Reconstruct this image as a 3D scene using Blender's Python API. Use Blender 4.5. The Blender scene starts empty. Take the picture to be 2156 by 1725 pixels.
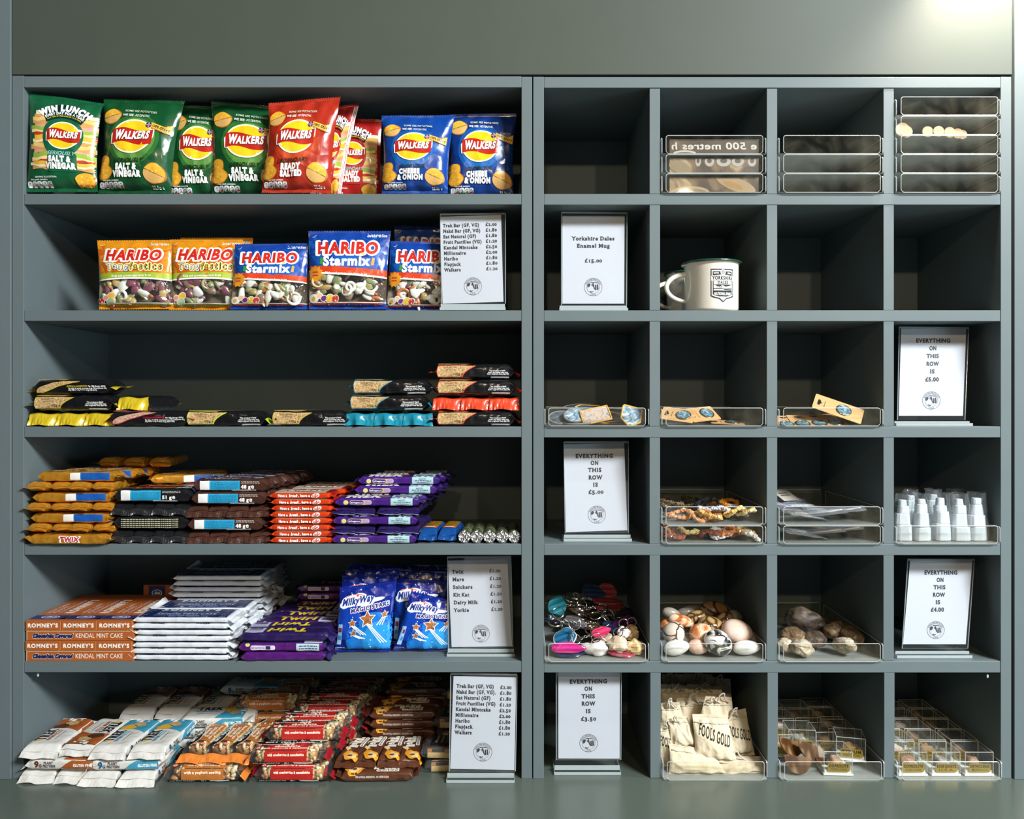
import bpy, math, random
from mathutils import Vector, Matrix, noise

# Units: one unit u = 0.84 mm, the size of one photograph pixel at the front plane of the shelving.
S, CX, CZ, DIST, EYE = 0.00084, 1090.0, 842.0, 1717.0, 1.57
PI = math.pi
sc = bpy.context.scene
col = sc.collection


def W(x, y, z):
    """front-plane unit coordinates (x right, y into the shelf, z down) -> metres"""
    return Vector(((x - CX) * S, y * S, EYE + (CZ - z) * S))


# ------------------------------------------------------------------ camera
cam = bpy.data.objects.new('camera', bpy.data.cameras.new('camera'))
col.objects.link(cam)
cam.location = W(CX, -DIST, CZ)
cam.rotation_euler = (PI / 2, 0, 0)
cam.data.sensor_width = 36.0
cam.data.lens = 36.0 * DIST / 2156.0
cam.data.shift_x = (1078.0 - CX) / 2156.0
cam.data.shift_y = -(862.5 - CZ) / 2156.0
cam.data.clip_start = 0.05
sc.camera = cam

# ------------------------------------------------------------------ world, lights, exposure
sc.view_settings.view_transform = 'Standard'
sc.view_settings.look = 'None'
sc.view_settings.gamma = 1.0
sc.view_settings.use_curve_mapping = False
sc.view_settings.exposure = -0.55
sc.cycles.transparent_max_bounces = 40
world = bpy.data.worlds.new('shop_world')
sc.world = world
world.use_nodes = True
world.node_tree.nodes['Background'].inputs[0].default_value = (0.62, 0.61, 0.54, 1)
world.node_tree.nodes['Background'].inputs[1].default_value = 0.06


def aim(o, target):
    o.rotation_euler = (Vector(target) - o.location).to_track_quat('-Z', 'Y').to_euler()


def area_light(name, loc, target, sx, sy, power, color):
    d = bpy.data.lights.new(name, 'AREA')
    d.shape = 'RECTANGLE'
    d.size, d.size_y, d.energy, d.color = sx, sy, power, color
    o = bpy.data.objects.new(name, d)
    col.objects.link(o)
    o.location = loc
    aim(o, target)
    return o


def spot_light(name, loc, target, power, color, angle=70, blend=0.6, radius=0.03):
    d = bpy.data.lights.new(name, 'SPOT')
    d.energy, d.color = power, color
    d.spot_size, d.spot_blend, d.shadow_soft_size = math.radians(angle), blend, radius
    o = bpy.data.objects.new(name, d)
    col.objects.link(o)
    o.location = loc
    aim(o, target)
    return o


# daylight from the shop's windows (to the right, in front of the shelves), the track spots and an added front fill
area_light('window_daylight', (2.9, -1.6, 1.2), (-0.2, 0.0, 0.95), 0.9, 1.5, 42, (0.62, 0.84, 1.0))
area_light('skylight', (3.0, -3.2, 4.05), (0.85, -0.1, 0.75), 1.5, 0.6, 850, (0.90, 0.96, 1.0))
area_light('front_fill', (0.4, -4.5, 1.3), (0.0, 0.1, 1.2), 1.6, 2.0, 6, (0.90, 0.95, 1.0))  # added frontal fill with no source of its own in the shop
WARM = (1.0, 0.78, 0.50)
for i, (lx, pw) in enumerate(((966, 46), (2095, 60), (-200, 12))):
    spot_light('ceiling_spot', W(lx, -3200, -372), W(lx * 0.75 + 250, 100, 700), pw, WARM, 62, 0.7, 0.035)
spot_light('wall_washer_downlight', W(2085, -110, -190), W(2085, -10, 300), 60.0, (1.0, 0.86, 0.72), 100, 0.9, 0.03)

# ------------------------------------------------------------------ materials


def lin(c):
    c = c / 255.0
    return c / 12.92 if c <= 0.04045 else ((c + 0.055) / 1.055) ** 2.4


MATS = {}


def mat(name, rgb, rough=0.5, metal=0.0, coat=0.0, spec=0.5, var=0.06, vscale=90.0, bump=0.0, bscale=250.0, bdist=0.0006, alpha=None, sss=0.0, crease=False):
    """a Principled material with procedural colour variation and, if asked, procedural bump"""
    if name in MATS:
        return MATS[name]
    m = bpy.data.materials.new(name)
    m.use_nodes = True
    nt = m.node_tree
    b = nt.nodes['Principled BSDF']
    base = [lin(x) for x in rgb] + [1]
    b.inputs['Base Color'].default_value = base
    b.inputs['Roughness'].default_value = rough
    b.inputs['Metallic'].default_value = metal
    b.inputs['Coat Weight'].default_value = coat
    b.inputs['Coat Roughness'].default_value = 0.12
    b.inputs['Specular IOR Level'].default_value = spec
    if sss:
        b.inputs['Subsurface Weight'].default_value = sss
        b.inputs['Subsurface Radius'].default_value = (0.01, 0.01, 0.01)
        b.inputs['Subsurface Scale'].default_value = 1.0
    tc = nt.nodes.new('ShaderNodeTexCoord')
    if var:
        n = nt.nodes.new('ShaderNodeTexNoise')
        n.inputs['Scale'].default_value = vscale
        n.inputs['Detail'].default_value = 4
        nt.links.new(tc.outputs['Object'], n.inputs['Vector'])
        r = nt.nodes.new('ShaderNodeMapRange')
        r.inputs['From Min'].default_value, r.inputs['From Max'].default_value = 0.25, 0.75
        r.inputs['To Min'].default_value, r.inputs['To Max'].default_value = 1 - var, 1 + var
        nt.links.new(n.outputs['Fac'], r.inputs['Value'])
        mx = nt.nodes.new('ShaderNodeVectorMath')
        mx.operation = 'SCALE'
        mx.inputs[0].default_value = base[:3]
        nt.links.new(r.outputs[0], mx.inputs['Scale'])
        nt.links.new(mx.outputs[0], b.inputs['Base Color'])
    if bump:
        if crease:
            n2 = nt.nodes.new('ShaderNodeTexVoronoi')
            n2.feature = 'F1'
            n2.distance = 'EUCLIDEAN'
            dn = nt.nodes.new('ShaderNodeTexNoise')
            dn.inputs['Scale'].default_value = bscale * 0.7
            nt.links.new(tc.outputs['Object'], dn.inputs['Vector'])
            ad = nt.nodes.new('ShaderNodeVectorMath')
            ad.operation = 'MULTIPLY_ADD'
            ad.inputs[1].default_value = (0.012,) * 3
            nt.links.new(dn.outputs['Color'], ad.inputs[0])
            nt.links.new(tc.outputs['Object'], ad.inputs[2])
            nt.links.new(ad.outputs[0], n2.inputs['Vector'])
            hout = n2.outputs['Distance']
        else:
            n2 = nt.nodes.new('ShaderNodeTexNoise')
            n2.inputs['Detail'].default_value = 3
            nt.links.new(tc.outputs['Object'], n2.inputs['Vector'])
            hout = n2.outputs['Fac']
        n2.inputs['Scale'].default_value = bscale
        bp = nt.nodes.new('ShaderNodeBump')
        bp.inputs['Strength'].default_value = bump
        bp.inputs['Distance'].default_value = bdist
        nt.links.new(hout, bp.inputs['Height'])
        nt.links.new(bp.outputs[0], b.inputs['Normal'])
    if alpha is not None:
        b.inputs['Alpha'].default_value = alpha
    MATS[name] = m
    return m


def ramp_mat(name, stops, scale=40.0, rough=0.3, kind='NOISE', distort=1.0, detail=5.0, bump=0.0, coat=0.0, bdist=0.001, metal=0.0):
    """a Principled material whose colour is a procedural texture through a colour ramp"""
    if name in MATS:
        return MATS[name]
    m = bpy.data.materials.new(name)
    m.use_nodes = True
    nt = m.node_tree
    b = nt.nodes['Principled BSDF']
    b.inputs['Roughness'].default_value = rough
    b.inputs['Coat Weight'].default_value = coat
    b.inputs['Metallic'].default_value = metal
    tc = nt.nodes.new('ShaderNodeTexCoord')
    if kind == 'NOISE':
        t = nt.nodes.new('ShaderNodeTexNoise')
        t.inputs['Detail'].default_value = detail
        t.inputs['Distortion'].default_value = distort
        o = t.outputs['Fac']
    elif kind == 'WAVE':
        t = nt.nodes.new('ShaderNodeTexWave')
        t.wave_type = 'RINGS'
        t.inputs['Distortion'].default_value = distort
        o = t.outputs['Fac']
    else:
        t = nt.nodes.new('ShaderNodeTexVoronoi')
        t.feature = 'DISTANCE_TO_EDGE' if kind == 'VEINS' else 'F1'
        o = t.outputs['Distance']
    t.inputs['Scale'].default_value = scale
    src = tc.outputs['Object']
    if kind == 'VEINS':
        dn = nt.nodes.new('ShaderNodeTexNoise')
        dn.inputs['Scale'].default_value = scale
        nt.links.new(src, dn.inputs['Vector'])
        ad = nt.nodes.new('ShaderNodeVectorMath')
        ad.operation = 'MULTIPLY_ADD'
        ad.inputs[1].default_value = (0.5 / scale,) * 3
        nt.links.new(dn.outputs['Color'], ad.inputs[0])
        nt.links.new(src, ad.inputs[2])
        src = ad.outputs[0]
    nt.links.new(src, t.inputs['Vector'])
    r = nt.nodes.new('ShaderNodeValToRGB')
    r.color_ramp.elements[0].position, r.color_ramp.elements[0].color = stops[0][0], [lin(x) for x in stops[0][1]] + [1]
    r.color_ramp.elements[1].position, r.color_ramp.elements[1].color = stops[-1][0], [lin(x) for x in stops[-1][1]] + [1]
    for p, c in stops[1:-1]:
        e = r.color_ramp.elements.new(p)
        e.color = [lin(x) for x in c] + [1]
    nt.links.new(o, r.inputs['Fac'])
    nt.links.new(r.outputs['Color'], b.inputs['Base Color'])
    if bump:
        bp = nt.nodes.new('ShaderNodeBump')
        bp.inputs['Strength'].default_value, bp.inputs['Distance'].default_value = bump, bdist
        nt.links.new(o, bp.inputs['Height'])
        nt.links.new(bp.outputs[0], b.inputs['Normal'])
    MATS[name] = m
    return m


def clear_mat(name, tint=(245, 248, 248), haze=0.04, hazecol=(200, 205, 205), rough=0.04, gloss=1.0, bump=0.0, bscale=180.0, bdist=0.0008, dust=0.0):
    """thin clear plastic: transparent, Fresnel gloss, a little haze"""
    if name in MATS:
        return MATS[name]
    m = bpy.data.materials.new(name)
    m.use_nodes = True
    nt = m.node_tree
    for n in list(nt.nodes):
        nt.nodes.remove(n)
    out = nt.nodes.new('ShaderNodeOutputMaterial')
    tr = nt.nodes.new('ShaderNodeBsdfTransparent')
    tr.inputs[0].default_value = [lin(x) for x in tint] + [1]
    df = nt.nodes.new('ShaderNodeBsdfDiffuse')
    df.inputs[0].default_value = [lin(x) for x in hazecol] + [1]
    gl = nt.nodes.new('ShaderNodeBsdfGlossy')
    gl.inputs['Roughness'].default_value = rough
    # Schlick reflectance, the same from both sides of the sheet
    fr = nt.nodes.new('ShaderNodeLayerWeight')
    fr.inputs['Blend'].default_value = 0.5
    pw, ma = nt.nodes.new('ShaderNodeMath'), nt.nodes.new('ShaderNodeMath')
    pw.operation, ma.operation = 'POWER', 'MULTIPLY_ADD'
    pw.inputs[1].default_value = 5.0
    ma.inputs[1].default_value, ma.inputs[2].default_value = 0.9 * gloss, 0.04 * gloss
    nt.links.new(fr.outputs['Facing'], pw.inputs[0])
    nt.links.new(pw.outputs[0], ma.inputs[0])
    m1, m2 = nt.nodes.new('ShaderNodeMixShader'), nt.nodes.new('ShaderNodeMixShader')
    m1.inputs[0].default_value = haze
    nt.links.new(tr.outputs[0], m1.inputs[1])
    nt.links.new(df.outputs[0], m1.inputs[2])
    nt.links.new(ma.outputs[0], m2.inputs[0])
    nt.links.new(m1.outputs[0], m2.inputs[1])
    nt.links.new(gl.outputs[0], m2.inputs[2])
    nt.links.new(m2.outputs[0], out.inputs[0])
    tc = nt.nodes.new('ShaderNodeTexCoord')
    if dust:
        n = nt.nodes.new('ShaderNodeTexNoise')
        n.inputs['Scale'].default_value = 28
        n.inputs['Detail'].default_value = 8
        n.inputs['Distortion'].default_value = 0.6
        nt.links.new(tc.outputs['Object'], n.inputs['Vector'])
        r = nt.nodes.new('ShaderNodeMapRange')
        r.inputs['From Min'].default_value, r.inputs['From Max'].default_value = 0.42, 0.75
        r.inputs['To Min'].default_value, r.inputs['To Max'].default_value = haze, haze + dust
        nt.links.new(n.outputs['Fac'], r.inputs['Value'])
        nt.links.new(r.outputs[0], m1.inputs[0])
    if bump:
        n = nt.nodes.new('ShaderNodeTexNoise')
        n.inputs['Scale'].default_value = bscale
        n.inputs['Detail'].default_value = 2
        n.inputs['Distortion'].default_value = 0.8
        nt.links.new(tc.outputs['Object'], n.inputs['Vector'])
        bp = nt.nodes.new('ShaderNodeBump')
        bp.inputs['Strength'].default_value, bp.inputs['Distance'].default_value = bump, bdist
        nt.links.new(n.outputs['Fac'], bp.inputs['Height'])
        for x in (gl, fr):
            nt.links.new(bp.outputs[0], x.inputs['Normal'])
    MATS[name] = m
    return m


def paint(name, rgb):
    return mat(name, rgb, rough=0.5, spec=0.25, var=0.03, vscale=14, bump=0.06, bscale=900, bdist=0.0002)


def film(rgb, rough=0.26, bump=0.5, metal=0.0, tag=''):
    """printed wrapper film in one ink colour"""
    return mat('film_%02x%02x%02x%s' % (rgb[0], rgb[1], rgb[2], tag), rgb, rough=rough, metal=metal, coat=0.25, var=0.05, vscale=60, bump=bump, bscale=46, bdist=0.0035, crease=True)


def ink(rgb, rough=0.4):
    return mat('ink_%02x%02x%02x' % tuple(rgb), rgb, rough=rough, var=0.03)


def board(rgb):
    return mat('board_%02x%02x%02x' % tuple(rgb), rgb, rough=0.5, var=0.04, bump=0.05, bscale=700)


# ------------------------------------------------------------------ mesh building


class MB:
    """collects faces in units u (x right, y away, z up) and links them as one mesh object"""

    def __init__(self):
        self.v, self.f, self.m, self.mats = [], [], [], []

    def mi(self, material):
        if material not in self.mats:
            self.mats.append(material)
        return self.mats.index(material)

    def add(self, verts, faces, material):
        n, k = len(self.v), self.mi(material)
        self.v.extend([tuple(p) for p in verts])
        for f in faces:
            self.f.append([i + n for i in f])
            self.m.append(k)
        return self

    def box(self, x0, x1, y0, y1, z0, z1, material, M=None, taper=0.0):
        v = [Vector(p) for p in ((x0, y0, z0), (x1, y0, z0), (x1, y1, z0), (x0, y1, z0), (x0 + taper, y0 + taper, z1), (x1 - taper, y0 + taper, z1), (x1 - taper, y1 - taper, z1), (x0 + taper, y1 - taper, z1))]
        if M is not None:
            v = [M @ p for p in v]
        return self.add(v, [(3, 2, 1, 0), (4, 5, 6, 7), (0, 1, 5, 4), (1, 2, 6, 5), (2, 3, 7, 6), (3, 0, 4, 7)], material)

    def prism(self, pts, y0, y1, material, M=None, edge=None):
        """outline in the x-z plane between depths y0 and y1"""
        n = len(pts)
        v = [Vector((x, y0, z)) for x, z in pts] + [Vector((x, y1, z)) for x, z in pts]
        if M is not None:
            v = [M @ p for p in v]
        self.add(v, [list(range(n)), list(range(2 * n - 1, n - 1, -1))], material)
        k = len(self.v) - 2 * n
        e = self.mi(edge or material)
        for i in range(n):
            j = (i + 1) % n
            self.f.append([k + i, k + n + i, k + n + j, k + j])
            self.m.append(e)
        return self

    def grid(self, fn, nu, nv, material, matfn=None, close_u=False):
        base = len(self.v)
        for j in range(nv + 1):
            for i in range(nu if close_u else nu + 1):
                self.v.append(tuple(fn(i / nu, j / nv)))
        w = nu if close_u else nu + 1
        k0 = self.mi(material)
        for j in range(nv):
            for i in range(nu):
                a, b = base + j * w + i, base + j * w + (i + 1) % w
                self.f.append([a, b, b + w, a + w])
                self.m.append(k0 if matfn is None else self.mi(matfn((i + 0.5) / nu, (j + 0.5) / nv)))
        return self

    def lathe(self, prof, material, seg=32, M=None, close=True):
        """profile of (radius, z)"""
        n = len(prof)
        v = []
        for i in range(seg):
            a = 2 * PI * i / seg
            for r, z in prof:
                p = Vector((r * math.cos(a), r * math.sin(a), z))
                v.append(M @ p if M is not None else p)
        f = [(i * n + j, ((i + 1) % seg) * n + j, ((i + 1) % seg) * n + j + 1, i * n + j + 1) for i in range(seg) for j in range(n - 1)]
        return self.add(v, f, material)

    def tube(self, pts, r, material, seg=8, closed=False, cap=True):
        pts = [Vector(p) for p in pts]
        n = len(pts)
        v, ref = [], None
        for i, p in enumerate(pts):
            a = pts[(i - 1) % n] if closed or i else pts[0]
            b = pts[(i + 1) % n] if closed or i < n - 1 else pts[-1]
            t = (b - a).normalized() if (b - a).length > 1e-9 else Vector((1, 0, 0))
            if ref is None:
                ref = t.orthogonal().normalized()
            ref = (ref - t * ref.dot(t))
            ref = ref.normalized() if ref.length > 1e-6 else t.orthogonal().normalized()
            bi = t.cross(ref)
            rr = r(i / max(1, n - 1)) if callable(r) else r
            for k in range(seg):
                an = 2 * PI * k / seg
                v.append(p + ref * (rr * math.cos(an)) + bi * (rr * math.sin(an)))
        f = []
        for i in range(n if closed else n - 1):
            for k in range(seg):
                j = (i + 1) % n
                f.append((i * seg + k, i * seg + (k + 1) % seg, j * seg + (k + 1) % seg, j * seg + k))
        if cap and not closed:
            f += [tuple(range(seg - 1, -1, -1)), tuple(range((n - 1) * seg, n * seg))]
        return self.add(v, f, material)

    def blob(self, c, r, material, nu=14, nv=9, M=None, rough=0.0, seed=0.0, freq=1.5, egg=0.0):
        rx, ry, rz = r
        v = []
        for j in range(nv + 1):
            th = PI * j / nv
            for i in range(nu):
                a = 2 * PI * i / nu
                d = Vector((math.sin(th) * math.cos(a), math.sin(th) * math.sin(a), math.cos(th)))
                k = 1.0 + (rough * noise.noise(d * freq + Vector((seed, seed * 1.7, -seed))) if rough else 0)
                e = 1 - egg * d.x
                p = Vector((d.x * rx * k, d.y * ry * k * e, d.z * rz * k * e))
                if M is not None:
                    p = M @ p
                v.append(p + Vector(c))
        f = []
        for j in range(nv):
            for i in range(nu):
                a, b = j * nu + i, j * nu + (i + 1) % nu
                f.append((a + nu, b + nu, b, a))
        return self.add(v, f, material)

    def build(self, name, parent=None, smooth=True, loc=None, rot=None, angle=None, bevel=0.0):
        me = bpy.data.meshes.new(name)
        me.from_pydata([(x * S, y * S, z * S) for x, y, z in self.v], [], self.f)
        for m in self.mats:
            me.materials.append(m)
        me.polygons.foreach_set('material_index', self.m)
        if smooth:
            me.polygons.foreach_set('use_smooth', [True] * len(me.polygons))
        me.update()
        if smooth and angle:
            try:
                me.set_sharp_from_angle(angle=math.radians(angle))
            except Exception:
                pass
        o = bpy.data.objects.new(name, me)
        col.objects.link(o)
        if parent is not None:
            o.parent = parent
        if loc is not None:
            o.location = loc
        if rot is not None:
            o.rotation_euler = rot
        if bevel:
            b = o.modifiers.new('bevel', 'BEVEL')
            b.width, b.segments, b.limit_method = bevel * S, 2, 'ANGLE'
        return o


def tag(o, label=None, cat=None, group=None, kind=None):
    for k, v in (('label', label), ('category', cat), ('group', group), ('kind', kind)):
        if v:
            o[k] = v
    return o


def thing(name, label, cat, loc, group=None, rot=(0, 0, 0)):
    o = bpy.data.objects.new(name, None)
    o.empty_display_size = 0.02
    col.objects.link(o)
    o.location = W(loc[0], loc[1], loc[2] - 0.3)
    o.rotation_euler = rot
    return tag(o, label, cat, group)


def copy_tree(o, parent=None):
    c = o.copy()
    col.objects.link(c)
    if parent is not None:
        c.parent = parent
    for ch in list(KIDS(o)):
        copy_tree(ch, c)
    return c


def KIDS(o):
    return [x for x in o.children]


def un(u, v, y):
    """front-plane coordinates of the point the photograph shows at (u, v) when it is y units deep"""
    k = (DIST + y) / DIST
    return CX + (u - CX) * k, CZ + (v - CZ) * k


ORD = ['bottom', 'second', 'third', 'fourth', 'fifth', 'sixth', 'seventh', 'eighth', 'ninth', 'tenth', 'eleventh', 'twelfth']

# ------------------------------------------------------------------ lettering
CHARS = "ABCDEFGHIJKLMNOPQRSTUVWXYZabcdefghijklmnopqrstuvwxyz0123456789&£.,()%!'-:+"
GLYPH = {}


def load_glyphs():
    tmp, cells = [], []
    def mk(body, off):
        cu = bpy.data.curves.new('glyph', 'FONT')
        cu.body, cu.size, cu.resolution_u, cu.offset = body, 1.0, 3, off
        o = bpy.data.objects.new('glyph', cu)
        col.objects.link(o)
        tmp.append(o)
        return o
    hh = mk('HH', 0)
    for w, off in ((0, 0.0), (1, 0.022), (2, 0.05), (3, 0.085)):
        for c in CHARS:
            cells.append((w, c, mk(c, off), mk('H' + c + 'H', 0) if w == 0 else None))
    bpy.context.view_layer.update()
    dg = bpy.context.evaluated_depsgraph_get()
    wide = lambda o: max(p[0] for p in o.bound_box) - min(p[0] for p in o.bound_box)
    w0 = wide(hh.evaluated_get(dg))
    for w, c, o, ho in cells:
        me = bpy.data.meshes.new_from_object(o.evaluated_get(dg))
        vs = [(p.co.x, p.co.y) for p in me.vertices]
        fs = [tuple(p.vertices) for p in me.polygons]
        adv = wide(ho.evaluated_get(dg)) - w0 if ho else GLYPH[(0, c)][2]
        GLYPH[(w, c)] = (vs, fs, adv)
        bpy.data.meshes.remove(me)
    for o in tmp:
        d = o.data
        bpy.data.objects.remove(o)
        bpy.data.curves.remove(d)
    # the cap height of the built-in font
    return max(y for x, y in GLYPH[(0, 'H')][0])


CAP = load_glyphs()
SERIF_B = {'T': '5', 'E': '1', 'F': '1', 'B': '1', 'R': '19', 'P': '1', 'N': '1', 'M': '09', 'H': '19', 'K': '19', 'I': '5', 'Y': '5', 'D': '1', 'k': '09', 'r': '1', 'i': '5', 'l': '5', 'n': '19', 'm': '059', 'a': '9', 'h': '19', 'f': '3', 'u': '9', 'x': '09', 'L': '1', 'd': '9', '1': '5'}
SERIF_T = {'E': '1', 'F': '1', 'B': '1', 'R': '1', 'P': '1', 'N': '09', 'M': '09', 'H': '19', 'K': '19', 'I': '5', 'Y': '09', 'D': '1', 'V': '09', 'W': '059', 'k': '0', 'l': '2', 'h': '0', 'b': '0', 'd': '8', 'L': '1', 'T': '09'}
SERIF_X = {'r': '0', 'n': '0', 'm': '0', 'i': '3', 'u': '08', 'p': '0', 'w': '059', 'v': '09', 'x': '09', 'y': '09', 'j': '3'}


class Art:
    """flat printed shapes: (points, faces, material, layer) in the face's own units"""

    def __init__(self):
        self.items, self.l = [], 0

    def up(self):
        self.l += 1
        return self

    def poly(self, pts, m):
        self.items.append(([tuple(p) for p in pts], [tuple(range(len(pts)))], m, self.l))
        return self

    def rect(self, x0, y0, x1, y1, m, r=0.0):
        if r <= 0:
            return self.poly([(x0, y0), (x1, y0), (x1, y1), (x0, y1)], m)
        pts = []
        for cx, cy, a0 in ((x1 - r, y0 + r, -90), (x1 - r, y1 - r, 0), (x0 + r, y1 - r, 90), (x0 + r, y0 + r, 180)):
            for k in range(5):
                a = math.radians(a0 + 22.5 * k)
                pts.append((cx + r * math.cos(a), cy + r * math.sin(a)))
        return self.poly(pts, m)

    def ell(self, cx, cy, rx, ry, m, rot=0.0, n=28, wob=0.0, seed=1):
        c, s = math.cos(rot), math.sin(rot)
        pts = []
        for k in range(n):
            a = 2 * PI * k / n
            q = 1 + wob * math.sin(3 * a + seed) + wob * 0.7 * math.sin(5 * a + 2.1 * seed)
            x, y = rx * q * math.cos(a), ry * q * math.sin(a)
            pts.append((cx + x * c - y * s, cy + x * s + y * c))
        return self.poly(pts, m)

    def ring(self, cx, cy, r0, r1, m, n=40):
        v = [(cx + r * math.cos(2 * PI * k / n), cy + r * math.sin(2 * PI * k / n)) for k in range(n) for r in (r0, r1)]
        f = [(2 * k, 2 * k + 1, (2 * k + 3) % (2 * n), (2 * k + 2) % (2 * n)) for k in range(n)]
        self.items.append((v, f, m, self.l))
        return self

    def line(self, pts, w, m):
        """a stroked polyline"""
        v, f = [], []
        for i, p in enumerate(pts):
            a, b = Vector(pts[max(0, i - 1)]), Vector(pts[min(len(pts) - 1, i + 1)])
            d = (b - a).normalized()
            nx, ny = -d.y * w / 2, d.x * w / 2
            v += [(p[0] + nx, p[1] + ny), (p[0] - nx, p[1] - ny)]
        f = [(2 * i, 2 * i + 1, 2 * i + 3, 2 * i + 2) for i in range(len(pts) - 1)]
        self.items.append((v, f, m, self.l))
        return self

    def star(self, cx, cy, r, m, rot=0.0, n=5, inner=0.5):
        pts = []
        for k in range(2 * n):
            a = rot + PI / 2 + PI * k / n
            q = r if k % 2 == 0 else r * inner
            pts.append((cx + q * math.cos(a), cy + q * math.sin(a)))
        # fan so that the concave outline fills correctly
        self.items.append(([(cx, cy)] + pts, [(0, 1 + k, 1 + (k + 1) % (2 * n)) for k in range(2 * n)], m, self.l))
        return self

    def strip(self, a, b, m):
        v = [p for q in zip(a, b) for p in q]
        self.items.append((v, [(2 * i, 2 * i + 2, 2 * i + 3, 2 * i + 1) for i in range(len(a) - 1)], m, self.l))
        return self

    def text(self, s, x, y, h, m, w=1, anchor='l', sx=1.0, slant=0.0, rot=0.0, serif=False, space=0.0, arch=None, grow=0.0, width=None):
        """capital height h; anchor l, c, r; arch=(radius) bends the line; width squeezes it to that width"""
        k = h / CAP
        def advance(c):
            if c == ' ':
                return 0.32
            a = GLYPH[(w, c)][2] + (0.0, 0.03, 0.075, 0.135)[w]
            if serif and c in '012':
                a *= 0.9
            return a + (0.05 if serif else 0)
        tot = sum((advance(c) + space) * k for c in s) - space * k
        if width:
            sx = width / max(tot, 1e-6)
        tot *= sx
        px = {'l': 0, 'c': -tot / 2, 'r': -tot}[anchor]
        vs, fs = [], []
        for c in s:
            if c == ' ':
                px += (advance(c) + space) * k * sx
                continue
            gv, gf, _ = GLYPH[(w, c)]
            kx, ky, dy = k * sx, k, 0.0
            if serif and c in '012':
                ky = k * 0.76
            elif serif and c in '34579':
                dy = -0.2 * h
            n = len(vs)
            loc = [(gx * kx, gy * ky + dy) for gx, gy in gv]
            fsl = [tuple(i for i in q) for q in gf]
            if serif and gv:
                x0, x1 = min(p[0] for p in loc), max(p[0] for p in loc)
                for tab, yy in ((SERIF_B, 0.0), (SERIF_T, h * 0.93), (SERIF_X, h * 0.70)):
                    if c == '1':
                        yy = min(yy, h * 0.7)
                    if c in 'klhbd' and tab is SERIF_T:
                        yy = h * 0.98
                    for d in tab.get(c, ''):
                        q = x0 + (x1 - x0) * (0.04 + 0.92 * int(d) / 9.0 if d != '5' else 0.5)
                        if d == '1':
                            q = x0 + 0.09 * h
                        b = len(loc)
                        hw, hh2 = 0.17 * h * (1 if sx > 0.9 else sx), 0.075 * h
                        loc += [(q - hw, yy), (q + hw, yy), (q + hw, yy + hh2), (q - hw, yy + hh2)]
                        fsl.append((b, b + 1, b + 2, b + 3))
            vs += [(lx + px + slant * ly, ly) for lx, ly in loc]
            fs += [tuple(i + n for i in q) for q in fsl]
            px += (advance(c) + space) * k * sx
        if grow:
            vs = [(a, b * (1 + grow * (a / max(tot, 1e-6)))) for a, b in vs]
        if arch:
            R = arch
            out = []
            for a, b in vs:
                t = a / R
                out.append(((R + b) * math.sin(t), (R + b) * math.cos(t) - R))
            vs = out
        c, q = math.cos(rot), math.sin(rot)
        vs = [(x + a * c - b * q, y + a * q + b * c) for a, b in vs]
        self.items.append((vs, fs, m, self.l))
        return self

    def put(self, mb, fn, off=0.3, step=0.10, maxlen=None, only=None, clip=None):
        """lay the shapes on a surface: fn(x, y, distance above the surface) -> point"""
        for vs, fs, m, l in self.items:
            tri = []
            for f in fs:
                if len(f) == 3:
                    tri.append(f)
                elif len(f) == 4 and not maxlen:
                    tri.append(f)
                elif len(f) == 4:
                    tri += [(f[0], f[1], f[2]), (f[0], f[2], f[3])]
                else:
                    cx = sum(vs[i][0] for i in f) / len(f)
                    cy = sum(vs[i][1] for i in f) / len(f)
                    vs = list(vs) + [(cx, cy)]
                    tri += [(f[i], f[(i + 1) % len(f)], len(vs) - 1) for i in range(len(f))]
            vv = list(vs)
            if maxlen:
                mid, work, done = {}, tri, []
                for _ in range(6):
                    nxt = []
                    for t in work:
                        e = [((vv[t[i]][0] - vv[t[(i + 1) % 3]][0]) ** 2 + (vv[t[i]][1] - vv[t[(i + 1) % 3]][1]) ** 2) for i in range(3)]
                        i = e.index(max(e))
                        if e[i] <= maxlen * maxlen:
                            done.append(t)
                            continue
                        a, b, c = t[i], t[(i + 1) % 3], t[(i + 2) % 3]
                        key = (min(a, b), max(a, b))
                        if key not in mid:
                            mid[key] = len(vv)
                            vv.append(((vv[a][0] + vv[b][0]) / 2, (vv[a][1] + vv[b][1]) / 2))
                        d = mid[key]
                        nxt += [(a, d, c), (d, b, c)]
                    work = nxt
                    if not work:
                        break
                tri = done + work
                for _ in range(2):
                    pass
            if clip:
                keep = [clip(*p) for p in vv]
                tri = [t for t in tri if all(keep[i] for i in t)]
            d = off + step * l
            mb.add([fn(x, y, d) for x, y in vv], tri, m)
# ------------------------------------------------------------------ the setting
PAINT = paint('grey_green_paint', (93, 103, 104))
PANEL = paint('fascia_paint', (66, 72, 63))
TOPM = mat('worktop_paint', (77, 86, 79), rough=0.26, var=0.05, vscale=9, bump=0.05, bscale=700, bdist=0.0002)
CREAM = mat('cream_wall_paint', (214, 196, 172), rough=0.8, var=0.03, bump=0.2, bscale=160)
DEPTH = 357.0


def wbox(mb, x0, x1, y0, y1, z0, z1, m, org):
    """box in front-plane units (z down), relative to an origin"""
    mb.box(x0 - org[0], x1 - org[0], y0 - org[1], y1 - org[1], -(z1 - org[2]), -(z0 - org[2]), m)


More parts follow.
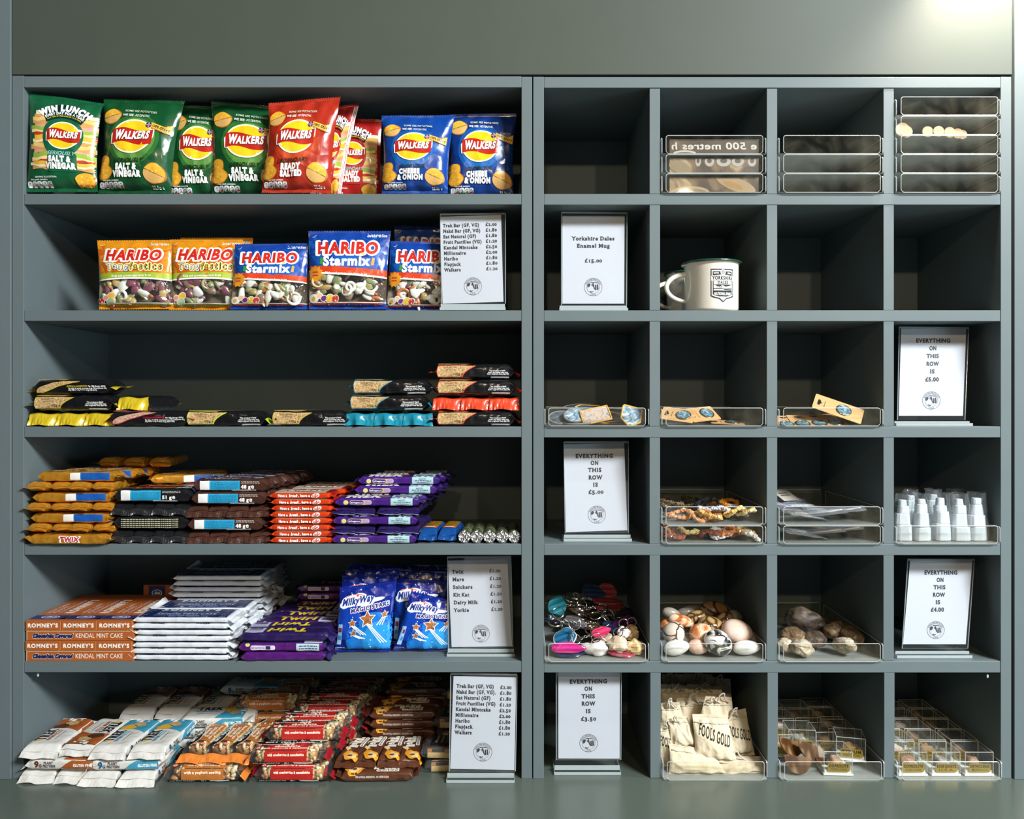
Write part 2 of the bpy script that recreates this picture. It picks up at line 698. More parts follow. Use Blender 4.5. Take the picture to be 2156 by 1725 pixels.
def slab(name, x0, x1, y0, y1, z0, z1, m, parent=None, org=None, bevel=0.9, kind=None, label=None, cat=None):
    o0 = org or ((x0 + x1) / 2, (y0 + y1) / 2, z1)
    mb = MB()
    wbox(mb, x0, x1, y0, y1, z0, z1, m, o0)
    o = mb.build(name, parent, smooth=False, loc=None if parent else W(*o0), bevel=bevel)
    tag(o, label, cat, kind=kind)
    return o


FL = CZ + EYE / S  # floor in z-down units
slab('floor', -2600, 4800, -4200, 420, FL, FL + 40, mat('floor_vinyl', (120, 112, 100), rough=0.5, var=0.08, vscale=6), kind='structure', bevel=0)
slab('wall_left', -2600, 1.0, 12, 420, -1500, FL, CREAM, kind='structure', bevel=0)
slab('wall_right', 2155.5, 4800, 12, 420, -1500, FL, CREAM, kind='structure', bevel=0)
slab('wall_back', 1.0, 2155.5, 368, 420, -1500, FL, CREAM, kind='structure', bevel=0)
slab('trim_1', 1.5, 24.6, -4, 366, -420, 1640, PAINT, kind='structure', label='narrow grey green end panel against the cream wall', cat='trim')
slab('trim_2', 2133.5, 2155, -4, 366, -420, 1640, PAINT, kind='structure', label='grey green end panel at the shelving beside the cream wall', cat='trim')
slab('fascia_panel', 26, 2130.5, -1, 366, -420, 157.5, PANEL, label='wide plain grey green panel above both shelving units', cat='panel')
slab('worktop', -2, 2158, -420, 366, 1640, 1684, TOPM, label='long dark grey green counter top under the shelving', cat='worktop', bevel=2.0)
bc = thing('base_cabinet', 'grey green base cabinet carrying the counter top', 'cabinet', (1078, 0, FL + 0.3))
og = (1078, 0, FL)
slab('carcass', 4, 2152, -380, 366, 1684.5, FL, PAINT, bc, og)
for i in range(4):
    slab('door', 10 + i * 536, 536 + i * 536, -398, -381, 1692, FL - 120, PAINT, bc, og)

SHELF_Z = [(408, 430.5), (653.5, 676), (898.5, 921), (1146, 1169), (1393, 1416.5)]
lu = thing('shelving_unit', 'wide open grey green shelving unit holding the snacks', 'shelving', (573, 0, 1640.3))
lo_ = (573, 0, 1640)
slab('side_panel', 26, 50, 0, 366, 159, 1640, PAINT, lu, lo_)
slab('side_panel', 1098, 1120.2, 0, 366, 161.5, 1640, PAINT, lu, lo_)
slab('top_panel', 50.3, 1097.7, 0, DEPTH, 160.5, 184, PAINT, lu, lo_)
slab('back_panel', 50.3, 1097.7, DEPTH, 366, 160.5, 1640, PAINT, lu, lo_, bevel=0)
for a, b in SHELF_Z:
    slab('shelf', 50.3, 1097.7, 1, DEPTH, a, b, PAINT, lu, lo_)
ru = thing('shelving_unit', 'grey green pigeonhole shelving unit of square cubbies holding gifts and stones', 'shelving', (1626, 0, 1640.3))
ro_ = (1626, 0, 1640)
slab('side_panel', 1122.6, 1145, 0, 366, 161.5, 1640, PAINT, ru, ro_)
slab('side_panel', 2107, 2129.5, 0, 366, 161.5, 1640, PAINT, ru, ro_)
slab('top_panel', 1145.3, 2106.7, 0, DEPTH, 162, 185, PAINT, ru, ro_)
slab('back_panel', 1145.3, 2106.7, DEPTH, 366, 162, 1640, PAINT, ru, ro_, bevel=0)
ZS = [185] + [q for ab in SHELF_Z for q in ab] + [1640]
for a, b in SHELF_Z:
    slab('shelf', 1145.3, 2106.7, 1, DEPTH, a, b + 0.5, PAINT, ru, ro_)
for i in range(6):
    for x in (1368, 1615, 1861):
        dx = 1.5 if i == 5 else 0
        slab('divider', x + dx, x + 22 + dx, 2.0, DEPTH, ZS[2 * i] + 0.4, ZS[2 * i + 1] - 0.4, PAINT, ru, ro_, bevel=0.7)
# the little clear shelf pins under the lowest shelf
for u, v, w in ((80, 1421, lu), (2079, 1424, ru)):
    mb = MB()
    x, z = un(u, v, 12)
    o0 = lo_ if w is lu else ro_
    mb.blob((x - o0[0], 12 - o0[1], -(z - o0[2])), (2.2, 2.2, 4.5), mat('pin_plastic', (190, 205, 208), rough=0.2))
    mb.build('shelf_pin', w)
SH = [408, 653.5, 898.5, 1146, 1393, 1640]
# ------------------------------------------------------------------ row 1: crisp packets
WHITE, BLACK = ink((238, 236, 230)), ink((20, 22, 24))
YEL, RED = film((240, 190, 28), bump=0.25), film((176, 34, 24), bump=0.25)


def fold_noise(a, b, seed, amp):
    amp *= 1.35
    q = noise.noise(Vector((a * 3.1 + seed, b * 3.7, seed * 1.3)))
    r = 1 - abs(noise.noise(Vector((a * 4.3 - seed, b * 2.9 + seed, 4.0)))) * 2.4
    return amp * (0.7 * q + 0.5 * r)


def bag_surface(corners, thick, seed, seal=0.055, pinch=0.035, amp=2.2, lean=0.0, belly=0.45, curl=(0, 0)):
    """corners TL TR BR BL as local (x, z up); returns fn(a, b, off, back) with b upwards"""
    tl, tr, br, bl = [Vector((p[0], 0, p[1])) for p in corners]
    def fn(a, b, off=0.0, back=False):
        a, b = min(max(a, -0.02), 1.02), min(max(b, -0.02), 1.02)
        s = math.sin(PI * min(1, max(0, b)))
        aa = a + pinch * s * (0.5 - a) * 2
        p = (bl * (1 - aa) + br * aa) * (1 - b) + (tl * (1 - aa) + tr * aa) * b
        inn = max(0.0, min(1.0, (b - seal) / (1 - 2 * seal)))
        e = max(0.0, 1 - abs(2 * a - 1) ** 2.4)
        prof = (math.sin(PI * inn ** (belly * 1.6))) if 0 < inn < 1 else 0.0
        bulge = thick * (e ** 0.6) * max(0.0, prof) ** 0.62
        wr = fold_noise(a, b, seed, amp) * (0.25 + 0.75 * max(0.0, prof) ** 0.4)
        # pull-in pleats running from both seals
        if 0 < inn < 1:
            wr += amp * 0.9 * math.sin(a * 23 + seed) * (math.exp(-inn * 9) + math.exp(-(1 - inn) * 9)) * 0.7
        else:
            wr = amp * 0.35 * math.sin(a * 9 + seed)
        y = lean * b + (bulge * 0.55 if back else -bulge) - wr * (0.35 if back else 1) - off * (-1 if back else 1)
        ct = max(0.0, b - 0.86) / 0.14
        y += curl[0] * ct * ct * (0.4 + a)
        return Vector((p.x, y + (0.25 if back else 0), p.z))
    return fn


def make_bag(name, label, cat, group, img, y, thick, filmm, art, nom, seed, lean=6, amp=2.2, body_mat=None, sealm=None, hang=0.0, extra=None, belly=0.45, pinch=0.035, seal=0.055, shelf=408, back=None, names=('bag', 'top_seal', 'bottom_seal'), free=False, curl=0.0):
    """img: corners TL TR BR BL in photograph pixels"""
    ct = [un(*p, y + lean) for p in img[:2]]
    cb = [un(p[0], p[1], y) for p in img[2:]]
    base_z = shelf if not free else max(cb[0][1], cb[1][1])
    ox = (cb[0][0] + cb[1][0]) / 2
    root = thing(name, label, cat, (ox, y, base_z), group)
    low = max(cb[0][1], cb[1][1])
    # standing on the shelf: bottoms hidden by the board's edge reach down to it
    loc = [(p[0] - ox, -(p[1] - base_z)) for p in ct + cb]
    if not free:
        loc = [loc[0], loc[1], (loc[2][0], max(0.3, min(loc[2][1], 4))), (loc[3][0], max(0.3, min(loc[3][1], 4)))]
    fn = bag_surface(loc, thick, seed, seal=seal, lean=lean, amp=amp, belly=belly, pinch=pinch, curl=(curl, 0))
    mb = MB()
    s2 = seal * 0.75
    nu, nv = 36, 44
    mb.grid(lambda a, b: fn(a, s2 + b * (1 - 2 * s2)), nu, nv, filmm, matfn=body_mat)
    mb.grid(lambda a, b: fn(1 - a, s2 + b * (1 - 2 * s2), 0, True), 14, 18, back or filmm)
    if art is not None:
        art.put(mb, lambda x, yy, d: fn(x / nom[0], yy / nom[1], d), off=0.45, step=0.11, maxlen=6.5, clip=lambda x, yy: -0.01 * nom[0] <= x <= 1.01 * nom[0] and s2 * nom[1] <= yy <= (1 - s2) * nom[1])
    mb.build(names[0], root)
    for tp in (True, False):
        sb = MB()
        n = 60
        def edge(a, b, tp=tp):
            t = 0.012 * (1 if int(round(a * n)) % 2 else 0) * b
            bb = (1 - s2 + s2 * b - t) if tp else (s2 - s2 * b + t)
            p = fn(a, bb)
            p.y += 0.45 * math.sin(bb * nom[1] * 2.4) - 0.1
            return p
        sb.grid(edge, n, 5, sealm or filmm)
        sb.build(names[1] if tp else names[2], root)
    if extra:
        extra(root, fn)
    return root, fn


CRISP, CRISP_D, POT = film((228, 168, 52), bump=0.2), ink((168, 98, 26)), ink((206, 160, 92))
NW = (160.0, 212.0)


def crisp_shape(A, x, y, r, rot, skin=True):
    A.ell(x + 1.0, y - 1.2, r * 1.06, r * 0.92, CRISP_D, rot, wob=0.04)
    A.up().ell(x, y, r, r * 0.85, CRISP, rot, wob=0.045, seed=x)
    A.up()
    for k in range(9):
        a, q = k * 2.4 + x, r * (0.2 + 0.07 * k)
        A.ell(x + q * math.cos(a), y + q * math.sin(a) * 0.8, r * 0.10, r * 0.07, ink((214, 146, 40)) if k % 2 else ink((246, 204, 96)), a, n=8)
    if skin:  # half a potato, cut along a slanting line
        pts = [(x + r * math.cos(rot + t), y + r * 0.9 * math.sin(rot + t)) for t in [PI + PI * i / 12 for i in range(13)]]
        A.up().poly(pts, POT)
        A.line([pts[0], pts[-1]], 1.6, ink((60, 70, 40)))


def brand_ellipse(A, cx, cy, R, white_txt=True):
    """the yellow sun with its red ribbon"""
    A.ell(cx, cy, R * 1.08, R * 0.95, ink((240, 232, 214)), n=44)
    A.poly([(cx - R * 1.12, cy - R * 0.42), (cx - R * 1.15, cy + R * 0.1), (cx - R * 0.9, cy + R * 0.52), (cx + R * 0.6, cy + R * 0.55), (cx + R * 1.12, cy + R * 0.5), (cx + R * 1.13, cy), (cx + R * 0.9, cy - R * 0.5)], ink((240, 232, 214)))
    A.up().ell(cx, cy, R, R * 0.87, YEL, n=44)
    top, bot = [], []
    for k in range(13):
        t = -1 + 2 * k / 12
        top.append((cx + t * R * 1.07, cy + R * (0.38 + 0.10 * math.sin(t * PI) * -1)))
        bot.append((cx + t * R * 1.07, cy - R * (0.40 + 0.10 * math.sin(t * PI))))
    A.up()
    v = [p for q in zip(bot, top) for p in q]
    A.items.append((v, [(2 * i, 2 * i + 2, 2 * i + 3, 2 * i + 1) for i in range(12)], RED, A.l))
    A.up().text('WALKERS', cx + 0.5, cy - R * 0.17, R * 0.40, ink((40, 10, 8)), w=3, anchor='c', slant=0.16, rot=0.03, width=R * 1.86)
    A.up().text('WALKERS', cx, cy - R * 0.155, R * 0.40, WHITE, w=2, anchor='c', slant=0.16, rot=0.03, width=R * 1.82)
    A.text('W', cx - R * 0.92, cy - R * 0.16, R * 0.47, WHITE, w=2, slant=0.16, rot=0.03, width=R * 0.42)


def crisp_art(base, halo, script, line1, line2, grade):
    """the plain packet front"""
    A = Art()
    A.ell(76, 116, 56, 58, film(halo[0]), n=44)
    A.up().ell(76, 116, 47, 49, film(halo[1]), n=44)
    A.up()
    crisp_shape(A, 22, 170, 19, 0.3)
    crisp_shape(A, 128, 42, 23, -0.45)
    A.up()
    crisp_shape(A, 8, 62, 20, 0.9, skin=False)
    crisp_shape(A, 16, 44, 18, 0.2, skin=False)
    brand_ellipse(A, 74, 122, 41)
    A.up()
    A.text('SOME SEE POTATOES.', 50, 180, 4.4, ink((196, 200, 170)), w=1, rot=-0.06)
    A.text('WE SEE', 47, 169.5, 5.0, WHITE, w=1, rot=-0.05, width=22)
    A.text('POTENTIAL.', 72, 168, 5.0, WHITE, w=0, rot=-0.05, slant=0.3, width=32)
    A.text(script, 72, 64, 8.5, ink((16, 34, 20)), w=1, anchor='c', slant=0.35, rot=0.03)
    A.text(line1, 68, 49, 11.5, WHITE, w=3, anchor='c', sx=0.72)
    A.text(line2, 70, 34, 11.5, WHITE, w=3, anchor='c', sx=0.72)
    # the yellow pennant with its flag
    A.poly([(104, 150), (112, 154), (146, 142), (153, 150), (152, 128), (140, 131), (104, 144)], film((236, 178, 60), bump=0.2))
    A.up().ell(106, 148, 6.5, 6.5, ink((34, 44, 96)), n=20)
    A.up().rect(100, 147, 112, 149, WHITE)
    A.rect(105, 142, 107, 154, WHITE)
    A.up().rect(100, 147.4, 112, 148.6, ink((180, 30, 34)))
    A.rect(105.4, 142, 106.6, 154, ink((180, 30, 34)))
    A.text('100% GREAT', 113, 145, 5.2, BLACK, w=2, rot=-0.32, sx=0.8)
    A.text('BRITISH POTATOES', 112, 139.5, 3.2, ink((150, 60, 20)), w=1, rot=-0.32, sx=0.8)
    nutri(A, 6, 10)
    A.text('32.5g e', 122, 10, 5.5, WHITE, w=1)
    return A


def nutri(A, x, y):
    A.up()
    for k in range(5):
        A.rect(x + k * 11, y + 1, x + k * 11 + 10, y + 13, ink((232, 232, 232)), r=3)
    A.up()
    for k, c in enumerate(((200, 200, 200), (196, 60, 40), (90, 150, 60), (90, 150, 60), (204, 60, 50))):
        A.rect(x + k * 11 + 0.8, y + 1.6, x + k * 11 + 9.2, y + 4.6, ink(c))
        A.text(('kcal', 'Fat', 'Sat', 'Sug', 'Salt')[k], x + k * 11 + 5, y + 9, 2.2, BLACK, anchor='c')
        A.text(('171', '9.6g', '0.8g', '0.1g', '0.6g')[k], x + k * 11 + 5, y + 5.6, 2.6, BLACK, w=1, anchor='c')
    A.text('This pack contains', x + 8, y + 15, 3.2, WHITE)


def sandwich_layers(A, x0, x1, y0, y1, rnd, green=True):
    """a tall stack of bread, cheese, tomato, ham and lettuce"""
    cols = [(206, 152, 92), (236, 220, 180), (224, 176, 66), (196, 52, 34), (238, 214, 150), (150, 176, 70), (222, 160, 140), (206, 150, 90), (230, 190, 110)]
    y, k = y0, 0
    while y < y1:
        h = rnd.uniform(6, 11)
        c = cols[k % len(cols)]
        pts, n = [], 12
        xa, xb = x0 + rnd.uniform(-5, 5), x1 + rnd.uniform(-5, 5)
        for i in range(n + 1):
            pts.append((xa + (xb - xa) * i / n, y + rnd.uniform(-1.4, 1.4) + 2 * math.sin(i + k)))
        up = [(p[0], p[1] + h) for p in pts]
        v = [q for pr in zip(pts, up) for q in pr]
        A.items.append((v, [(2 * i, 2 * i + 2, 2 * i + 3, 2 * i + 1) for i in range(n)], film(c, bump=0.2), A.l + (k % 3)))
        y += h * 0.72
        k += 1
    A.l += 4


def sandwich_art(base, script, l1, l2, dark):
    A, rnd = Art(), random.Random(5)
    sandwich_layers(A, 14, 150, 44, 166, rnd)
    A.up().ell(80, 116, 42, 46, film(base), n=40)
    A.rect(52, 40, 112, 80, film(base), r=6)
    # the banner over the brand
    arc = lambda r, a: (80 + r * math.sin(a), 96 + r * math.cos(a))
    v, n = [], 14
    for i in range(n + 1):
        a = -0.62 + 1.24 * i / n
        v += [arc(60, a), arc(92, a * 0.93)]
    A.up()
    A.items.append((v, [(2 * i, 2 * i + 1, 2 * i + 3, 2 * i + 2) for i in range(n)], film(dark), A.l))
    A.up()
    A.text('WIN LUNCH', 80, 174, 13, WHITE, w=3, anchor='c', sx=0.78, arch=80)
    A.text('EVERY DAY FOR A YEAR', 80, 165.5, 5.6, WHITE, w=2, anchor='c', sx=0.8, arch=72)
    A.text('PLUS 1000S OF FREE LUNCHES TO BE WON', 80, 160.5, 2.6, YEL, w=1, anchor='c', sx=0.9, arch=67)
    brand_ellipse(A, 82, 118, 32)
    A.up()
    A.text(script, 80, 75, 7.5, ink((150, 190, 190)), w=1, anchor='c', slant=0.35)
    A.text(l1, 78, 61, 11, WHITE, w=3, anchor='c', sx=0.74)
    A.text(l2, 80, 46.5, 11, WHITE, w=3, anchor='c', sx=0.74)
    A.text('SERVING SUGGESTION', 22, 28, 3, WHITE)
    nutri(A, 4, 8)
    A.up()
    crisp_shape(A, 126, 24, 19, 0.2, skin=False)
    return A


GREEN, GRN_D = (16, 72, 38), (10, 52, 34)
G_ART = crisp_art(GREEN, ((44, 102, 44), (84, 134, 60)), 'SERIOUSLY', 'SALT &', 'VINEGAR', 0)
R_ART = crisp_art((170, 44, 24), ((172, 50, 26), (188, 66, 32)), 'LEGENDARY', 'READY', 'SALTED', 0)
B_ART = crisp_art((16, 62, 142), ((20, 78, 148), (32, 98, 168)), 'GLORIOUS', 'CHEESE', '& ONION', 0)
SG_ART = sandwich_art((20, 92, 62), 'SERIOUSLY', 'SALT &', 'VINEGAR', (10, 46, 40))
SR_ART = sandwich_art((168, 34, 26), 'LEGENDARY', 'READY', 'SALTED', (60, 14, 16))
G1, G2, R1, B1, B2 = film((20, 86, 52)), film(GREEN), film((160, 40, 22)), film((14, 60, 136)), film((12, 48, 116))
CG = 'crisp packets on the top shelf'


def white_flash(root, fn, a0, a1, b0, b1, stripes=False):
    mb = MB()
    mb.grid(lambda a, b: fn(a0 + (a1 - a0) * a, b0 + (b1 - b0) * b, 0.8), 4, 30, film((226, 226, 224)))
    if stripes:
        for q in (0.3, 0.62):
            mb.grid(lambda a, b, q=q: fn(a0 + (a1 - a0) * (q + 0.13 * a), b0 + (b1 - b0) * b, 1.2), 2, 30, film((186, 40, 40)))
    mb.build('back_seam', root)


make_bag('crisp_packet', 'green crisp packet printed with a tall sandwich, at the end by the left upright', 'crisps', CG, [(60, 192), (216, 213), (206, 404), (56, 401)], 8, 22, G1, SG_ART, (145, 210), 3.1, curl=10)
make_bag('crisp_packet', 'large green crisp packet beside the sandwich packet, its top corner folded towards the right', 'crisps', CG, [(219, 208), (389, 212), (360, 406), (207, 404)], 22, 27, G2, G_ART, NW, 7.7, amp=2.8)
make_bag('crisp_packet', 'green crisp packet half hidden behind its two green neighbours', 'crisps', CG, [(362, 220), (470, 224), (478, 405), (352, 405)], 66, 16, G2, G_ART, (136, 212), 11.3)
make_bag('crisp_packet', 'green crisp packet partly covered by the red packet in front', 'crisps', CG, [(444, 212), (618, 228), (612, 406), (446, 406)], 50, 20, G2, G_ART, NW, 15.9, amp=2.6)
make_bag('crisp_packet', 'red plain crisp packet standing in front in the middle of the shelf', 'crisps', CG, [(566, 217), (717, 203), (697, 408), (551, 403)], 14, 24, R1, R_ART, NW, 21.2, amp=3.0)
make_bag('crisp_packet', 'red crisp packet turned edge on, showing its white striped seam', 'crisps', CG, [(668, 232), (757, 216), (716, 407), (650, 406)], 58, 9, film((170, 34, 34)), SR_ART, NW, 26.5, amp=2.4, lean=14,
         extra=lambda r, f: white_flash(r, f, 0.90, 1.0, 0.05, 0.96, True))
make_bag('crisp_packet', 'red crisp packet printed with a sandwich, behind the edge on packet', 'crisps', CG, [(684, 246), (804, 252), (807, 407), (676, 406)], 84, 14, film((166, 30, 26)), SR_ART, NW, 31.4)
make_bag('crisp_packet', 'bright blue crisp packet in front of the other blue one', 'crisps', CG, [(803, 243), (958, 242), (943, 407), (804, 406)], 20, 23, B1, B_ART, (160, 216), 36.8, amp=2.8)
make_bag('crisp_packet', 'darker blue crisp packet at the far end next to the upright', 'crisps', CG, [(944, 240), (1088, 238), (1082, 407), (943, 406)], 62, 16, B2, B_ART, (155, 206), 41.1)

# ------------------------------------------------------------------ row 2: bags of sweets
FOG = clear_mat('sweet_bag_window', haze=0.02, rough=0.10, bump=0.8, bscale=60, bdist=0.004)
HW = (155.0, 150.0)
GUM = [mat('gummy_%d' % i, c, rough=0.3, sss=0.0, coat=0.3, var=0.12) for i, c in enumerate(((238, 232, 220), (130, 66, 84), (160, 150, 96), (190, 156, 96), (120, 70, 80), (196, 110, 60), (136, 140, 96), (232, 222, 206), (176, 84, 74), (136, 106, 84)))]


def fill_sweets(seed, bias, win):
    def go(root, fn):
        rnd = random.Random(seed)
        mb = MB()
        for i in range(40):
            a, b = rnd.uniform(0.09, 0.91), rnd.uniform(win[0], win[1])
            p = fn(a, b, -5.0 - rnd.uniform(0, 4) - (3 if i < 20 else 0))
            k = rnd.choice(bias)
            r = rnd.uniform(8, 14)
            M = Matrix.Rotation(rnd.uniform(0, PI), 3, 'Y') @ Matrix.Rotation(rnd.uniform(-0.5, 0.5), 3, 'X')
            if i % 9 == 5:  # a ring
                pts = [M @ Vector((r * math.cos(t), 0, r * math.sin(t))) + p for t in [2 * PI * q / 14 for q in range(14)]]
                mb.tube(pts, 3.4, GUM[k], 8, closed=True)
            elif i % 3 == 0:  # a bottle
                mb.blob(p, (r * 1.2, 4, r * 0.55), GUM[k], 12, 7, M)
                mb.blob(p + M @ Vector((r * 1.1, 0, 0)), (r * 0.6, 3, r * 0.28), GUM[(k + 5) % 10], 10, 6, M)
            else:  # a heart or an egg
                mb.blob(p, (r, 4.2, r * 0.8), GUM[k], 12, 8, M, rough=0.25, seed=i, egg=0.25)
        o = mb.build('gummy_filling', root)
        tag(o, kind='stuff')
    return go


def sweet_art(kind):
    A = Art()
    if kind == 'o':
        top, mid, line, name = film((206, 132, 24)), film((196, 92, 18)), film((150, 170, 48)), 'Tangfastics'
    else:
        top, mid, line, name = film((18, 58, 140)), film((22, 84, 168)), film((206, 62, 26)), 'Starmix'
    A.rect(0, 72, 155, 150, mid)
    A.rect(0, 122, 155, 150, top)
    # the coloured wave under the brand and the strip at the foot
    for dy, h, m in ((66, 13, line), (64, 3, WHITE)):
        v = []
        for i in range(17):
            x = 155 * i / 16
            y = dy + (3 - 9 * (i / 16) ** 1.3 if kind == 's' else -4 + 6 * math.sin(i / 16 * 2.4) - 4 * i / 16)
            v += [(x, y), (x, y + h)]
        A.up()
        A.items.append((v, [(2 * i, 2 * i + 2, 2 * i + 3, 2 * i + 1) for i in range(16)], m, A.l))
    A.rect(0, 3, 155, 12, line)
    A.rect(0, 12, 155, 13.5, WHITE)
    A.up()
    A.text('Kids and grown-ups love it so', 34, 68 if kind == 'o' else 66, 4.4, WHITE, w=1, rot=-0.04 if kind == 's' else 0.02)
    A.text('the happy world of Haribo!', 26, 5, 4.6, WHITE, w=1)
    A.text('Share', 112, 137, 7.5, ink((214, 214, 206)), w=1)
    A.text('Size', 139, 137, 5.5, ink((214, 214, 206)), w=1, sx=0.8)
    sl = 0.18 if kind == 'o' else 0.0
    A.up().text('HARIBO', 78, 104, 22, WHITE, w=3, anchor='c', slant=sl, width=128)
    for dx, dy in ((-1.6, 0), (1.6, 0), (0, 1.6), (0, -1.6)):
        A.text('HARIBO', 78 + dx, 104.5 + dy, 22, WHITE, w=3, anchor='c', slant=sl, width=124)
    A.up().text('HARIBO', 78, 105, 21, ink((190, 32, 20)), w=2, anchor='c', slant=sl, width=119)
    if kind == 'o':
        for dx, dy in ((-1.6, 0), (1.6, 0), (0, 1.6), (0, -1.6)):
            A.text(name, 23 + dx, 84 + dy, 14.5, ink((232, 222, 160)), w=3, sx=0.95)
        A.up().text(name, 23, 84, 14.5, ink((40, 34, 12)), w=2, sx=0.95, space=0.06)
        A.up().text(name, 23.4, 84.2, 14.2, ink((206, 160, 40)), w=0, sx=0.95, space=0.137)
        A.up().text('Tang', 23.4, 84.2, 14.2, WHITE, w=0, sx=0.95, space=0.137)
    else:
        A.up().text(name, 76, 82, 17, ink((240, 240, 236)), w=2, anchor='c', width=92)
        A.ell(107, 103, 8, 3, ink((244, 240, 220)), 0.2)
        A.up().ell(108, 103.5, 3.4, 1.6, ink((220, 180, 50)), 0.2)
        A.poly([(23, 85), (30, 84), (31, 96), (24, 97)], ink((52, 140, 60)))
        A.poly([(124, 82), (130, 82), (131, 96), (126, 97)], ink((214, 150, 70)))
    # flower badge, printed sweets in the corner
    A.up()
    if kind == 's':
        A.star(14, 66, 17, film((226, 150, 40)), n=11, inner=0.78)
        A.up()
        for q in range(2):
            A.rect(8, 62 + 6 * q, 20, 65 + 6 * q, ink((190, 60, 60)))
    A.up()
    for i, (x, y, rx, c) in enumerate(((12, 20, 9, (236, 234, 228)), (24, 25, 6, (232, 190, 150)), (33, 20, 6, (110, 50, 130)), (45, 20, 8, (226, 190, 60)), (56, 19, 7, (206, 60, 40))) if kind == 's' else ((9, 18, 7, (190, 40, 36)), (20, 24, 6, (226, 150, 120)), (34, 28, 8, (232, 176, 60)), (30, 16, 9, (180, 196, 150)))):
        A.ell(x, y, rx + 1.2, rx * 0.8 + 1.2, WHITE, 0.2 * i, n=18)
        A.up().ell(x, y, rx, rx * 0.8, ink(c), 0.2 * i, n=18)
    if kind == 's':
        A.up().ell(12, 20, 4, 4, ink((232, 180, 40)), n=14)
    if kind == 'o':
        A.up().poly([(4, 24), (9, 33), (14, 24)], ink((40, 120, 80)))
    # hanging hole
    A.up().line([(8, 137), (12, 137), (16, 141), (17, 146)], 1.0, ink((190, 190, 180)))
    return A


O_ART, S_ART = sweet_art('o'), sweet_art('s')
OF, SF = film((206, 132, 24)), film((18, 58, 140))
DARKBACK = mat('sweet_bag_back', (110, 90, 70), rough=0.5)
SGR = 'bags of sweets on the second shelf'
BO, BS = [0, 1, 2, 3, 4, 1, 9, 0, 6, 2], [0, 0, 7, 0, 6, 3, 5, 9, 7, 2]


def sweets(label, img, y, kind, seed, nom=HW, fill=True, thick=20):
    body = lambda a, b: FOG if 0.05 < b < 0.46 else (OF if kind == 'o' else SF)
    return make_bag('sweet_bag', label, 'sweets', SGR, img, y, thick, OF if kind == 'o' else SF, O_ART if kind == 'o' else S_ART, nom, seed, body_mat=body, shelf=653.5, back=DARKBACK, belly=0.36, amp=1.6, pinch=0.015,
                    extra=fill_sweets(int(seed * 10), BO if kind == 'o' else BS, (0.10, 0.44)) if fill else None)


sweets('orange topped bag of fizzy sweets at the left end of the shelf', [(205, 506), (362, 505), (366, 652), (209, 653)], 24, 'o', 2.2)
sweets('orange topped bag of fizzy sweets between the other orange bag and a blue bag', [(359, 504), (512, 504), (506, 653), (356, 653)], 40, 'o', 5.4)
sweets('orange topped bag at the back, only its top edge showing above the others', [(380, 500), (533, 500), (531, 650), (378, 650)], 92, 'o', 9.3, fill=False, thick=10)
sweets('blue bag of mixed sweets next to the orange bags', [(495, 514), (650, 512), (648, 653), (484, 653)], 22, 's', 12.8)
sweets('blue bag of mixed sweets, the tallest and furthest forward of the shelf', [(649, 486), (823, 486), (813, 653), (650, 653)], 16, 's', 17.1)
sweets('blue bag of mixed sweets tucked against the price sign', [(822, 507), (972, 510), (964, 653), (812, 653)], 66, 's', 22.6)
sweets('blue bag at the back beside the price sign, mostly hidden by the bag before it', [(830, 474), (975, 480), (970, 650), (830, 650)], 112, 's', 27.7, fill=False, thick=10)
# ------------------------------------------------------------------ flow-wrapped bars
NEXP = 4.5


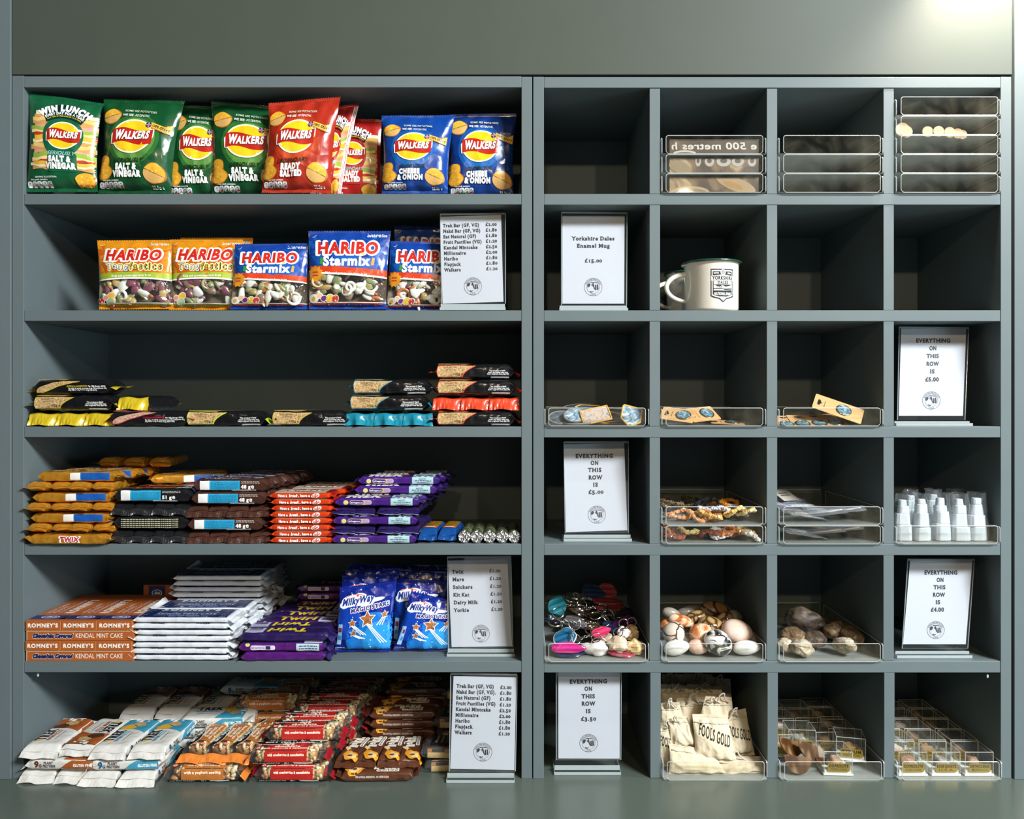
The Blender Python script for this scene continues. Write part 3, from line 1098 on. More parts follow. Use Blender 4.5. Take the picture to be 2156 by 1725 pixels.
class Bar:
    """a wrapped bar lying along x: body, two crimped end seals, printed faces"""

    def __init__(self, name, cat, L, Wd, H, F, body, fin=None, top=None, front=None, under=None, matfn=None, amp=0.9, seed=1.0, droop=(0.0, 0.0), lift=(0, 0), clear=None, filling=None, seam=None, tip=None, finw=1.05, finz=0.5):
        self.__dict__.update(locals())
        self.root = None

    def wob(self, p):
        q = p * 0.045
        s = self.seed
        p = p + Vector((0, self.amp * noise.noise(q + Vector((s, 0, 0))), self.amp * 0.7 * noise.noise(q + Vector((0, s, 5))) + self.amp * 0.55 * (0.3 - abs(noise.noise(q * 2.1 + Vector((s, s, 0)))))))
        p.z = min(max(p.z, 0.3), self.H - 0.1)
        return p

    def ftop(self, x, y, d):
        t = min(0.999, abs(2 * y / self.Wd))
        z = self.H / 2 + self.H / 2 * (1 - t ** NEXP) ** (1 / NEXP)
        return self.wob(Vector((x, y, z))) + Vector((0, 0, d))

    def funder(self, x, y, d):
        p = self.ftop(x, y, 0)
        t = min(0.999, abs(2 * y / self.Wd))
        z = self.H / 2 - self.H / 2 * (1 - t ** NEXP) ** (1 / NEXP)
        return self.wob(Vector((x, y, z))) - Vector((0, 0, d))

    def ffront(self, x, z, d):
        t = min(0.999, abs(2 * z / self.H - 1))
        y = -self.Wd / 2 * (1 - t ** NEXP) ** (1 / NEXP)
        return self.wob(Vector((x, y, z))) + Vector((0, -d, 0))

    def make(self):
        root = bpy.data.objects.new(self.name, None)
        root.empty_display_size = 0.02
        col.objects.link(root)
        L, Wd, H, F = self.L, self.Wd, self.H, self.F
        tp = H * 0.55
        N = 80
        xs = [(-L / 2 + tp * k / 5, 1 - k / 5) for k in range(5)] + [(-L / 2 + tp + (L - 2 * tp) * k / 38, 0) for k in range(39)] + [(L / 2 - tp + tp * (k + 1) / 5, (k + 1) / 5) for k in range(5)]
        mb = MB()

        def ring(x, q, i):
            hs = max(0.04, (1 - q ** 2.2) ** 0.75)
            ws = 1.0 - 0.04 * math.sin(PI * q) + 0.05 * q
            a = 2 * PI * i / N
            c, s = math.cos(a), math.sin(a)
            y = Wd / 2 * ws * math.copysign(abs(c) ** (2 / NEXP), c)
            z = H / 2 + H / 2 * hs * math.copysign(abs(s) ** (2 / NEXP), s)
            p = self.wob(Vector((x, y, z)))
            p.z = max(0.3, p.z + 0.05 * H * q * math.sin(y * 0.13 + self.seed))
            return p
        verts = [ring(x, q, i) for x, q in xs for i in range(N)]
        base = len(mb.v)
        mb.v.extend([tuple(p) for p in verts])
        for j in range(len(xs) - 1):
            for i in range(N):
                a = 360 * (i + 0.5) / N
                side = 'back' if (a < 45 or a > 315) else 'top' if a < 135 else 'front' if a < 225 else 'bottom'
                xm = (xs[j][0] + xs[j + 1][0]) / 2
                m = self.matfn(xm, side) if self.matfn else self.body
                mb.f.append([base + j * N + i, base + (j + 1) * N + i, base + (j + 1) * N + (i + 1) % N, base + j * N + (i + 1) % N])
                mb.m.append(mb.mi(m))
        if self.clear:
            mb.m = [mb.mi(self.clear) if False else k for k in mb.m]
        for art, fn in ((self.top, self.ftop), (self.front, self.ffront), (self.under, self.funder)):
            if art:
                art.put(mb, fn, off=0.5, step=0.09, maxlen=5)
        mb.build('wrapper', root)
        if self.seam:
            sb = MB()
            sb.grid(lambda a, b: self.funder((a - 0.5) * (L - 2 * tp), -Wd * 0.12 + Wd * 0.42 * b, 0.3 + 0.35 * b * (0.7 + 0.3 * math.sin(a * 19))), 24, 4, self.seam)
            sb.build('back_seam', root)
        if self.filling:
            fb = MB()
            rn = random.Random(int(self.seed * 10))
            fb.box(-L / 2 + tp, L / 2 - tp, -Wd * 0.36, Wd * 0.36, H * 0.14, H * 0.8, self.filling[-1])
            for q in range(120):
                x = rn.uniform(-L / 2 + tp * 0.9, L / 2 - tp * 0.9)
                if abs(x) < 30 and q % 3:
                    continue
                if q % 2:
                    y, z = -Wd * 0.36 + rn.uniform(-2, 1), rn.uniform(H * 0.2, H * 0.78)
                else:
                    y, z = rn.uniform(-Wd * 0.36, Wd * 0.36), H * 0.78 + rn.uniform(-2, 1)
                r = rn.uniform(3.2, 7.0)
                fb.blob((x, y, z), (r * 1.25, r * 0.6, r * 0.8), self.filling[q % len(self.filling)], 8, 6, Matrix.Rotation(rn.uniform(0, 3), 3, 'Y'), rough=0.6, seed=q, freq=2)
            fb.build('nut_bar', root)
        for e, sg in ((0, -1), (1, 1)):
            sb = MB()
            ph, n = self.droop[e], 60
            lf = self.lift[e]
            def fin(a, b, sg=sg, ph=ph, lf=lf):
                y = (a - 0.5) * Wd * self.finw * (1 + 0.06 * b)
                t = F * b - (0.9 if int(round(a * n)) % 2 else 0) * (1 if b > 0.99 else 0)
                ang = ph * min(1, b * 2.5)
                wv = (0.16 * F) * math.sin(a * 7.0 + self.seed + sg) * b + lf * a * b
                dx = t * math.cos(ang)
                dz = -t * math.sin(ang) + wv * math.cos(ang)
                z0 = H * (self.finz if sg < 0 else 0.5) + 0.05 * H * math.sin(y * 0.13 + self.seed)
                wv += F * b * (0.30 * noise.noise(Vector((a * 4.2, b * 1.2, self.seed * 3 + sg))) + 0.20 * (0.35 - abs(noise.noise(Vector((a * 9, b * 4, self.seed + sg))))))
                return Vector((sg * (L / 2 - 0.4 + dx + wv * math.sin(ang)), y, min(H - 0.3, max(0.4, z0 + dz)) if self.finz > 0.5 else max(0.4, z0 + dz)))
            tipm = self.tip
            sb.grid(fin, n, 6, self.fin or self.body, matfn=(lambda a, b: tipm if b > 0.8 else (self.fin or self.body)) if tipm else None)
            sb.build('end_seal', root)
        return root

    def put(self, x, y, z, label, group, rz=0.0, flip=False, rx=0.0, ry=0.0):
        """centre x, y and resting height z (front-plane units, z down)"""
        if self.root is None:
            self.root = r = self.make()
            bpy.context.view_layer.update()
        else:
            r = copy_tree(self.root)
        zz = z - (self.H if flip else 0)
        r.location = W(x, y, zz - 0.3)
        r.rotation_euler = (PI + rx if flip else rx, ry, math.radians(rz))
        tag(r, label, self.cat, group)
        return r


def stackpos(i):
    return ('bottom', 'second', 'third', 'fourth', 'fifth', 'sixth', 'seventh', 'eighth')[i] + (' layer' if i else ' layer')


# ---- row 3: oat flapjacks
OAT = ramp_mat('oat_print', [(0.3, (120, 88, 50)), (0.48, (178, 144, 96)), (0.7, (206, 178, 132))], scale=330, rough=0.35, detail=6)
OAT_PINK = ramp_mat('oat_berry_print', [(0.3, (130, 90, 70)), (0.5, (186, 144, 120)), (0.7, (210, 178, 156))], scale=330, rough=0.35)
BLK = film((20, 20, 22), rough=0.16, bump=0.8)


def flap_art(edge, oat, tall):
    """tall: the side with the weight on; otherwise the side with the nutrition lines"""
    A = Art()
    zs = [5 + 24.5 * k / 8 for k in range(9)]
    if tall:
        le = [(-76 - 3 * math.sin(k / 8 * PI), z) for k, z in enumerate(zs)]
        ri = [(-27 + 4 * (k / 8) + 24 * (k / 8) ** 2.2, z) for k, z in enumerate(zs)]
    else:
        le = [(-76 + 2 * k / 8 + 54 * (k / 8) ** 3, z) for k, z in enumerate(zs)]
        ri = [(-66 + 50 * (k / 8) ** 0.9 + 30 * (k / 8) ** 3, z) for k, z in enumerate(zs)]
    A.strip([(x - 1.4, z - 0.6) for x, z in le], [(x + 2.2, z - 0.6) for x, z in ri], ink(edge))
    A.up().strip(le, ri, oat)
    A.up()
    if tall:
        A.text('BEST BEFORE', -52, 24, 3, ink((70, 50, 30)), anchor='c')
        A.text('18 NOV 22', -50, 19, 3, ink((70, 50, 30)), anchor='c')
        A.text('100g e', -46, 8.5, 5, ink((40, 30, 20)), w=1)
        A.text('This product is hand', 30, 17, 2.6, WHITE)
        A.text('made and bakes may vary', 28, 13.5, 2.6, WHITE)
        A.text('Oats originate from the UK', 26, 10, 2.6, WHITE)
        A.rect(34, 2.5, 72, 5.6, ink((216, 216, 216)))
        A.up()
        for k in range(18):
            A.rect(35 + 2 * k, 2.6, 35.8 + 2 * k + 0.5 * (k % 3), 5.4, BLACK)
    else:
        A.text('NUTRITION INFORMATION', -12, 17, 3.4, ink(edge), w=1, width=44)
        A.text('Per 100g Energy 1857kJ', 34, 17, 3, WHITE, width=38)
        A.text('Fat 22g of which saturates 8.2g Carbohydrate 54g', -8, 13, 2.6, WHITE)
        A.text('20g Fibre 4.7g Protein 6.3g Salt 0.20g', -8, 9.5, 2.6, WHITE)
    return A


def flap_top(edge, oat):
    A = Art()
    A.poly([(-78, -26), (-20, -26), (20, 8), (30, 26), (-60, 26), (-78, 10)], ink(edge))
    A.up().poly([(-76, -24), (-22, -24), (16, 8), (26, 24), (-58, 24), (-76, 9)], oat)
    A.up().rect(-10, 10, 20, 22, ink(edge))
    return A


FGR = 'oat bars on the third shelf'
FINS = {'yellow': (190, 164, 30), 'red': (176, 30, 60), 'lime': (182, 204, 44), 'teal': (24, 120, 140), 'orange': (206, 64, 34)}
FJ = {}
for nm, c in FINS.items():
    oat = OAT_PINK if nm == 'red' else OAT
    ff = film(c, rough=0.34, bump=0.7)
    FJ[nm, 'n'] = Bar('oat_bar', 'oat bar', 166, 62, 33, 15, BLK, ff, flap_top(c, oat), flap_art(c, oat, False), seed=len(nm) * 1.7, amp=1.6, droop=(0.5, 0.2), lift=(-6, 7))
    FJ[nm, 't'] = Bar('oat_bar', 'oat bar', 166, 62, 33, 15, BLK, ff, flap_top(c, oat), flap_art(c, oat, True), seed=len(nm) * 2.3, amp=1.6, droop=(0.3, 0.6), lift=(6, -5))
    FJ[nm, 'e'] = Bar('oat_bar', 'oat bar', 156, 58, 32.4, 30, BLK, ff, None, None, seed=len(nm) * 3.1, amp=1.4, droop=(1.15, 0.3), lift=(7, 5), finw=1.04, finz=0.86)
FJ['gold', 't'] = Bar('oat_bar', 'oat bar', 150, 62, 34, 6, BLK, BLK, flap_top((190, 160, 50), OAT), flap_art((190, 160, 50), OAT, True), seed=9, amp=1.6, droop=(0.5, 0.5))
Z3 = 898.5
for i, x in enumerate((87, 147, 207)):
    FJ['yellow', 'e'].put(x, 94, Z3, 'oat bar on the shelf with its yellow flap outward, %s' % ('nearest the upright', 'middle', 'nearest the crimson ended bar')[i], FGR, rz=90)
FJ['yellow', 't'].put(154, 28, Z3 - 33, 'black oat bar with yellow ends, second layer, lying on the yellow flaps', FGR, rz=0.5)
FJ['yellow', 'e'].put(276, 94, Z3 - 33.2, 'yellow end flap of an oat bar lying on top of the red ended bar', FGR, rz=90)
FJ['yellow', 'n'].put(152, 34, Z3 - 66.2, 'black oat bar with yellow ends, topmost of the stack by the left upright', FGR, rz=-2.5)
FJ['red', 'n'].put(317, 24, Z3, 'black oat bar with crimson ends and a pink oat window', FGR)
FJ['lime', 't'].put(476, 26, Z3, 'black oat bar with lime green ends in the middle of the shelf', FGR, rz=1)
FJ['gold', 't'].put(655, 28, Z3, 'black oat bar with a thin gold line and no coloured ends', FGR)
for i, x in enumerate((757, 818, 879)):
    FJ['teal', 'e'].put(x, 94, Z3, 'teal end flap of an oat bar on the shelf, %s' % ('nearest the gold lined bar', 'middle one', 'nearest the orange ended bar')[i], FGR, rz=90)
FJ['teal', 't'].put(818, 30, Z3 - 33, 'black oat bar with teal ends, lower of the two lying on the teal flaps', FGR, rz=-0.5)
FJ['teal', 't'].put(823, 34, Z3 - 66.4, 'black oat bar with teal ends, topmost of its stack', FGR, rz=0.8)
FJ['orange', 't'].put(1001, 30, Z3, 'black oat bar with orange ends, lowest of its stack', FGR)
for i, x in enumerate((942, 1002, 1062)):
    FJ['orange', 'e'].put(x, 94, Z3 - 33, 'orange end flap of an oat bar in the second layer, %s' % ('nearest the teal bars', 'middle of three', 'nearest the upright')[i], FGR, rz=90)
FJ['orange', 't'].put(1002, 26, Z3 - 66, 'black oat bar with orange ends, second from the top of its stack', FGR, rz=-0.6)
FJ['orange', 't'].put(999, 34, Z3 - 99.4, 'black oat bar with orange ends, topmost bar of the whole shelf', FGR, rz=0.8)

# ---- row 4: chocolate bars
GOLD = mat('gold_foil', (216, 150, 46), rough=0.22, metal=0.55, coat=0.3, var=0.12, vscale=50, bump=0.8, bscale=50, bdist=0.004, crease=True)
BLUEP = film((22, 92, 176), rough=0.4, bump=0.3)
CYAN = film((36, 150, 190), rough=0.4, bump=0.3)


def small_lines(A, x0, x1, zs, m, h=1.0):
    rnd = random.Random(int(x0 * 7))
    for z in zs:
        x = x0
        while x < x1 - 2:
            w = rnd.uniform(2, 7)
            A.rect(x, z, min(x1, x + w), z + h, m)
            x += w + 1.2


def twix_front(logo):
    A = Art()
    if logo:
        for dx, dz in ((-1, 0), (1, 0), (0, 1), (0, -1)):
            A.text('TWIX', 4 + dx, 6.5 + dz, 9.5, WHITE, w=3, anchor='c', slant=0.15)
        A.up().text('TWIX', 4, 6.5, 9.5, ink((188, 36, 50)), w=2, anchor='c', slant=0.15)
    else:
        A.rect(-14, 3.4, 8, 18.4, ink((226, 224, 216)))
        A.rect(8, 3.4, 70, 18.4, BLUEP)
        A.up()
        small_lines(A, 11, 67, [5 + 2.0 * k for k in range(7)], ink((14, 50, 110)), 0.7)
    return A


def twix_top():
    A = Art()
    for dx in (-36, 34):
        A.ell(dx, 2, 26, 9, ink((226, 224, 216)), 0.1)
        A.up().text('TWIX', dx, -3, 10, ink((30, 92, 170)) if dx > 0 else ink((120, 60, 24)), w=2, anchor='c')
    return A


def end_band(c1=(226, 224, 216), c2=(120, 60, 24)):
    A = Art()
    A.rect(-70, -13, -46, 12, ink(c1))
    A.up().ell(-63, 0, 5, 9, ink(c2))
    small_lines(A, -56, -48, [-8, -4, 0, 4], ink((120, 120, 130)), 1)
    return A


CHG = 'chocolate bars on the fourth shelf'
TW_X = Bar('chocolate_bar', 'chocolate bar', 164, 46, 21.6, 8, GOLD, None, twix_top(), twix_front(False), seed=3.3, amp=1.3, droop=(0.2, 0.1), lift=(4, -4))
TW_L = Bar('chocolate_bar', 'chocolate bar', 166, 46, 21.6, 12, GOLD, None, twix_top(), twix_front(True), seed=5.3, amp=1.3, droop=(-0.5, 0.2), lift=(4, -4))
TW_E = Bar('chocolate_bar', 'chocolate bar', 150, 44, 21.4, 15, GOLD, None, end_band(), None, seed=7.7, amp=1.6, droop=(0.35, 0.3), lift=(6, -6), seam=GOLD)
Z4 = 1146
T = 21.8
TW_L.put(148, 12, Z4, 'gold chocolate bar with a red name, lying on the shelf under the gold stack', CHG, rz=-1)
for lay, dx in ((1, 3), (3, 0), (5, 0)):
    for i, x in enumerate((80, 123, 166, 209)):
        TW_E.put(x + dx, 78 + 4 * (i % 2), Z4 - T * lay, 'gold bar end on in the %s, %s' % (stackpos(lay), ('nearest the upright', 'second from the upright', 'third from the upright', 'beside the black bars')[i]), CHG, rz=90 + (-3, 2, -2, 3)[i])
for lay, x in ((2, 147), (4, 150), (6, 159)):
    TW_X.put(x, 22 + lay, Z4 - T * lay, 'gold bar with a blue panel facing out, %s of the gold stack' % stackpos(lay), CHG, rz=(0, 0.6, -1, 0.4, 1, -0.5, -0.8)[lay])
    if lay == 6:
        for k in (1, 2):
            TW_X.put(x + 6 + 12 * k, 24 + lay + 50 * k, Z4 - T * lay, 'gold chocolate bar lying behind the top blue panelled bar, %s row back' % ('first', 'second')[k - 1], CHG, rz=2 * k)
for i, x in enumerate((176, 224, 272)):
    TW_E.put(x + 10, 176, Z4 - T * 7, 'gold bar end on at the very top back of its stack, %s of three' % ('first', 'middle', 'last')[i], CHG, rz=90 + 8 * (i - 1))
TW_X.put(352, 128, Z4 - 116.4, 'gold bar with a blue end slanting over the black bars, front one', CHG, rz=16)
TW_X.put(322, 196, Z4 - 116.4, 'gold bar with a blue end slanting over the black bars, rear one', CHG, rz=14)

BLKW = film((24, 24, 26), rough=0.22, bump=0.7)


def label_front(tone, weight, H, L):
    A = Art()
    x0 = -L / 2 + 14
    A.rect(x0, 4, x0 + 20, H - 4, ink((222, 220, 216)))
    A.rect(x0 + 20, 4, x0 + 84, H - 4, CYAN)
    A.up()
    small_lines(A, x0 + 23, x0 + 81, [6 + 2.3 * k for k in range(int((H - 11) / 2.3))], ink((16, 70, 110)), 0.8)
    small_lines(A, x0 + 87, x0 + 126, [H - 6.5, H - 9.2], ink((190, 190, 180)), 1.0)
    A.text(weight, x0 + 87, 7, 7, WHITE, w=2)
    A.text('e', x0 + 108, 7, 9, WHITE, w=1)
    A.rect(x0 + 66, 1.2, x0 + 118, 4.4, ink((220, 220, 220)))
    A.up()
    for k in range(24):
        A.rect(x0 + 67 + 2.1 * k, 1.3, x0 + 67.7 + 2.1 * k + 0.5 * (k % 3), 4.2, BLACK)
    return A


def script_top(word, fill, edge, L):
    A = Art()
    for dx, dy in ((-1.3, 0), (1.3, 0), (0, 1.3), (0, -1.3)):
        A.text(word, -8 + dx, -9 + dy, 19, ink(edge), w=3, anchor='c', slant=0.3, width=L * 0.62)
    A.up().text(word, -8, -9, 19, ink(fill), w=2, anchor='c', slant=0.3, width=L * 0.62)
    A.ell(L / 2 - 26, 0, 11, 9, ink((200, 200, 200)))
    A.up().text('e', L / 2 - 26, -3, 6, BLACK, anchor='c')
    return A


def text_panel(L, H):
    A = Art()
    for k in range(5):
        small_lines(A, -L / 2 + 16, L / 2 - 20, [4 + (H - 8) / 5 * k], ink((178, 174, 140)), 2.0)
    return A


def end_text(words):
    A = Art()
    A.rect(-76, -15, -73, 14, ink((200, 200, 200)))
    A.text(words, -68, -6, 8, ink((206, 200, 176)), w=2, rot=PI / 2 * 0)
    return A


MA_X = Bar('chocolate_bar', 'chocolate bar', 162, 42, 29, 8, BLKW, None, script_top('Mars', (170, 30, 24), (206, 160, 80), 160), label_front(0, '51 g', 29, 162), seed=2.1, amp=1.2, droop=(0.9, 0.7))
MA_N = Bar('chocolate_bar', 'chocolate bar', 158, 42, 29, 8, BLKW, None, script_top('Mars', (170, 30, 24), (206, 160, 80), 158), text_panel(158, 29), seed=4.1, amp=1.2, droop=(0.9, 0.7))
MA_E = Bar('chocolate_bar', 'chocolate bar', 150, 42, 28.6, 14, BLKW, film((36, 36, 38), rough=0.3), None, None, seed=6.1, amp=1.5, droop=(1.3, 1.0), lift=(4, -4))
M = 29.1
for lay in (0, 2):
    for i, x in enumerate((252, 295, 338, 380)):
        MA_E.put(x + lay, 84 + 3 * (i % 2), Z4 - M * lay, 'black bar end on in the %s, %s' % (stackpos(lay), ('beside the gold bars', 'second from the gold bars', 'third from the gold bars', 'beside the brown bars')[i]), CHG, rz=90)
MA_N.put(316, 26, Z4 - M, 'black chocolate bar with pale small print along its side, second layer of the black stack', CHG)
MA_X.put(320, 24, Z4 - M * 3, 'black chocolate bar with a bright blue label, top front of the black stack', CHG, rz=0.6)
for k in (1, 2):
    MA_X.put(322 + 4 * k, 24 + 45 * k, Z4 - M * 3, 'black bar lying %s the blue labelled one atop its stack' % ('right behind', 'two rows behind')[k - 1], CHG)

BRW = film((66, 40, 32), rough=0.2, bump=0.7)
SN_X = Bar('chocolate_bar', 'chocolate bar', 158, 42, 27.2, 9, BRW, None, script_top('SNICKERS', (40, 60, 120), (200, 196, 190), 158), label_front(0, '48 g', 27.2, 158), seed=8.1, amp=1.2, droop=(0.6, 0.5), lift=(3, 6))
SN_E = Bar('chocolate_bar', 'chocolate bar', 150, 42, 26.8, 14, BRW, None, None, None, seed=9.1, amp=1.5, droop=(1.25, 1.0), lift=(4, -4), tip=film((70, 46, 40)))
SN = 27.3
for lay in (0, 2):
    for i, x in enumerate((414, 457, 500, 543)):
        SN_E.put(x - lay, 84 + 3 * (i % 2), Z4 - SN * lay, 'brown bar end on in the %s, %s' % (stackpos(lay), ('beside the black bars', 'second from the black bars', 'third from the black bars', 'beside the orange red bars')[i]), CHG, rz=90)
SN_X.put(474, 22, Z4 - SN, 'brown chocolate bar with a blue label in the second layer of the brown stack', CHG, rz=0.5)
SN_X.put(481, 24, Z4 - SN * 3, 'brown chocolate bar with a blue label, second from the top of the brown stack', CHG)
for k in range(5):
    SN_X.put(484 + 10 * k, 26 + 45 * k, Z4 - SN * (4 if k < 5 else 3), 'brown chocolate bar on top of the brown stack, %s' % ('at the front with its blue label', 'one row behind the front', 'two rows behind the front', 'three rows behind the front', 'at the very back')[k], CHG, rz=(0.3, 1, -1, 1.5, 0)[k])
    if k:
        SN_X.put(484 + 8 * k, 26 + 45 * k, Z4 - SN * 3, 'brown bar under the topmost layer of its stack, %s' % ('one row back', 'two rows back', 'three rows back', 'four rows back')[k - 1], CHG)

KITF = film((214, 62, 20), rough=0.2, bump=0.5, metal=0.25)
KITT = film((150, 34, 28), rough=0.2, bump=0.5, metal=0.2)


def kit_front():
    A = Art()
    A.text('Have a', -48, 4.2, 5, WHITE, w=2, width=20)
    A.text('break', -25, 4.0, 5.6, WHITE, w=2, slant=0.25, width=18)
    A.text(', have a', -5, 4.2, 5, WHITE, w=2, width=25)
    A.ell(31, 6.6, 9, 4.6, ink((236, 226, 220)), 0.25)
    A.up().text('KitKat', 31, 4.8, 4.2, ink((190, 40, 30)), w=2, anchor='c', rot=0.2, sx=0.75)
    return A


def kit_top():
    A = Art()
    A.rect(-56, -34, 52, 30, film((200, 186, 160), rough=0.25))
    A.up().ell(0, 0, 40, 22, KITT)
    A.up().text('KitKat', 0, -8, 16, WHITE, w=2, anchor='c', slant=0.15)
    return A


KK = Bar('chocolate_wafer', 'chocolate bar', 130, 74, 13.4, 9, KITF, film((196, 44, 24), rough=0.25), kit_top(), kit_front(), seed=3.9, amp=0.7, droop=(0.1, 0.1), matfn=lambda x, s: KITF if s in ('front', 'back') else KITT)
for lay in range(8):
    KK.put(634 + (0, 2, -3, 0, -1, 2, 1, -2)[lay], 40 + (lay % 3), Z4 - 13.5 * lay, 'orange red chocolate wafer bar, %s' % ('lowest of its stack', 'second from the shelf in its stack', 'third from the shelf in its stack', 'fourth from the shelf in its stack', 'fourth from the top of its stack', 'third from the top of its stack', 'second from the top of its stack', 'topmost at the front of its stack')[lay], CHG)
for k in (1, 2):
    for lay in (6, 7):
        KK.put(640 + 8 * k, 40 + 79 * k, Z4 - 13.5 * lay, 'orange red wafer bar %s the front stack, %s' % ('just behind' if k == 1 else 'two rows behind', 'uppermost' if lay == 7 else 'one below the top'), CHG)

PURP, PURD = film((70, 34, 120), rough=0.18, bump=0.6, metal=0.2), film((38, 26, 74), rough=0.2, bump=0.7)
MINT = ink((156, 186, 186))


def milk_front():
    A = Art()
    A.ell(-66, 8.5, 5.2, 5.2, ink((196, 196, 120)), n=18)
    A.rect(-58, 3.4, -12, 13.5, ink((206, 176, 120)), r=4.5)
    A.up().rect(-57, 4.2, -29, 12.7, ink((62, 44, 120)), r=4)
    A.rect(-27, 4.2, -13, 12.7, ink((160, 140, 180)), r=4)
    A.up().text('BeTreatwise.net', -43, 6.6, 3.0, WHITE, w=1, anchor='c', width=25)
    A.rect(28, 2.2, 74, 17.2, MINT)
    A.up().text('MADE BY', 51, 12, 2.4, ink((60, 60, 110)), anchor='c')
    small_lines(A, 34, 70, [8.4], ink((60, 60, 110)), 1.8)
    small_lines(A, 38, 66, [4.4], ink((80, 80, 130)), 1.2)
    return A


def milk_top():
    A = Art()
    A.text('DAIRY', -70, 4, 13, ink((214, 212, 208)), w=3, slant=0.3)
    A.text('MILK', -66, -18, 18, ink((226, 224, 220)), w=3, slant=0.3)
    A.poly([(-10, -14), (20, -8), (24, -2), (0, -4)], ink((150, 90, 50)))
    A.poly([(-16, -2), (10, 6), (14, 12), (-10, 8)], ink((120, 66, 36)))
    A.rect(30, -22, 78, 20, MINT)
    A.up().rect(36, -16, 72, 2, ink((74, 50, 120)))
    A.up().ell(54, -12, 8, 3, ink((190, 160, 90)))
    small_lines(A, 40, 68, [-6, -2], ink((170, 160, 200)), 1.4)
    return A


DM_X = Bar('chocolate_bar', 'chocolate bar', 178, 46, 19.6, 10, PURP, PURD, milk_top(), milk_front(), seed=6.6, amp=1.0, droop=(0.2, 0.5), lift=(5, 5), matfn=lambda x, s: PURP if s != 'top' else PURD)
A_leaf = Art()
A_leaf.ell(-64, 0, 9, 14, ink((150, 160, 190)), 0.3)
DM_E = Bar('chocolate_bar', 'chocolate bar', 160, 46, 19.2, 14, PURD, None, A_leaf, A_leaf and None, seed=8.6, amp=1.5, droop=(0.7, 0.6), lift=(7, -6), tip=film((120, 130, 165)))
DM = 19.7
DP = ('in the bottom layer', 0, 'in the third layer', 0, 'in the fifth layer')
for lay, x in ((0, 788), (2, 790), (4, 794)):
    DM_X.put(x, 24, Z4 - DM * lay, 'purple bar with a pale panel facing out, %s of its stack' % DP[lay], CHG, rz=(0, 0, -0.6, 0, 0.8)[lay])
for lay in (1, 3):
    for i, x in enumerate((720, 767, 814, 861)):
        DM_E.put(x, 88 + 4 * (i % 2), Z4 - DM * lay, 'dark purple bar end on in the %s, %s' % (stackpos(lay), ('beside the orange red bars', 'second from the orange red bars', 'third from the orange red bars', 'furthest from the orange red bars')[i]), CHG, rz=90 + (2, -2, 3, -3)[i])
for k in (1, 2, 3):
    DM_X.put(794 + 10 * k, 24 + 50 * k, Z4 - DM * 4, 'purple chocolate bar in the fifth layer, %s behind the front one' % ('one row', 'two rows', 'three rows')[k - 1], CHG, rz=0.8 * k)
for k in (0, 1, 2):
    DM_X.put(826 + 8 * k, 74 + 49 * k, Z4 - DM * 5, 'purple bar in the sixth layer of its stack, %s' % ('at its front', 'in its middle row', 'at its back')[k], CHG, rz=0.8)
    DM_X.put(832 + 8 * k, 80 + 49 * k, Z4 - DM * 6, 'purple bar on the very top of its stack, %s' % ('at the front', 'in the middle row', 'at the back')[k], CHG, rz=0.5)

# two small blue and orange biscuit packs pointing into the shelf
NAVYF = film((18, 66, 128), rough=0.25)
A_ = Art()
A_.rect(-46, -14, 44, 14, film((206, 150, 36), rough=0.25))
A_.up()
for k in range(7):
    A_.poly([(-20 + 9 * k, -14), (-17 + 9 * k, 0), (-20 + 9 * k, 14), (-16 + 9 * k, 14), (-13 + 9 * k, 0), (-16 + 9 * k, -14)], ink((66, 40, 16)))
A_.rect(-46, -14, -26, 14, ink((206, 84, 40)))
A_.up().poly([(-41, -11), (-33, -9), (-33, 11), (-39, 10)], WHITE)
BIS = Bar('biscuit_pack', 'biscuit pack', 118, 36, 30, 12, NAVYF, None, A_, None, seed=4.4, amp=0.8, droop=(1.0, 0.5), lift=(4, 2))
BIS.put(905, 76, Z4, 'small blue and orange biscuit pack beside the purple bars', CHG, rz=85)
BIS.put(945, 76, Z4, 'small blue and orange biscuit pack beside the foil rolls', CHG, rz=86)

# five foil rolls of pastilles
FOIL = mat('silver_foil', (214, 210, 206), rough=0.25, metal=0.9, var=0.15, vscale=200, bump=1.0, bscale=190, bdist=0.003, crease=True)
ROLLW = ramp_mat('roll_wrapper', [(0.35, (36, 46, 24)), (0.5, (70, 84, 40)), (0.62, (150, 150, 120)), (0.75, (60, 40, 40))], scale=120, rough=0.22, coat=0.4)
for i, u in enumerate((976.5, 1003.5, 1030, 1056.5, 1083)):
    r = 13.4
    t = thing('sweet_roll', 'foil ended roll of pastilles on the shelf, %s' % ('beside the biscuit packs', 'second from the biscuit packs', 'middle of the five', 'second from the upright', 'next to the upright')[i], 'sweets', (u + (0, -0.5, 0, 0.6, 0)[i], 6, Z4), CHG, rot=(0, 0, (-0.06, -0.02, 0, 0.02, 0.04)[i]))
    mb = MB()
    Mx = Matrix.Translation((0, 0, r)) @ Matrix.Rotation(-PI / 2, 4, 'X')
    mb.lathe([(r, 4), (r + 0.3, 6), (r + 0.3, 108), (r, 110)], ROLLW, 28, Mx)
    mb.build('wrapper', t)
    mb = MB()
    rnd = random.Random(i)
    prof = []
    for k in range(9):
        q = k / 8
        prof.append((r * (1.0 - 0.0 * q) * q, 1.5 * (1 - q) + 0.6 + (3 if k == 8 else 0) + rnd.uniform(-0.4, 0.4)))
    mb.lathe(prof, FOIL, 28, Mx)
    mb.lathe([(r, 3.6), (r + 0.1, 5)], FOIL, 28, Mx)
    mb.build('foil_end', t)
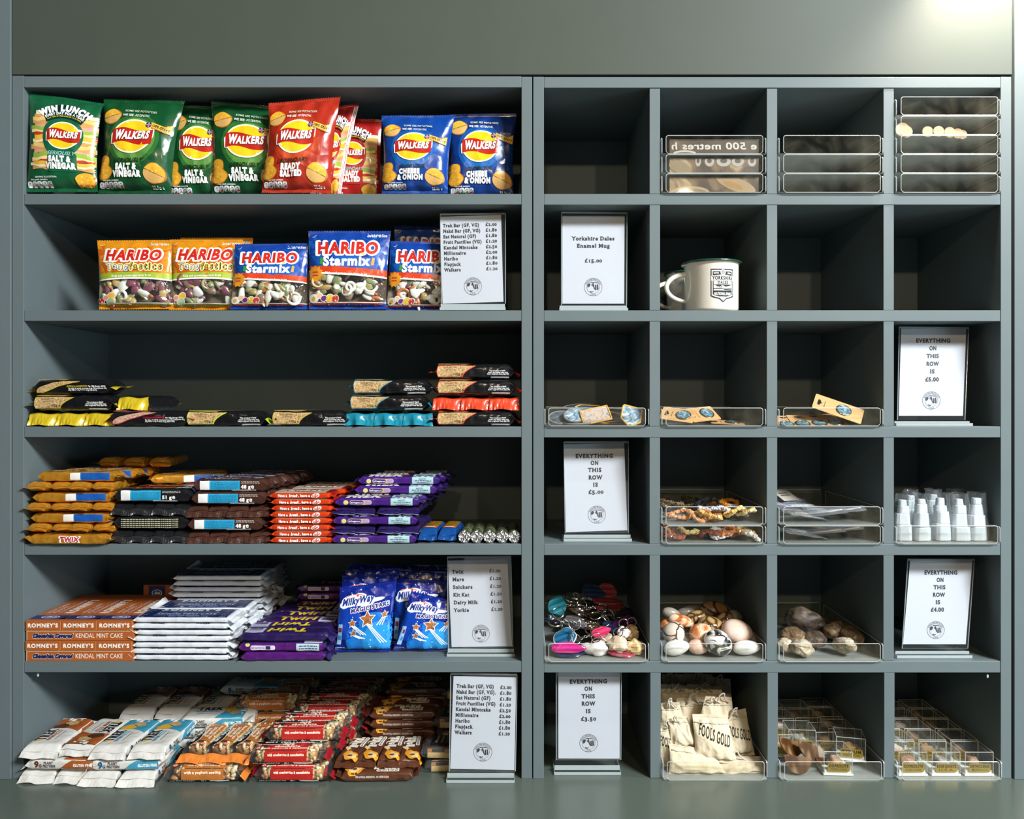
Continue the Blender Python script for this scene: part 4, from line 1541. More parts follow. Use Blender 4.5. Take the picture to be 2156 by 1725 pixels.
# ------------------------------------------------------------------ row 5: cartons, mint bars, purple bars, blue pouches
Z5 = 1393
ORG, NAVY = board((164, 84, 32)), board((30, 44, 96))
CARD_EDGE = board((226, 206, 180))
R5 = 'sweets on the fifth shelf'


def emblem(A, x, y, rx, ry):
    A.ell(x, y, rx, ry, ink((30, 44, 110)))
    A.up().ell(x, y, rx * 0.9, ry * 0.9, ink((196, 206, 226)))
    A.up().ell(x, y, rx * 0.74, ry * 0.74, ink((40, 62, 130)))
    A.up().poly([(x - rx * 0.6, y - ry * 0.2), (x - rx * 0.1, y + ry * 0.5), (x + rx * 0.2, y + ry * 0.1), (x + rx * 0.5, y + ry * 0.4), (x + rx * 0.6, y - ry * 0.3)], ink((200, 210, 226)))


def carton(label, x, y, z, endon, tilt=0.0, h=21.0):
    """a long flat carton; endon: its short end faces out"""
    w, d = (74.6, 226) if endon else (226, 74.6)
    t = thing('mint_cake_box', label, 'box', (x, y, z), R5, rot=(0, 0, math.radians(tilt)))
    mb = MB()
    mb.box(-w / 2, w / 2, 0, d, 0, h, ORG)
    o = mb.build('carton', t, smooth=False, bevel=0.8)
    ab = MB()
    A = Art()
    if endon:
        A.text("ROMNEY'S", 0, 7.2, 7.8, ink((236, 226, 214)), w=2, anchor='c', serif=True, width=65)
        A.rect(-32, 1.4, 32, 2.0, ink((86, 40, 14)))
        A.rect(-w / 2 + 0.6, 0.4, w / 2 - 0.6, 1.0, ink((220, 170, 120)))
        A.rect(w / 2 - 1.0, 0.4, w / 2 - 0.3, h - 1, ink((224, 150, 90)))
    else:
        for dx, dz in ((-0.7, 0), (0.7, 0), (0, 0.7), (0, -0.7)):
            A.text('Chocolate Covered', -101 + dx, 6.2 + dz, 8.4, ink((236, 228, 220)), w=3, slant=0.45, width=84)
        A.up().text('Chocolate Covered', -101, 6.2, 8.4, ink((40, 56, 120)), w=1, slant=0.45, width=84)
        A.text('KENDAL MINT CAKE', -10, 6, 9.6, ink((240, 230, 220)), w=0, width=100)
        A.rect(-w / 2 + 0.3, 0.5, -w / 2 + 1.3, h - 1, ink((236, 210, 180)))
        A.rect(-w / 2, h - 1.2, w / 2, h - 0.5, ink((226, 190, 150)))
    A.put(ab, lambda a, b, dd: Vector((a, -dd, b)), off=0.25, step=0.08)
    ab.build('lettering', t, smooth=False)
    if endon:
        tb = MB()
        A = Art()
        A.rect(-w / 2, 12, w / 2, 42, NAVY)
        A.poly([(w / 2 - 14, 12), (w / 2, 26), (w / 2, 12)], ORG)
        A.up()
        emblem(A, 0, 28, 22, 11)
        B = Art()
        B.text("ROMNEY'S", 60, -w / 2 + 8, 17, ink((226, 206, 190)), w=3, serif=True, width=120)
        B.text('Chocolate Covered', 62, -w / 2 + 34, 9, ink((190, 190, 210)), w=0, slant=0.4, width=110)
        B.text('KENDAL', 62, -w / 2 + 46, 8, ink((214, 200, 190)), w=0, width=58)
        B.text('MINT CAKE', 62, -w / 2 + 57, 8, ink((214, 200, 190)), w=0, width=80)
        A.put(tb, lambda a, b, dd: Vector((a, b, h + dd)), off=0.25, step=0.08)
        B.put(tb, lambda a, b, dd: Vector((-b, a, h + dd)), off=0.25, step=0.08)
        tb.build('printed_top', t, smooth=False)
    return t


BX = ('beside the upright', 'in the middle', 'beside the white mint bars')
carton('orange carton lying lengthways on the shelf at the bottom of its stack', 168, 1, Z5, False)
for i in range(3):
    carton('orange carton end on in the second layer, %s' % BX[i], 90 + 75.4 * i, 0, Z5 - 21.4, True)
carton('orange carton lying lengthways, third layer of its stack', 168, 1.5, Z5 - 42.8, False)
for i in range(3):
    carton('orange carton end on in the top layer with blue emblem, %s' % BX[i], 90.5 + 75.4 * i, 0.5, Z5 - 64.2, True)
tb_ = thing('mint_cake_box', 'orange carton at the very back, standing on edge behind the carton stack', 'box', (300, 250, Z5), R5)
mb = MB()
mb.box(-113, 113, 0, 30, 0, 104, ORG)
mb.build('carton', tb_, smooth=False, bevel=0.8)
A = Art()
A.text("ROMNEY'S", -28, 84, 12, ink((206, 190, 176)), w=2, serif=True, width=110)
ab = MB()
A.put(ab, lambda a, b, dd: Vector((a, -dd, b)), off=0.25)
ab.build('lettering', tb_, smooth=False)
A = Art()
A.rect(-100, 70, -60, 102, NAVY)
A.up()
emblem(A, -80, 84, 14, 10)
ab = MB()
A.put(ab, lambda a, b, dd: Vector((a, -dd, b)), off=0.25)
ab.build('emblem', tb_, smooth=False)

WF = film((206, 208, 212), rough=0.35, bump=0.45)
NAVF = film((26, 40, 84), rough=0.24, bump=0.35)


def mint_top():
    A = Art()
    A.rect(-94, -34, 94, 33, NAVF)
    A.up().text("ROMNEY'S", 0, 16, 12, ink((206, 212, 226)), w=3, anchor='c', serif=True, width=130)
    for k in range(7):
        A.ell(-54 + 18 * k, 2, 10 + (k % 2) * 2, 6 + (k % 3), ink((170, 184, 210)), n=20)
        A.ell(-54 + 18 * k, 2, 0.1, 0.1, NAVF, n=4)
    A.up()
    for k in range(7):
        A.ell(-54 + 18 * k, 2, 9 + (k % 2) * 2, 5 + (k % 3), NAVF, n=20)
    A.text('KENDAL MINT CAKE', 0, -15, 10, ink((190, 200, 222)), w=0, anchor='c', width=128)
    small_lines(A, -66, 30, [-20, -23.5], ink((150, 164, 200)), 1.4)
    A.text('MIN. NET WEIGHT 125g', 10, -30, 5, ink((120, 150, 220)), w=1, anchor='c', width=84)
    for sgn in (-1, 1):
        small_lines(A, 76 if sgn > 0 else -90, 90 if sgn > 0 else -80, [-30, -18, -6, 6, 18], ink((170, 180, 204)), 1.2)
    return A


def mint_under():
    A = Art()
    for x in (-50, 46):
        A.text('WHITE', x, 29, 6, BLACK, w=1, anchor='c', slant=0.2)
    A.rect(-30, 22, 0, 26, BLACK)
    return A


MC = Bar('mint_bar', 'mint bar', 204, 76, 12.2, 15, WF, WF, mint_top(), None, under=mint_under(), seed=3.7, amp=0.7, droop=(-0.5, -0.35), lift=(4, 5), seam=WF, finw=1.0)
MC2 = Bar('mint_bar', 'mint bar', 204, 76, 12.2, 13, WF, WF, mint_top(), None, under=mint_under(), seed=8.7, amp=0.7, droop=(0.3, 0.5), lift=(-4, 6), seam=WF, finw=1.0)
MH = 13.2
rnd = random.Random(4)
for ci, (x, y, n, nm) in enumerate(((385, 38, 7, 'front'), (392, 119, 7, 'second'), (402, 202, 11, 'third'), (408, 284, 11, 'rear'))):
    for lay in range(n):
        if ci in (1,) and lay < 3 or ci == 2 and lay < 5 or ci == 3 and lay < 8:
            # the lower bars of the rear piles still carry the upper ones
            pass
        fl = lay % 2 == 1
        nmz = 'topmost of' if lay == n - 1 else 'lowest of' if lay == 0 else ORD[lay] + ' bar up in'
        (MC if (lay // 2 + ci) % 2 == 0 else MC2).put(x + rnd.uniform(-4, 4) - (6 if fl else 0), y, Z5 - 0.8 - MH * lay, 'white mint bar with a navy %s, %s the %s pile' % ('underside up' if fl else 'top', nmz, nm), R5, rz=rnd.uniform(-0.8, 0.8), flip=fl)

# purple bars with yellow names
TWY = ink((226, 200, 40))


def twirl_top():
    A = Art()
    A.text('Twirl', -44, -12, 24, TWY, w=2, slant=0.1, width=84)
    A.rect(46, -20, 84, 18, ink((176, 176, 190)))
    A.up().rect(52, -14, 80, 0, ink((84, 70, 120)))
    small_lines(A, 52, 80, [4, 8, 12], ink((90, 90, 120)), 1.4)
    return A


def twirl_front(white):
    A = Art()
    if white:
        A.rect(-84, 2, 80, 17, ink((216, 212, 214)))
        A.up()
        small_lines(A, -82, 78, [4, 7, 10, 13], ink((120, 116, 124)), 1.2)
    else:
        A.ell(-72, 15, 5, 3.4, ink((214, 206, 120)))
        A.rect(-66, 4, -14, 14, ink((206, 196, 214)), r=4)
        A.up().rect(-34, 5, -24, 13, ink((50, 40, 90)))
        A.text('BeTreatwise.net', -64, 7.5, 3.6, ink((120, 60, 140)), w=1, width=28)
        A.rect(30, 2, 78, 17, ink((170, 190, 196)))
        A.up()
        small_lines(A, 36, 74, [11, 6], ink((60, 60, 110)), 2)
    return A


PUR2 = film((86, 30, 112), rough=0.16, bump=0.7, metal=0.25)
TW1 = Bar('chocolate_bar', 'chocolate bar', 182, 44, 20, 16, PURD, PURD, twirl_top(), twirl_front(False), seed=2.6, amp=1.2, droop=(0.5, 0.6), lift=(5, 6), matfn=lambda x, s: PUR2 if s == 'front' else PURD)
TW2 = Bar('chocolate_bar', 'chocolate bar', 182, 44, 20, 16, PURD, PURD, twirl_top(), twirl_front(True), seed=5.6, amp=1.2, droop=(0.4, 0.6), lift=(-5, 6))
TW3 = Bar('chocolate_bar', 'chocolate bar', 176, 44, 19.6, 14, PUR2, PURD, None, None, seed=7.2, amp=2.2, droop=(0.8, 0.7), lift=(-5, 6))
TH = 20.1
TX = 'purple bar with a yellow name, '
TW3.put(596, 20, Z5, 'shiny crumpled purple bar lying on the shelf beside the white mint bars', R5, rz=1)
TW1.put(594, 20, Z5 - TH, TX + 'second layer at the front of its pile', R5, rz=0.5)
TW2.put(598, 22, Z5 - 2 * TH, TX + 'white striped side facing out, third layer at the front', R5, rz=180.4)
for k in range(6):
    y = 67 + 45.5 * k
    x = 598 + 4 * k
    for lay in ((0, 1, 2) if k < 5 else (0, 1, 2, 3, 4)):
        nm = {0: 'on the shelf', 1: 'second layer', 2: 'third layer', 3: 'fourth layer', 4: 'fifth and topmost layer'}[lay]
        TW1.put(x + (k * 37 % 7) - 3 + (26 if k == 5 else 0), y, Z5 - TH * lay, TX + nm + ', ' + ('second row back', 'third row back', 'fourth row back', 'fifth row back', 'sixth row back', 'rearmost row')[k], R5, rz=(180 if k in (0,) and lay == 2 else 0) + (1.5, -1, 0.6, -0.4, 1, 0)[k])

# blue pouches of chocolate stars
STAR = ramp_mat('chocolate_star_print', [(0.3, (110, 62, 26)), (0.6, (176, 106, 50))], scale=120, rough=0.4)


def stars_art():
    A = Art()
    A.ell(84, 34, 60, 56, film((22, 110, 190), rough=0.22, bump=0.4))
    A.ell(20, 70, 34, 40, film((18, 60, 160), rough=0.22, bump=0.4))
    A.up()
    A.ell(96, 30, 34, 40, film((40, 140, 206), rough=0.22, bump=0.4))
    A.up()
    for x, y, rx, ry in ((26, 116, 20, 13), (44, 118, 22, 14), (64, 114, 20, 11), (14, 108, 12, 8), (86, 116, 18, 4)):
        A.ell(x, y, rx, ry, ink((226, 230, 236)), 0.15)
    A.up().text('MilkyWay', 8, 106, 14, ink((24, 46, 130)), w=2, slant=0.25, rot=0.12, width=72)
    A.line([(14, 124), (28, 130), (44, 130), (54, 127)], 1.6, ink((206, 70, 40)))
    A.star(42, 127, 4, ink((206, 60, 40)))
    for dx, dy in ((-0.9, 0), (0.9, 0), (0, 0.9), (0, -0.9)):
        A.text('MAGIC STARS', 30 + dx, 90 + dy, 8.2, ink((226, 226, 236)), w=3, rot=0.14, width=88)
    A.up().text('MAGIC STARS', 30, 90, 8.2, ink((52, 36, 110)), w=2, rot=0.14, width=88)
    for x, y, r, tx, ty in ((70, 76, 17, 110, 24), (36, 68, 9, 64, 42), (40, 46, 8, 62, 34), (108, 84, 8, 98, 62)):
        for q in (-3, 0, 3):
            A.line([(x + q, y - r * 0.5), (tx + q * 2, ty)], 2.0, ink((230, 236, 244)))
        A.up().star(x, y, r * 1.18, ink((236, 236, 240)), rot=0.1)
        A.up().star(x, y, r, STAR, rot=0.1)
    rnd = random.Random(3)
    for k in range(40):
        A.star(rnd.uniform(4, 118), rnd.uniform(6, 160), rnd.uniform(0.8, 2.2), ink(rnd.choice(((230, 236, 244), (230, 200, 90), (90, 190, 220), (200, 60, 110)))), rot=rnd.random())
    A.rect(4, 20, 14, 66, ink((150, 190, 220)), r=1)
    A.up().rect(5, 48, 13, 58, ink((120, 40, 80)))
    A.rect(5, 30, 13, 40, ink((60, 130, 190)))
    small_lines(A, 2, 26, [8, 12], ink((210, 220, 236)), 1.2)
    return A


SA = stars_art()
MWF = film((12, 34, 124), rough=0.2, bump=0.7)
NM = (124.0, 150.0)
for i, (img, y, lb) in enumerate((
        ([(716, 1236), (834, 1224), (822, 1373), (704, 1371)], 60, 'blue pouch of chocolate stars at the front beside the purple bars'),
        ([(720, 1212), (838, 1206), (824, 1366), (712, 1366)], 86, 'blue pouch of chocolate stars right behind the front one'),
        ([(727, 1200), (842, 1196), (832, 1362), (722, 1362)], 112, 'blue pouch of chocolate stars, third in its row from the front'),
        ([(737, 1187), (850, 1189), (842, 1350), (732, 1350)], 146, 'blue pouch of chocolate stars, rearmost of its row'),
        ([(866, 1244), (964, 1268), (950, 1370), (826, 1367)], 66, 'blue pouch of chocolate stars leaning sideways against the price sign'),
        ([(832, 1218), (944, 1224), (938, 1362), (824, 1362)], 96, 'blue pouch of chocolate stars behind the leaning one'),
        ([(838, 1198), (946, 1204), (940, 1358), (832, 1356)], 124, 'blue pouch of chocolate stars, third back beside the price sign'),
        ([(842, 1188), (944, 1190), (940, 1350), (838, 1350)], 152, 'blue pouch of chocolate stars furthest back beside the price sign'))):
    # the feet stand on the shelf at their own depth
    z5 = CZ + (Z5 - CZ) * DIST / (DIST + y)
    im = [img[0], img[1], (img[2][0], z5 - 0.8), (img[3][0], z5 - 0.8)]
    make_bag('sweet_pouch', lb, 'sweets', R5, im, y, 13 if i not in (0, 4) else 15, MWF, SA, NM, 3.3 * i + 1, shelf=Z5, lean=10, amp=2.6, belly=0.34, pinch=0.02, seal=0.05)
# ------------------------------------------------------------------ row 6: bars on the counter
Z6 = 1640
R6 = 'snack bars on the counter'
TWH = film((206, 202, 194), rough=0.36, bump=0.4)


def trek_top(c):
    A = Art()
    ys = [-34 + 68 * i / 12 for i in range(13)]
    A.strip([(6 + 14 * math.sin((i / 12) * 2.6), y) for i, y in enumerate(ys)], [(70, y) for y in ys], film(c, rough=0.3, bump=0.4))
    A.up()
    A.poly([(-50, 18), (-47, 28), (-38, 16), (-42, 10)], ink((214, 170, 60)))
    A.poly([(16, 24), (30, 30), (44, 12), (34, -6), (18, 0)], ink((70, 44, 30)) if c[0] > 120 else ink((206, 158, 50)))
    A.poly([(32, -4), (44, 12), (62, 4), (58, -12), (40, -18)], OAT)
    A.up().text('TREK', -44, 9, 20, ink((28, 30, 34)), w=2, serif=True, width=56)
    A.text('PROTEIN', -46, -2, 6.4, ink(c), w=2, width=26)
    A.rect(-17, -3.4, 8, 5.0, ink(c), r=3)
    A.up().text('FLAPJACK', -15, -1.4, 4, WHITE, w=1, width=21)
    small_lines(A, -40, 4, [-12], ink((120, 116, 110)), 2)
    A.text('9g', 60, 16, 12, WHITE, w=2, rot=-PI / 2)
    for y in (2, -14):
        A.ell(63, y, 2.6, 3, WHITE, n=12)
    return A


def trek_front(c):
    A = Art()
    A.strip([(-4, 2.5), (4, 8), (12, 15), (24, 21.5)], [(70, 2.5), (70, 8), (70, 15), (70, 21.5)], film(c, rough=0.3, bump=0.4))
    dk = (90, 44, 24) if c[0] > 120 else (24, 80, 110)
    A.up().text('9', -54, 7, 12, ink(dk), w=2)
    A.text('G', -45, 7, 6, ink(dk), w=2)
    A.text('PLANT', -34, 14, 5, ink((80, 74, 70)), w=2, width=20)
    A.text('PROTEIN', -36, 7.5, 5, ink((80, 74, 70)), w=2, width=27)
    A.text('GLUTEN FREE', 28, 10, 5, WHITE, w=2, width=40)
    return A


TB, TC = (156, 82, 36), (62, 142, 168)


def trek_end():
    A = Art()
    for k in range(14):
        A.rect(-40 + 3 * k, 2, -38.6 + 3 * k + 0.5 * (k % 3), 8, BLACK)
    return A


KT = {}
for nm, c in (('b', TB), ('c', TC)):
    KT[nm] = Bar('protein_bar', 'snack bar', 146, 74, 25, 14, TWH, TWH, trek_top(c), trek_front(c), seed=3.1 if nm == 'b' else 6.1, amp=1.0, droop=(0.95, -0.35), lift=(3, 4), finw=1.02)
    KT[nm + 'r'] = Bar('protein_bar', 'snack bar', 146, 74, 25, 14, TWH, TWH, trek_top(c), trek_front(c), seed=4.4 if nm == 'b' else 7.3, amp=1.0, droop=(0.3, 0.9), lift=(3, 4), finw=1.02)
    KT[nm + 'e'] = Bar('protein_bar', 'snack bar', 146, 70, 24.6, 17, TWH, TWH, trek_top(c), trek_front(c), seed=5.1 if nm == 'b' else 8.1, amp=1.2, droop=(0.9, 0.2), lift=(6, 4), finw=1.04)
TKB, TKC = 'white and brown wrapped bar ', 'white and blue wrapped bar '
KT['be'].put(91, 60, Z6, TKB + 'end on at the outer corner of its pile', R6, rz=88)
KT['be'].put(164, 58, Z6, TKB + 'end on beside the corner one', R6, rz=91)
KT['b'].put(139, 16, Z6 - 25.2, TKB + 'lying lengthways with a large nine on its side', R6, rz=-2)
KT['be'].put(142, 100, Z6 - 25.2, TKB + 'underneath, behind the lengthways one', R6, rz=2)
KT['b'].put(94, 58, Z6 - 50.4, TKB + 'on top pointing into the shelf, nearest the upright', R6, rz=90)
KT['br'].put(173, 66, Z6 - 50.4, TKB + 'on top turned upside down beside the blue ones', R6, rz=-93, ry=0)
for k, (x, y, lay, rz, lb) in enumerate(((180, 186, 0, 90, 'underneath in the rear pile beside the side wall'), (262, 186, 0, 90, 'underneath in the rear pile beside the blue ones'), (214, 170, 1, 0, 'lengthways across the middle of the brown pile'), (190, 250, 1, 90, 'second layer of the rear pile'), (202, 262, 2, 90, 'at the back on top, nearest the side wall'), (284, 262, 2, 90, 'at the back on top, beside the blue ones'), (284, 262, 1, 91, 'carrying the rear top one beside the blue bars'))):
    KT['b'].put(x, y, Z6 - 25.2 * lay, TKB + lb, R6, rz=rz)
KT['ce'].put(226, 46, Z6, TKC + 'end on on the counter beside the brown pile', R6, rz=88)
KT['ce'].put(300, 44, Z6, TKC + 'end on on the counter beside the nut bars', R6, rz=92)
KT['c'].put(272, 14, Z6 - 25.2, TKC + 'lengthways with a large nine on its side', R6, rz=1)
KT['ce'].put(268, 96, Z6 - 25.2, TKC + 'underneath, behind the lengthways one', R6, rz=90)
KT['c'].put(244, 52, Z6 - 50.4, TKC + 'on top at the front, nearest the brown bars', R6, rz=86)
KT['c'].put(322, 54, Z6 - 50.4, TKC + 'on top at the front, nearest the nut bars', R6, rz=88)
for k, (x, y, lay, rz, lb) in enumerate(((390, 176, 0, 0, 'on the counter at the middle of its pile'), (390, 176, 1, 2, 'second layer at the middle of its pile'), (392, 172, 2, 3, 'lengthways across the top in the middle of its pile'), (364, 264, 0, 90, 'on the counter in the rear pile'), (446, 264, 0, 90, 'on the counter in the rear pile beside the nut bars'), (366, 262, 1, 90, 'second layer of the rear pile'), (446, 270, 1, 90, 'second layer of the rear pile beside the nut bars'), (368, 262, 2, 88, 'on top of the rear pile, nearest the brown bars'), (448, 250, 2, 86, 'on top of the rear pile, nearest the nut bars'), (440, 305, 3, -4, 'highest of all, lengthways at the very back'))):
    if lb.startswith('second layer at'):
        rz = 2
    KT['c'].put(x, y, Z6 - 25.2 * lay, TKC + lb, R6, rz=rz)

# nut bars in clear film
NUT = [mat('nut_%d' % i, c, rough=0.4, coat=0.3, var=0.15, vscale=150, bump=0.3, bscale=300) for i, c in enumerate(((226, 198, 150), (206, 168, 112), (120, 74, 44), (236, 216, 176), (178, 120, 66), (214, 184, 140), (90, 52, 34), (230, 206, 160)))]
NUTC = NUT[:2] + NUT[3:4] + NUT[5:6] + NUT[7:] + [NUT[4]]
CLR = clear_mat('nut_bar_film', haze=0.03, rough=0.06, bump=0.7, bscale=90, bdist=0.003)


def nut_art(c, l1, l2, l3, full=True):
    A = Art()
    lab = film(c, rough=0.3, bump=0.3)
    A.rect(-44, -22, 44, 13, lab)
    # the black ribbon with its white edge along the far side
    v, w = [], []
    for i in range(21):
        x = -70 + 140 * i / 20
        y = 15 + 5 * math.sin(i / 20 * 2 * PI) * -1
        v += [(x, y - 6.5), (x, y + 6.5)]
        w += [(x, y - 8), (x, y + 8)]
    f = [(2 * i, 2 * i + 2, 2 * i + 3, 2 * i + 1) for i in range(20)]
    A.up()
    A.items.append((w, f, ink((230, 226, 214)), A.l))
    A.up()
    A.items.append((v, f, BLACK, A.l))
    A.up().text('EAT NATURAL', 0, 11.6, 7.6, ink((232, 228, 216)), w=3, anchor='c', width=104)
    A.text(l1, 0, 0, 8.0, ink((240, 226, 206)), w=2, anchor='c')
    A.text(l2, 0, -10, 8.0, ink((240, 226, 206)), w=2, anchor='c')
    A.text(l3, 0, -17, 4.4, ink((240, 226, 206)), w=2, anchor='c')
    for y in (-14, 2):
        A.ell(-60, y, 6, 5, ink((206, 92, 50)) if c[1] > 80 else ink((176, 34, 34)), n=18)
        A.up().ring(-60, y, 2.4, 3.4, WHITE, n=14)
    return A


def nut_front(c, l3):
    A = Art()
    A.rect(-44, 7, 44, 29, film(c, rough=0.3, bump=0.3))
    A.rect(-72, 2.2, 72, 7, BLACK)
    A.up().text(l3, 0, 20, 5, ink((240, 226, 206)), w=2, anchor='c', width=76)
    A.text('A bar of nuts and dried fruit', -68, 3.4, 2.6, WHITE, width=56)
    A.rect(14, 2.8, 56, 6.4, ink((220, 220, 220)))
    A.up()
    for k in range(20):
        A.rect(15 + 2 * k, 2.9, 15.7 + 2 * k + 0.5 * (k % 3), 6.2, BLACK)
    A.text('40g e', 2, 3.2, 3, WHITE, w=1, anchor='c')
    return A


ORF, RDF = film((214, 122, 50), rough=0.3, bump=0.7), film((156, 22, 36), rough=0.25, bump=0.7)
OC, RC = (178, 106, 46), (174, 34, 28)
NX = {}
for nm, c, ff, t1, t2, t3 in (('o', OC, ORF, 'almond', '& apricot', 'with a yoghurt coating'), ('r', RC, RDF, 'dark', 'chocolate', 'with cranberries & macadamias')):
    NX[nm] = Bar('nut_bar', 'snack bar', 158, 50, 32, 15, CLR, ff, nut_art(c, t1, t2, t3), nut_front(c, t3), seed=2.9 if nm == 'o' else 4.9, amp=1.0, droop=(0.9, 0.5), lift=(6, -7), filling=NUTC, finw=1.12)
    NX[nm + 'e'] = Bar('nut_bar', 'snack bar', 152, 48, 31.6, 22, CLR, ff, nut_art(c, t1, t2, t3), None, seed=6.9 if nm == 'o' else 8.9, amp=1.0, droop=(0.75, 0.5), lift=(8, -7), filling=NUTC, finw=1.06)
NO, NR = 'nut bar with an orange brown label, ', 'nut bar with a dark red label, '
NX['o'].put(434, 4, Z6, NO + 'lengthways on the counter at the front', R6, rz=0.5)
for i, x in enumerate((408, 460, 512)):
    NX['oe'].put(x, 84, Z6 - 32.2, NO + 'pointing outwards on top, %s' % ('nearest the blue bars', 'middle of three', 'nearest the red labels')[i], R6, rz=86 - 2 * i)
    NX['oe'].put(x + 6, 122, Z6, NO + 'underneath in the second row, %s' % ('nearest the blue bars', 'in the middle', 'nearest the red labels')[i], R6, rz=90)
for k in range(3):
    y = 216 + 52 * k
    NX['o'].put(498 + 9 * k, y, Z6 - 32.2 * 1, NO + 'second layer of the rear pile, %s' % ('first row', 'middle row', 'back row')[k], R6, rz=(1, -1, 2)[k])
    NX['o'].put(498 + 9 * k, y, Z6, NO + 'on the counter in the rear pile, %s' % ('first row', 'middle row', 'back row')[k], R6)
    NX['o'].put(500 + 14 * k, y, Z6 - 32.2 * 2, NO + 'topmost of the rear pile, %s' % ('first row', 'middle row', 'back row')[k], R6, rz=(1, -1, 2)[k])
NX['r'].put(620, 4, Z6, NR + 'lengthways on the counter at the front', R6, rz=0)
for i, x in enumerate((556, 608, 660)):
    NX['re'].put(x, 98, Z6 - 0, NR + 'underneath, red end outwards, %s' % ('nearest the orange labels', 'in the middle', 'nearest the brown wrappers')[i], R6, rz=90)
NX['r'].put(604, 14, Z6 - 32.2, NR + 'second layer at the front, fully visible', R6, rz=1)
for k in range(2):
    NX['r'].put(620 + 12 * k, 68 + 52 * k, Z6 - 32.2, NR + 'second layer, %s row behind the front' % ('first', 'second')[k], R6, rz=1)
    NX['r'].put(630 + 10 * k, 50 + 54 * k, Z6 - 64.4, NR + 'third layer, %s' % ('front row', 'second row')[k], R6, rz=(1, 2)[k])
for k in range(4):
    y = 174 + 50 * k
    for lay in range(3):
        NX['r'].put(654 + 11 * k, y, Z6 - 32.2 * lay, NR + '%s of the rear pile, %s row' % (('lowest', 'middle layer', 'topmost')[lay], ('first', 'second', 'third', 'fourth')[k]), R6, rz=(1, 0, -1, 1)[k])

# brown fruit and nut bars
CHO = film((84, 48, 32), rough=0.28, bump=0.5)


def nak_top():
    A = Art()
    A.ell(-46, -6, 22, 15, film((226, 150, 36), rough=0.3), 0.5, wob=0.12)
    A.up().ell(-48, -9, 13, 9, ink((224, 196, 140)), 0.4, wob=0.1)
    A.up().ell(-48, -6, 4.4, 5.4, ink((110, 62, 36)), 0.2)
    A.ell(-14, 11, 11, 5, ink((222, 196, 150)), 0.7, wob=0.15)
    A.ell(-22, 2, 5, 4, ink((120, 70, 44)))
    A.text('nakd.', -8, -5, 21, ink((232, 224, 206)), w=3, width=56)
    A.line([(7, 16), (17, 17)], 2.6, ink((232, 224, 206)))
    A.rect(-2, -17, 46, -9.5, ink((232, 226, 214)), r=3.6)
    A.up().text('raw fruit & nut bar', 22, -15.2, 4.4, ink((70, 40, 28)), w=2, anchor='c', width=43)
    return A


def nak_front():
    A = Art()
    A.text('100% NATURAL INGREDIENTS - NO ADDED SUGAR', -10, 10, 4, ink((222, 210, 196)), w=1, anchor='c', width=70)
    A.text('11.440304', 46, 5, 4, BLACK, w=0, anchor='c', width=24)
    return A


NK = Bar('fruit_nut_bar', 'snack bar', 148, 44, 21, 14, CHO, CHO, nak_top(), nak_front(), seed=3.4, amp=1.0, droop=(-0.3, -0.5), lift=(3, 4))
NKE = Bar('fruit_nut_bar', 'snack bar', 112, 42, 21, 14, CHO, CHO, nak_top(), None, seed=5.4, amp=1.0, droop=(0.45, 0.1), lift=(-6, 4))
NB = 'chocolate brown wrapped fruit bar, '
NK.put(796, 4, Z6, NB + 'lengthways on the counter at the very front', R6, rz=1)
for i, (x, rz) in enumerate(((736, 80), (776, 83), (818, 88), (858, 92))):
    NKE.put(x, 66 if i else 62, Z6 - 21.4, NB + 'in front pointing outwards, %s' % ('nearest the red labels', 'second from the red labels', 'third from the red labels', 'furthest from the red labels')[i], R6, rz=rz)
    NKE.put(x + 2, 92, Z6, NB + 'underneath the %s one in front' % ('first', 'second', 'third', 'fourth')[i], R6, rz=90)
for k in range(4):
    y = 172 + 46 * k
    for lay in range(5 if k > 1 else 4):
        NK.put(826 + 10 * k, y, Z6 - 21.3 * lay, NB + '%s layer of the rear pile, %s row' % (('lowest', 'second', 'third', 'fourth', 'fifth')[lay], ('first', 'second', 'third', 'rearmost')[k]), R6, rz=(0.5, -0.8, 1, 0)[k])

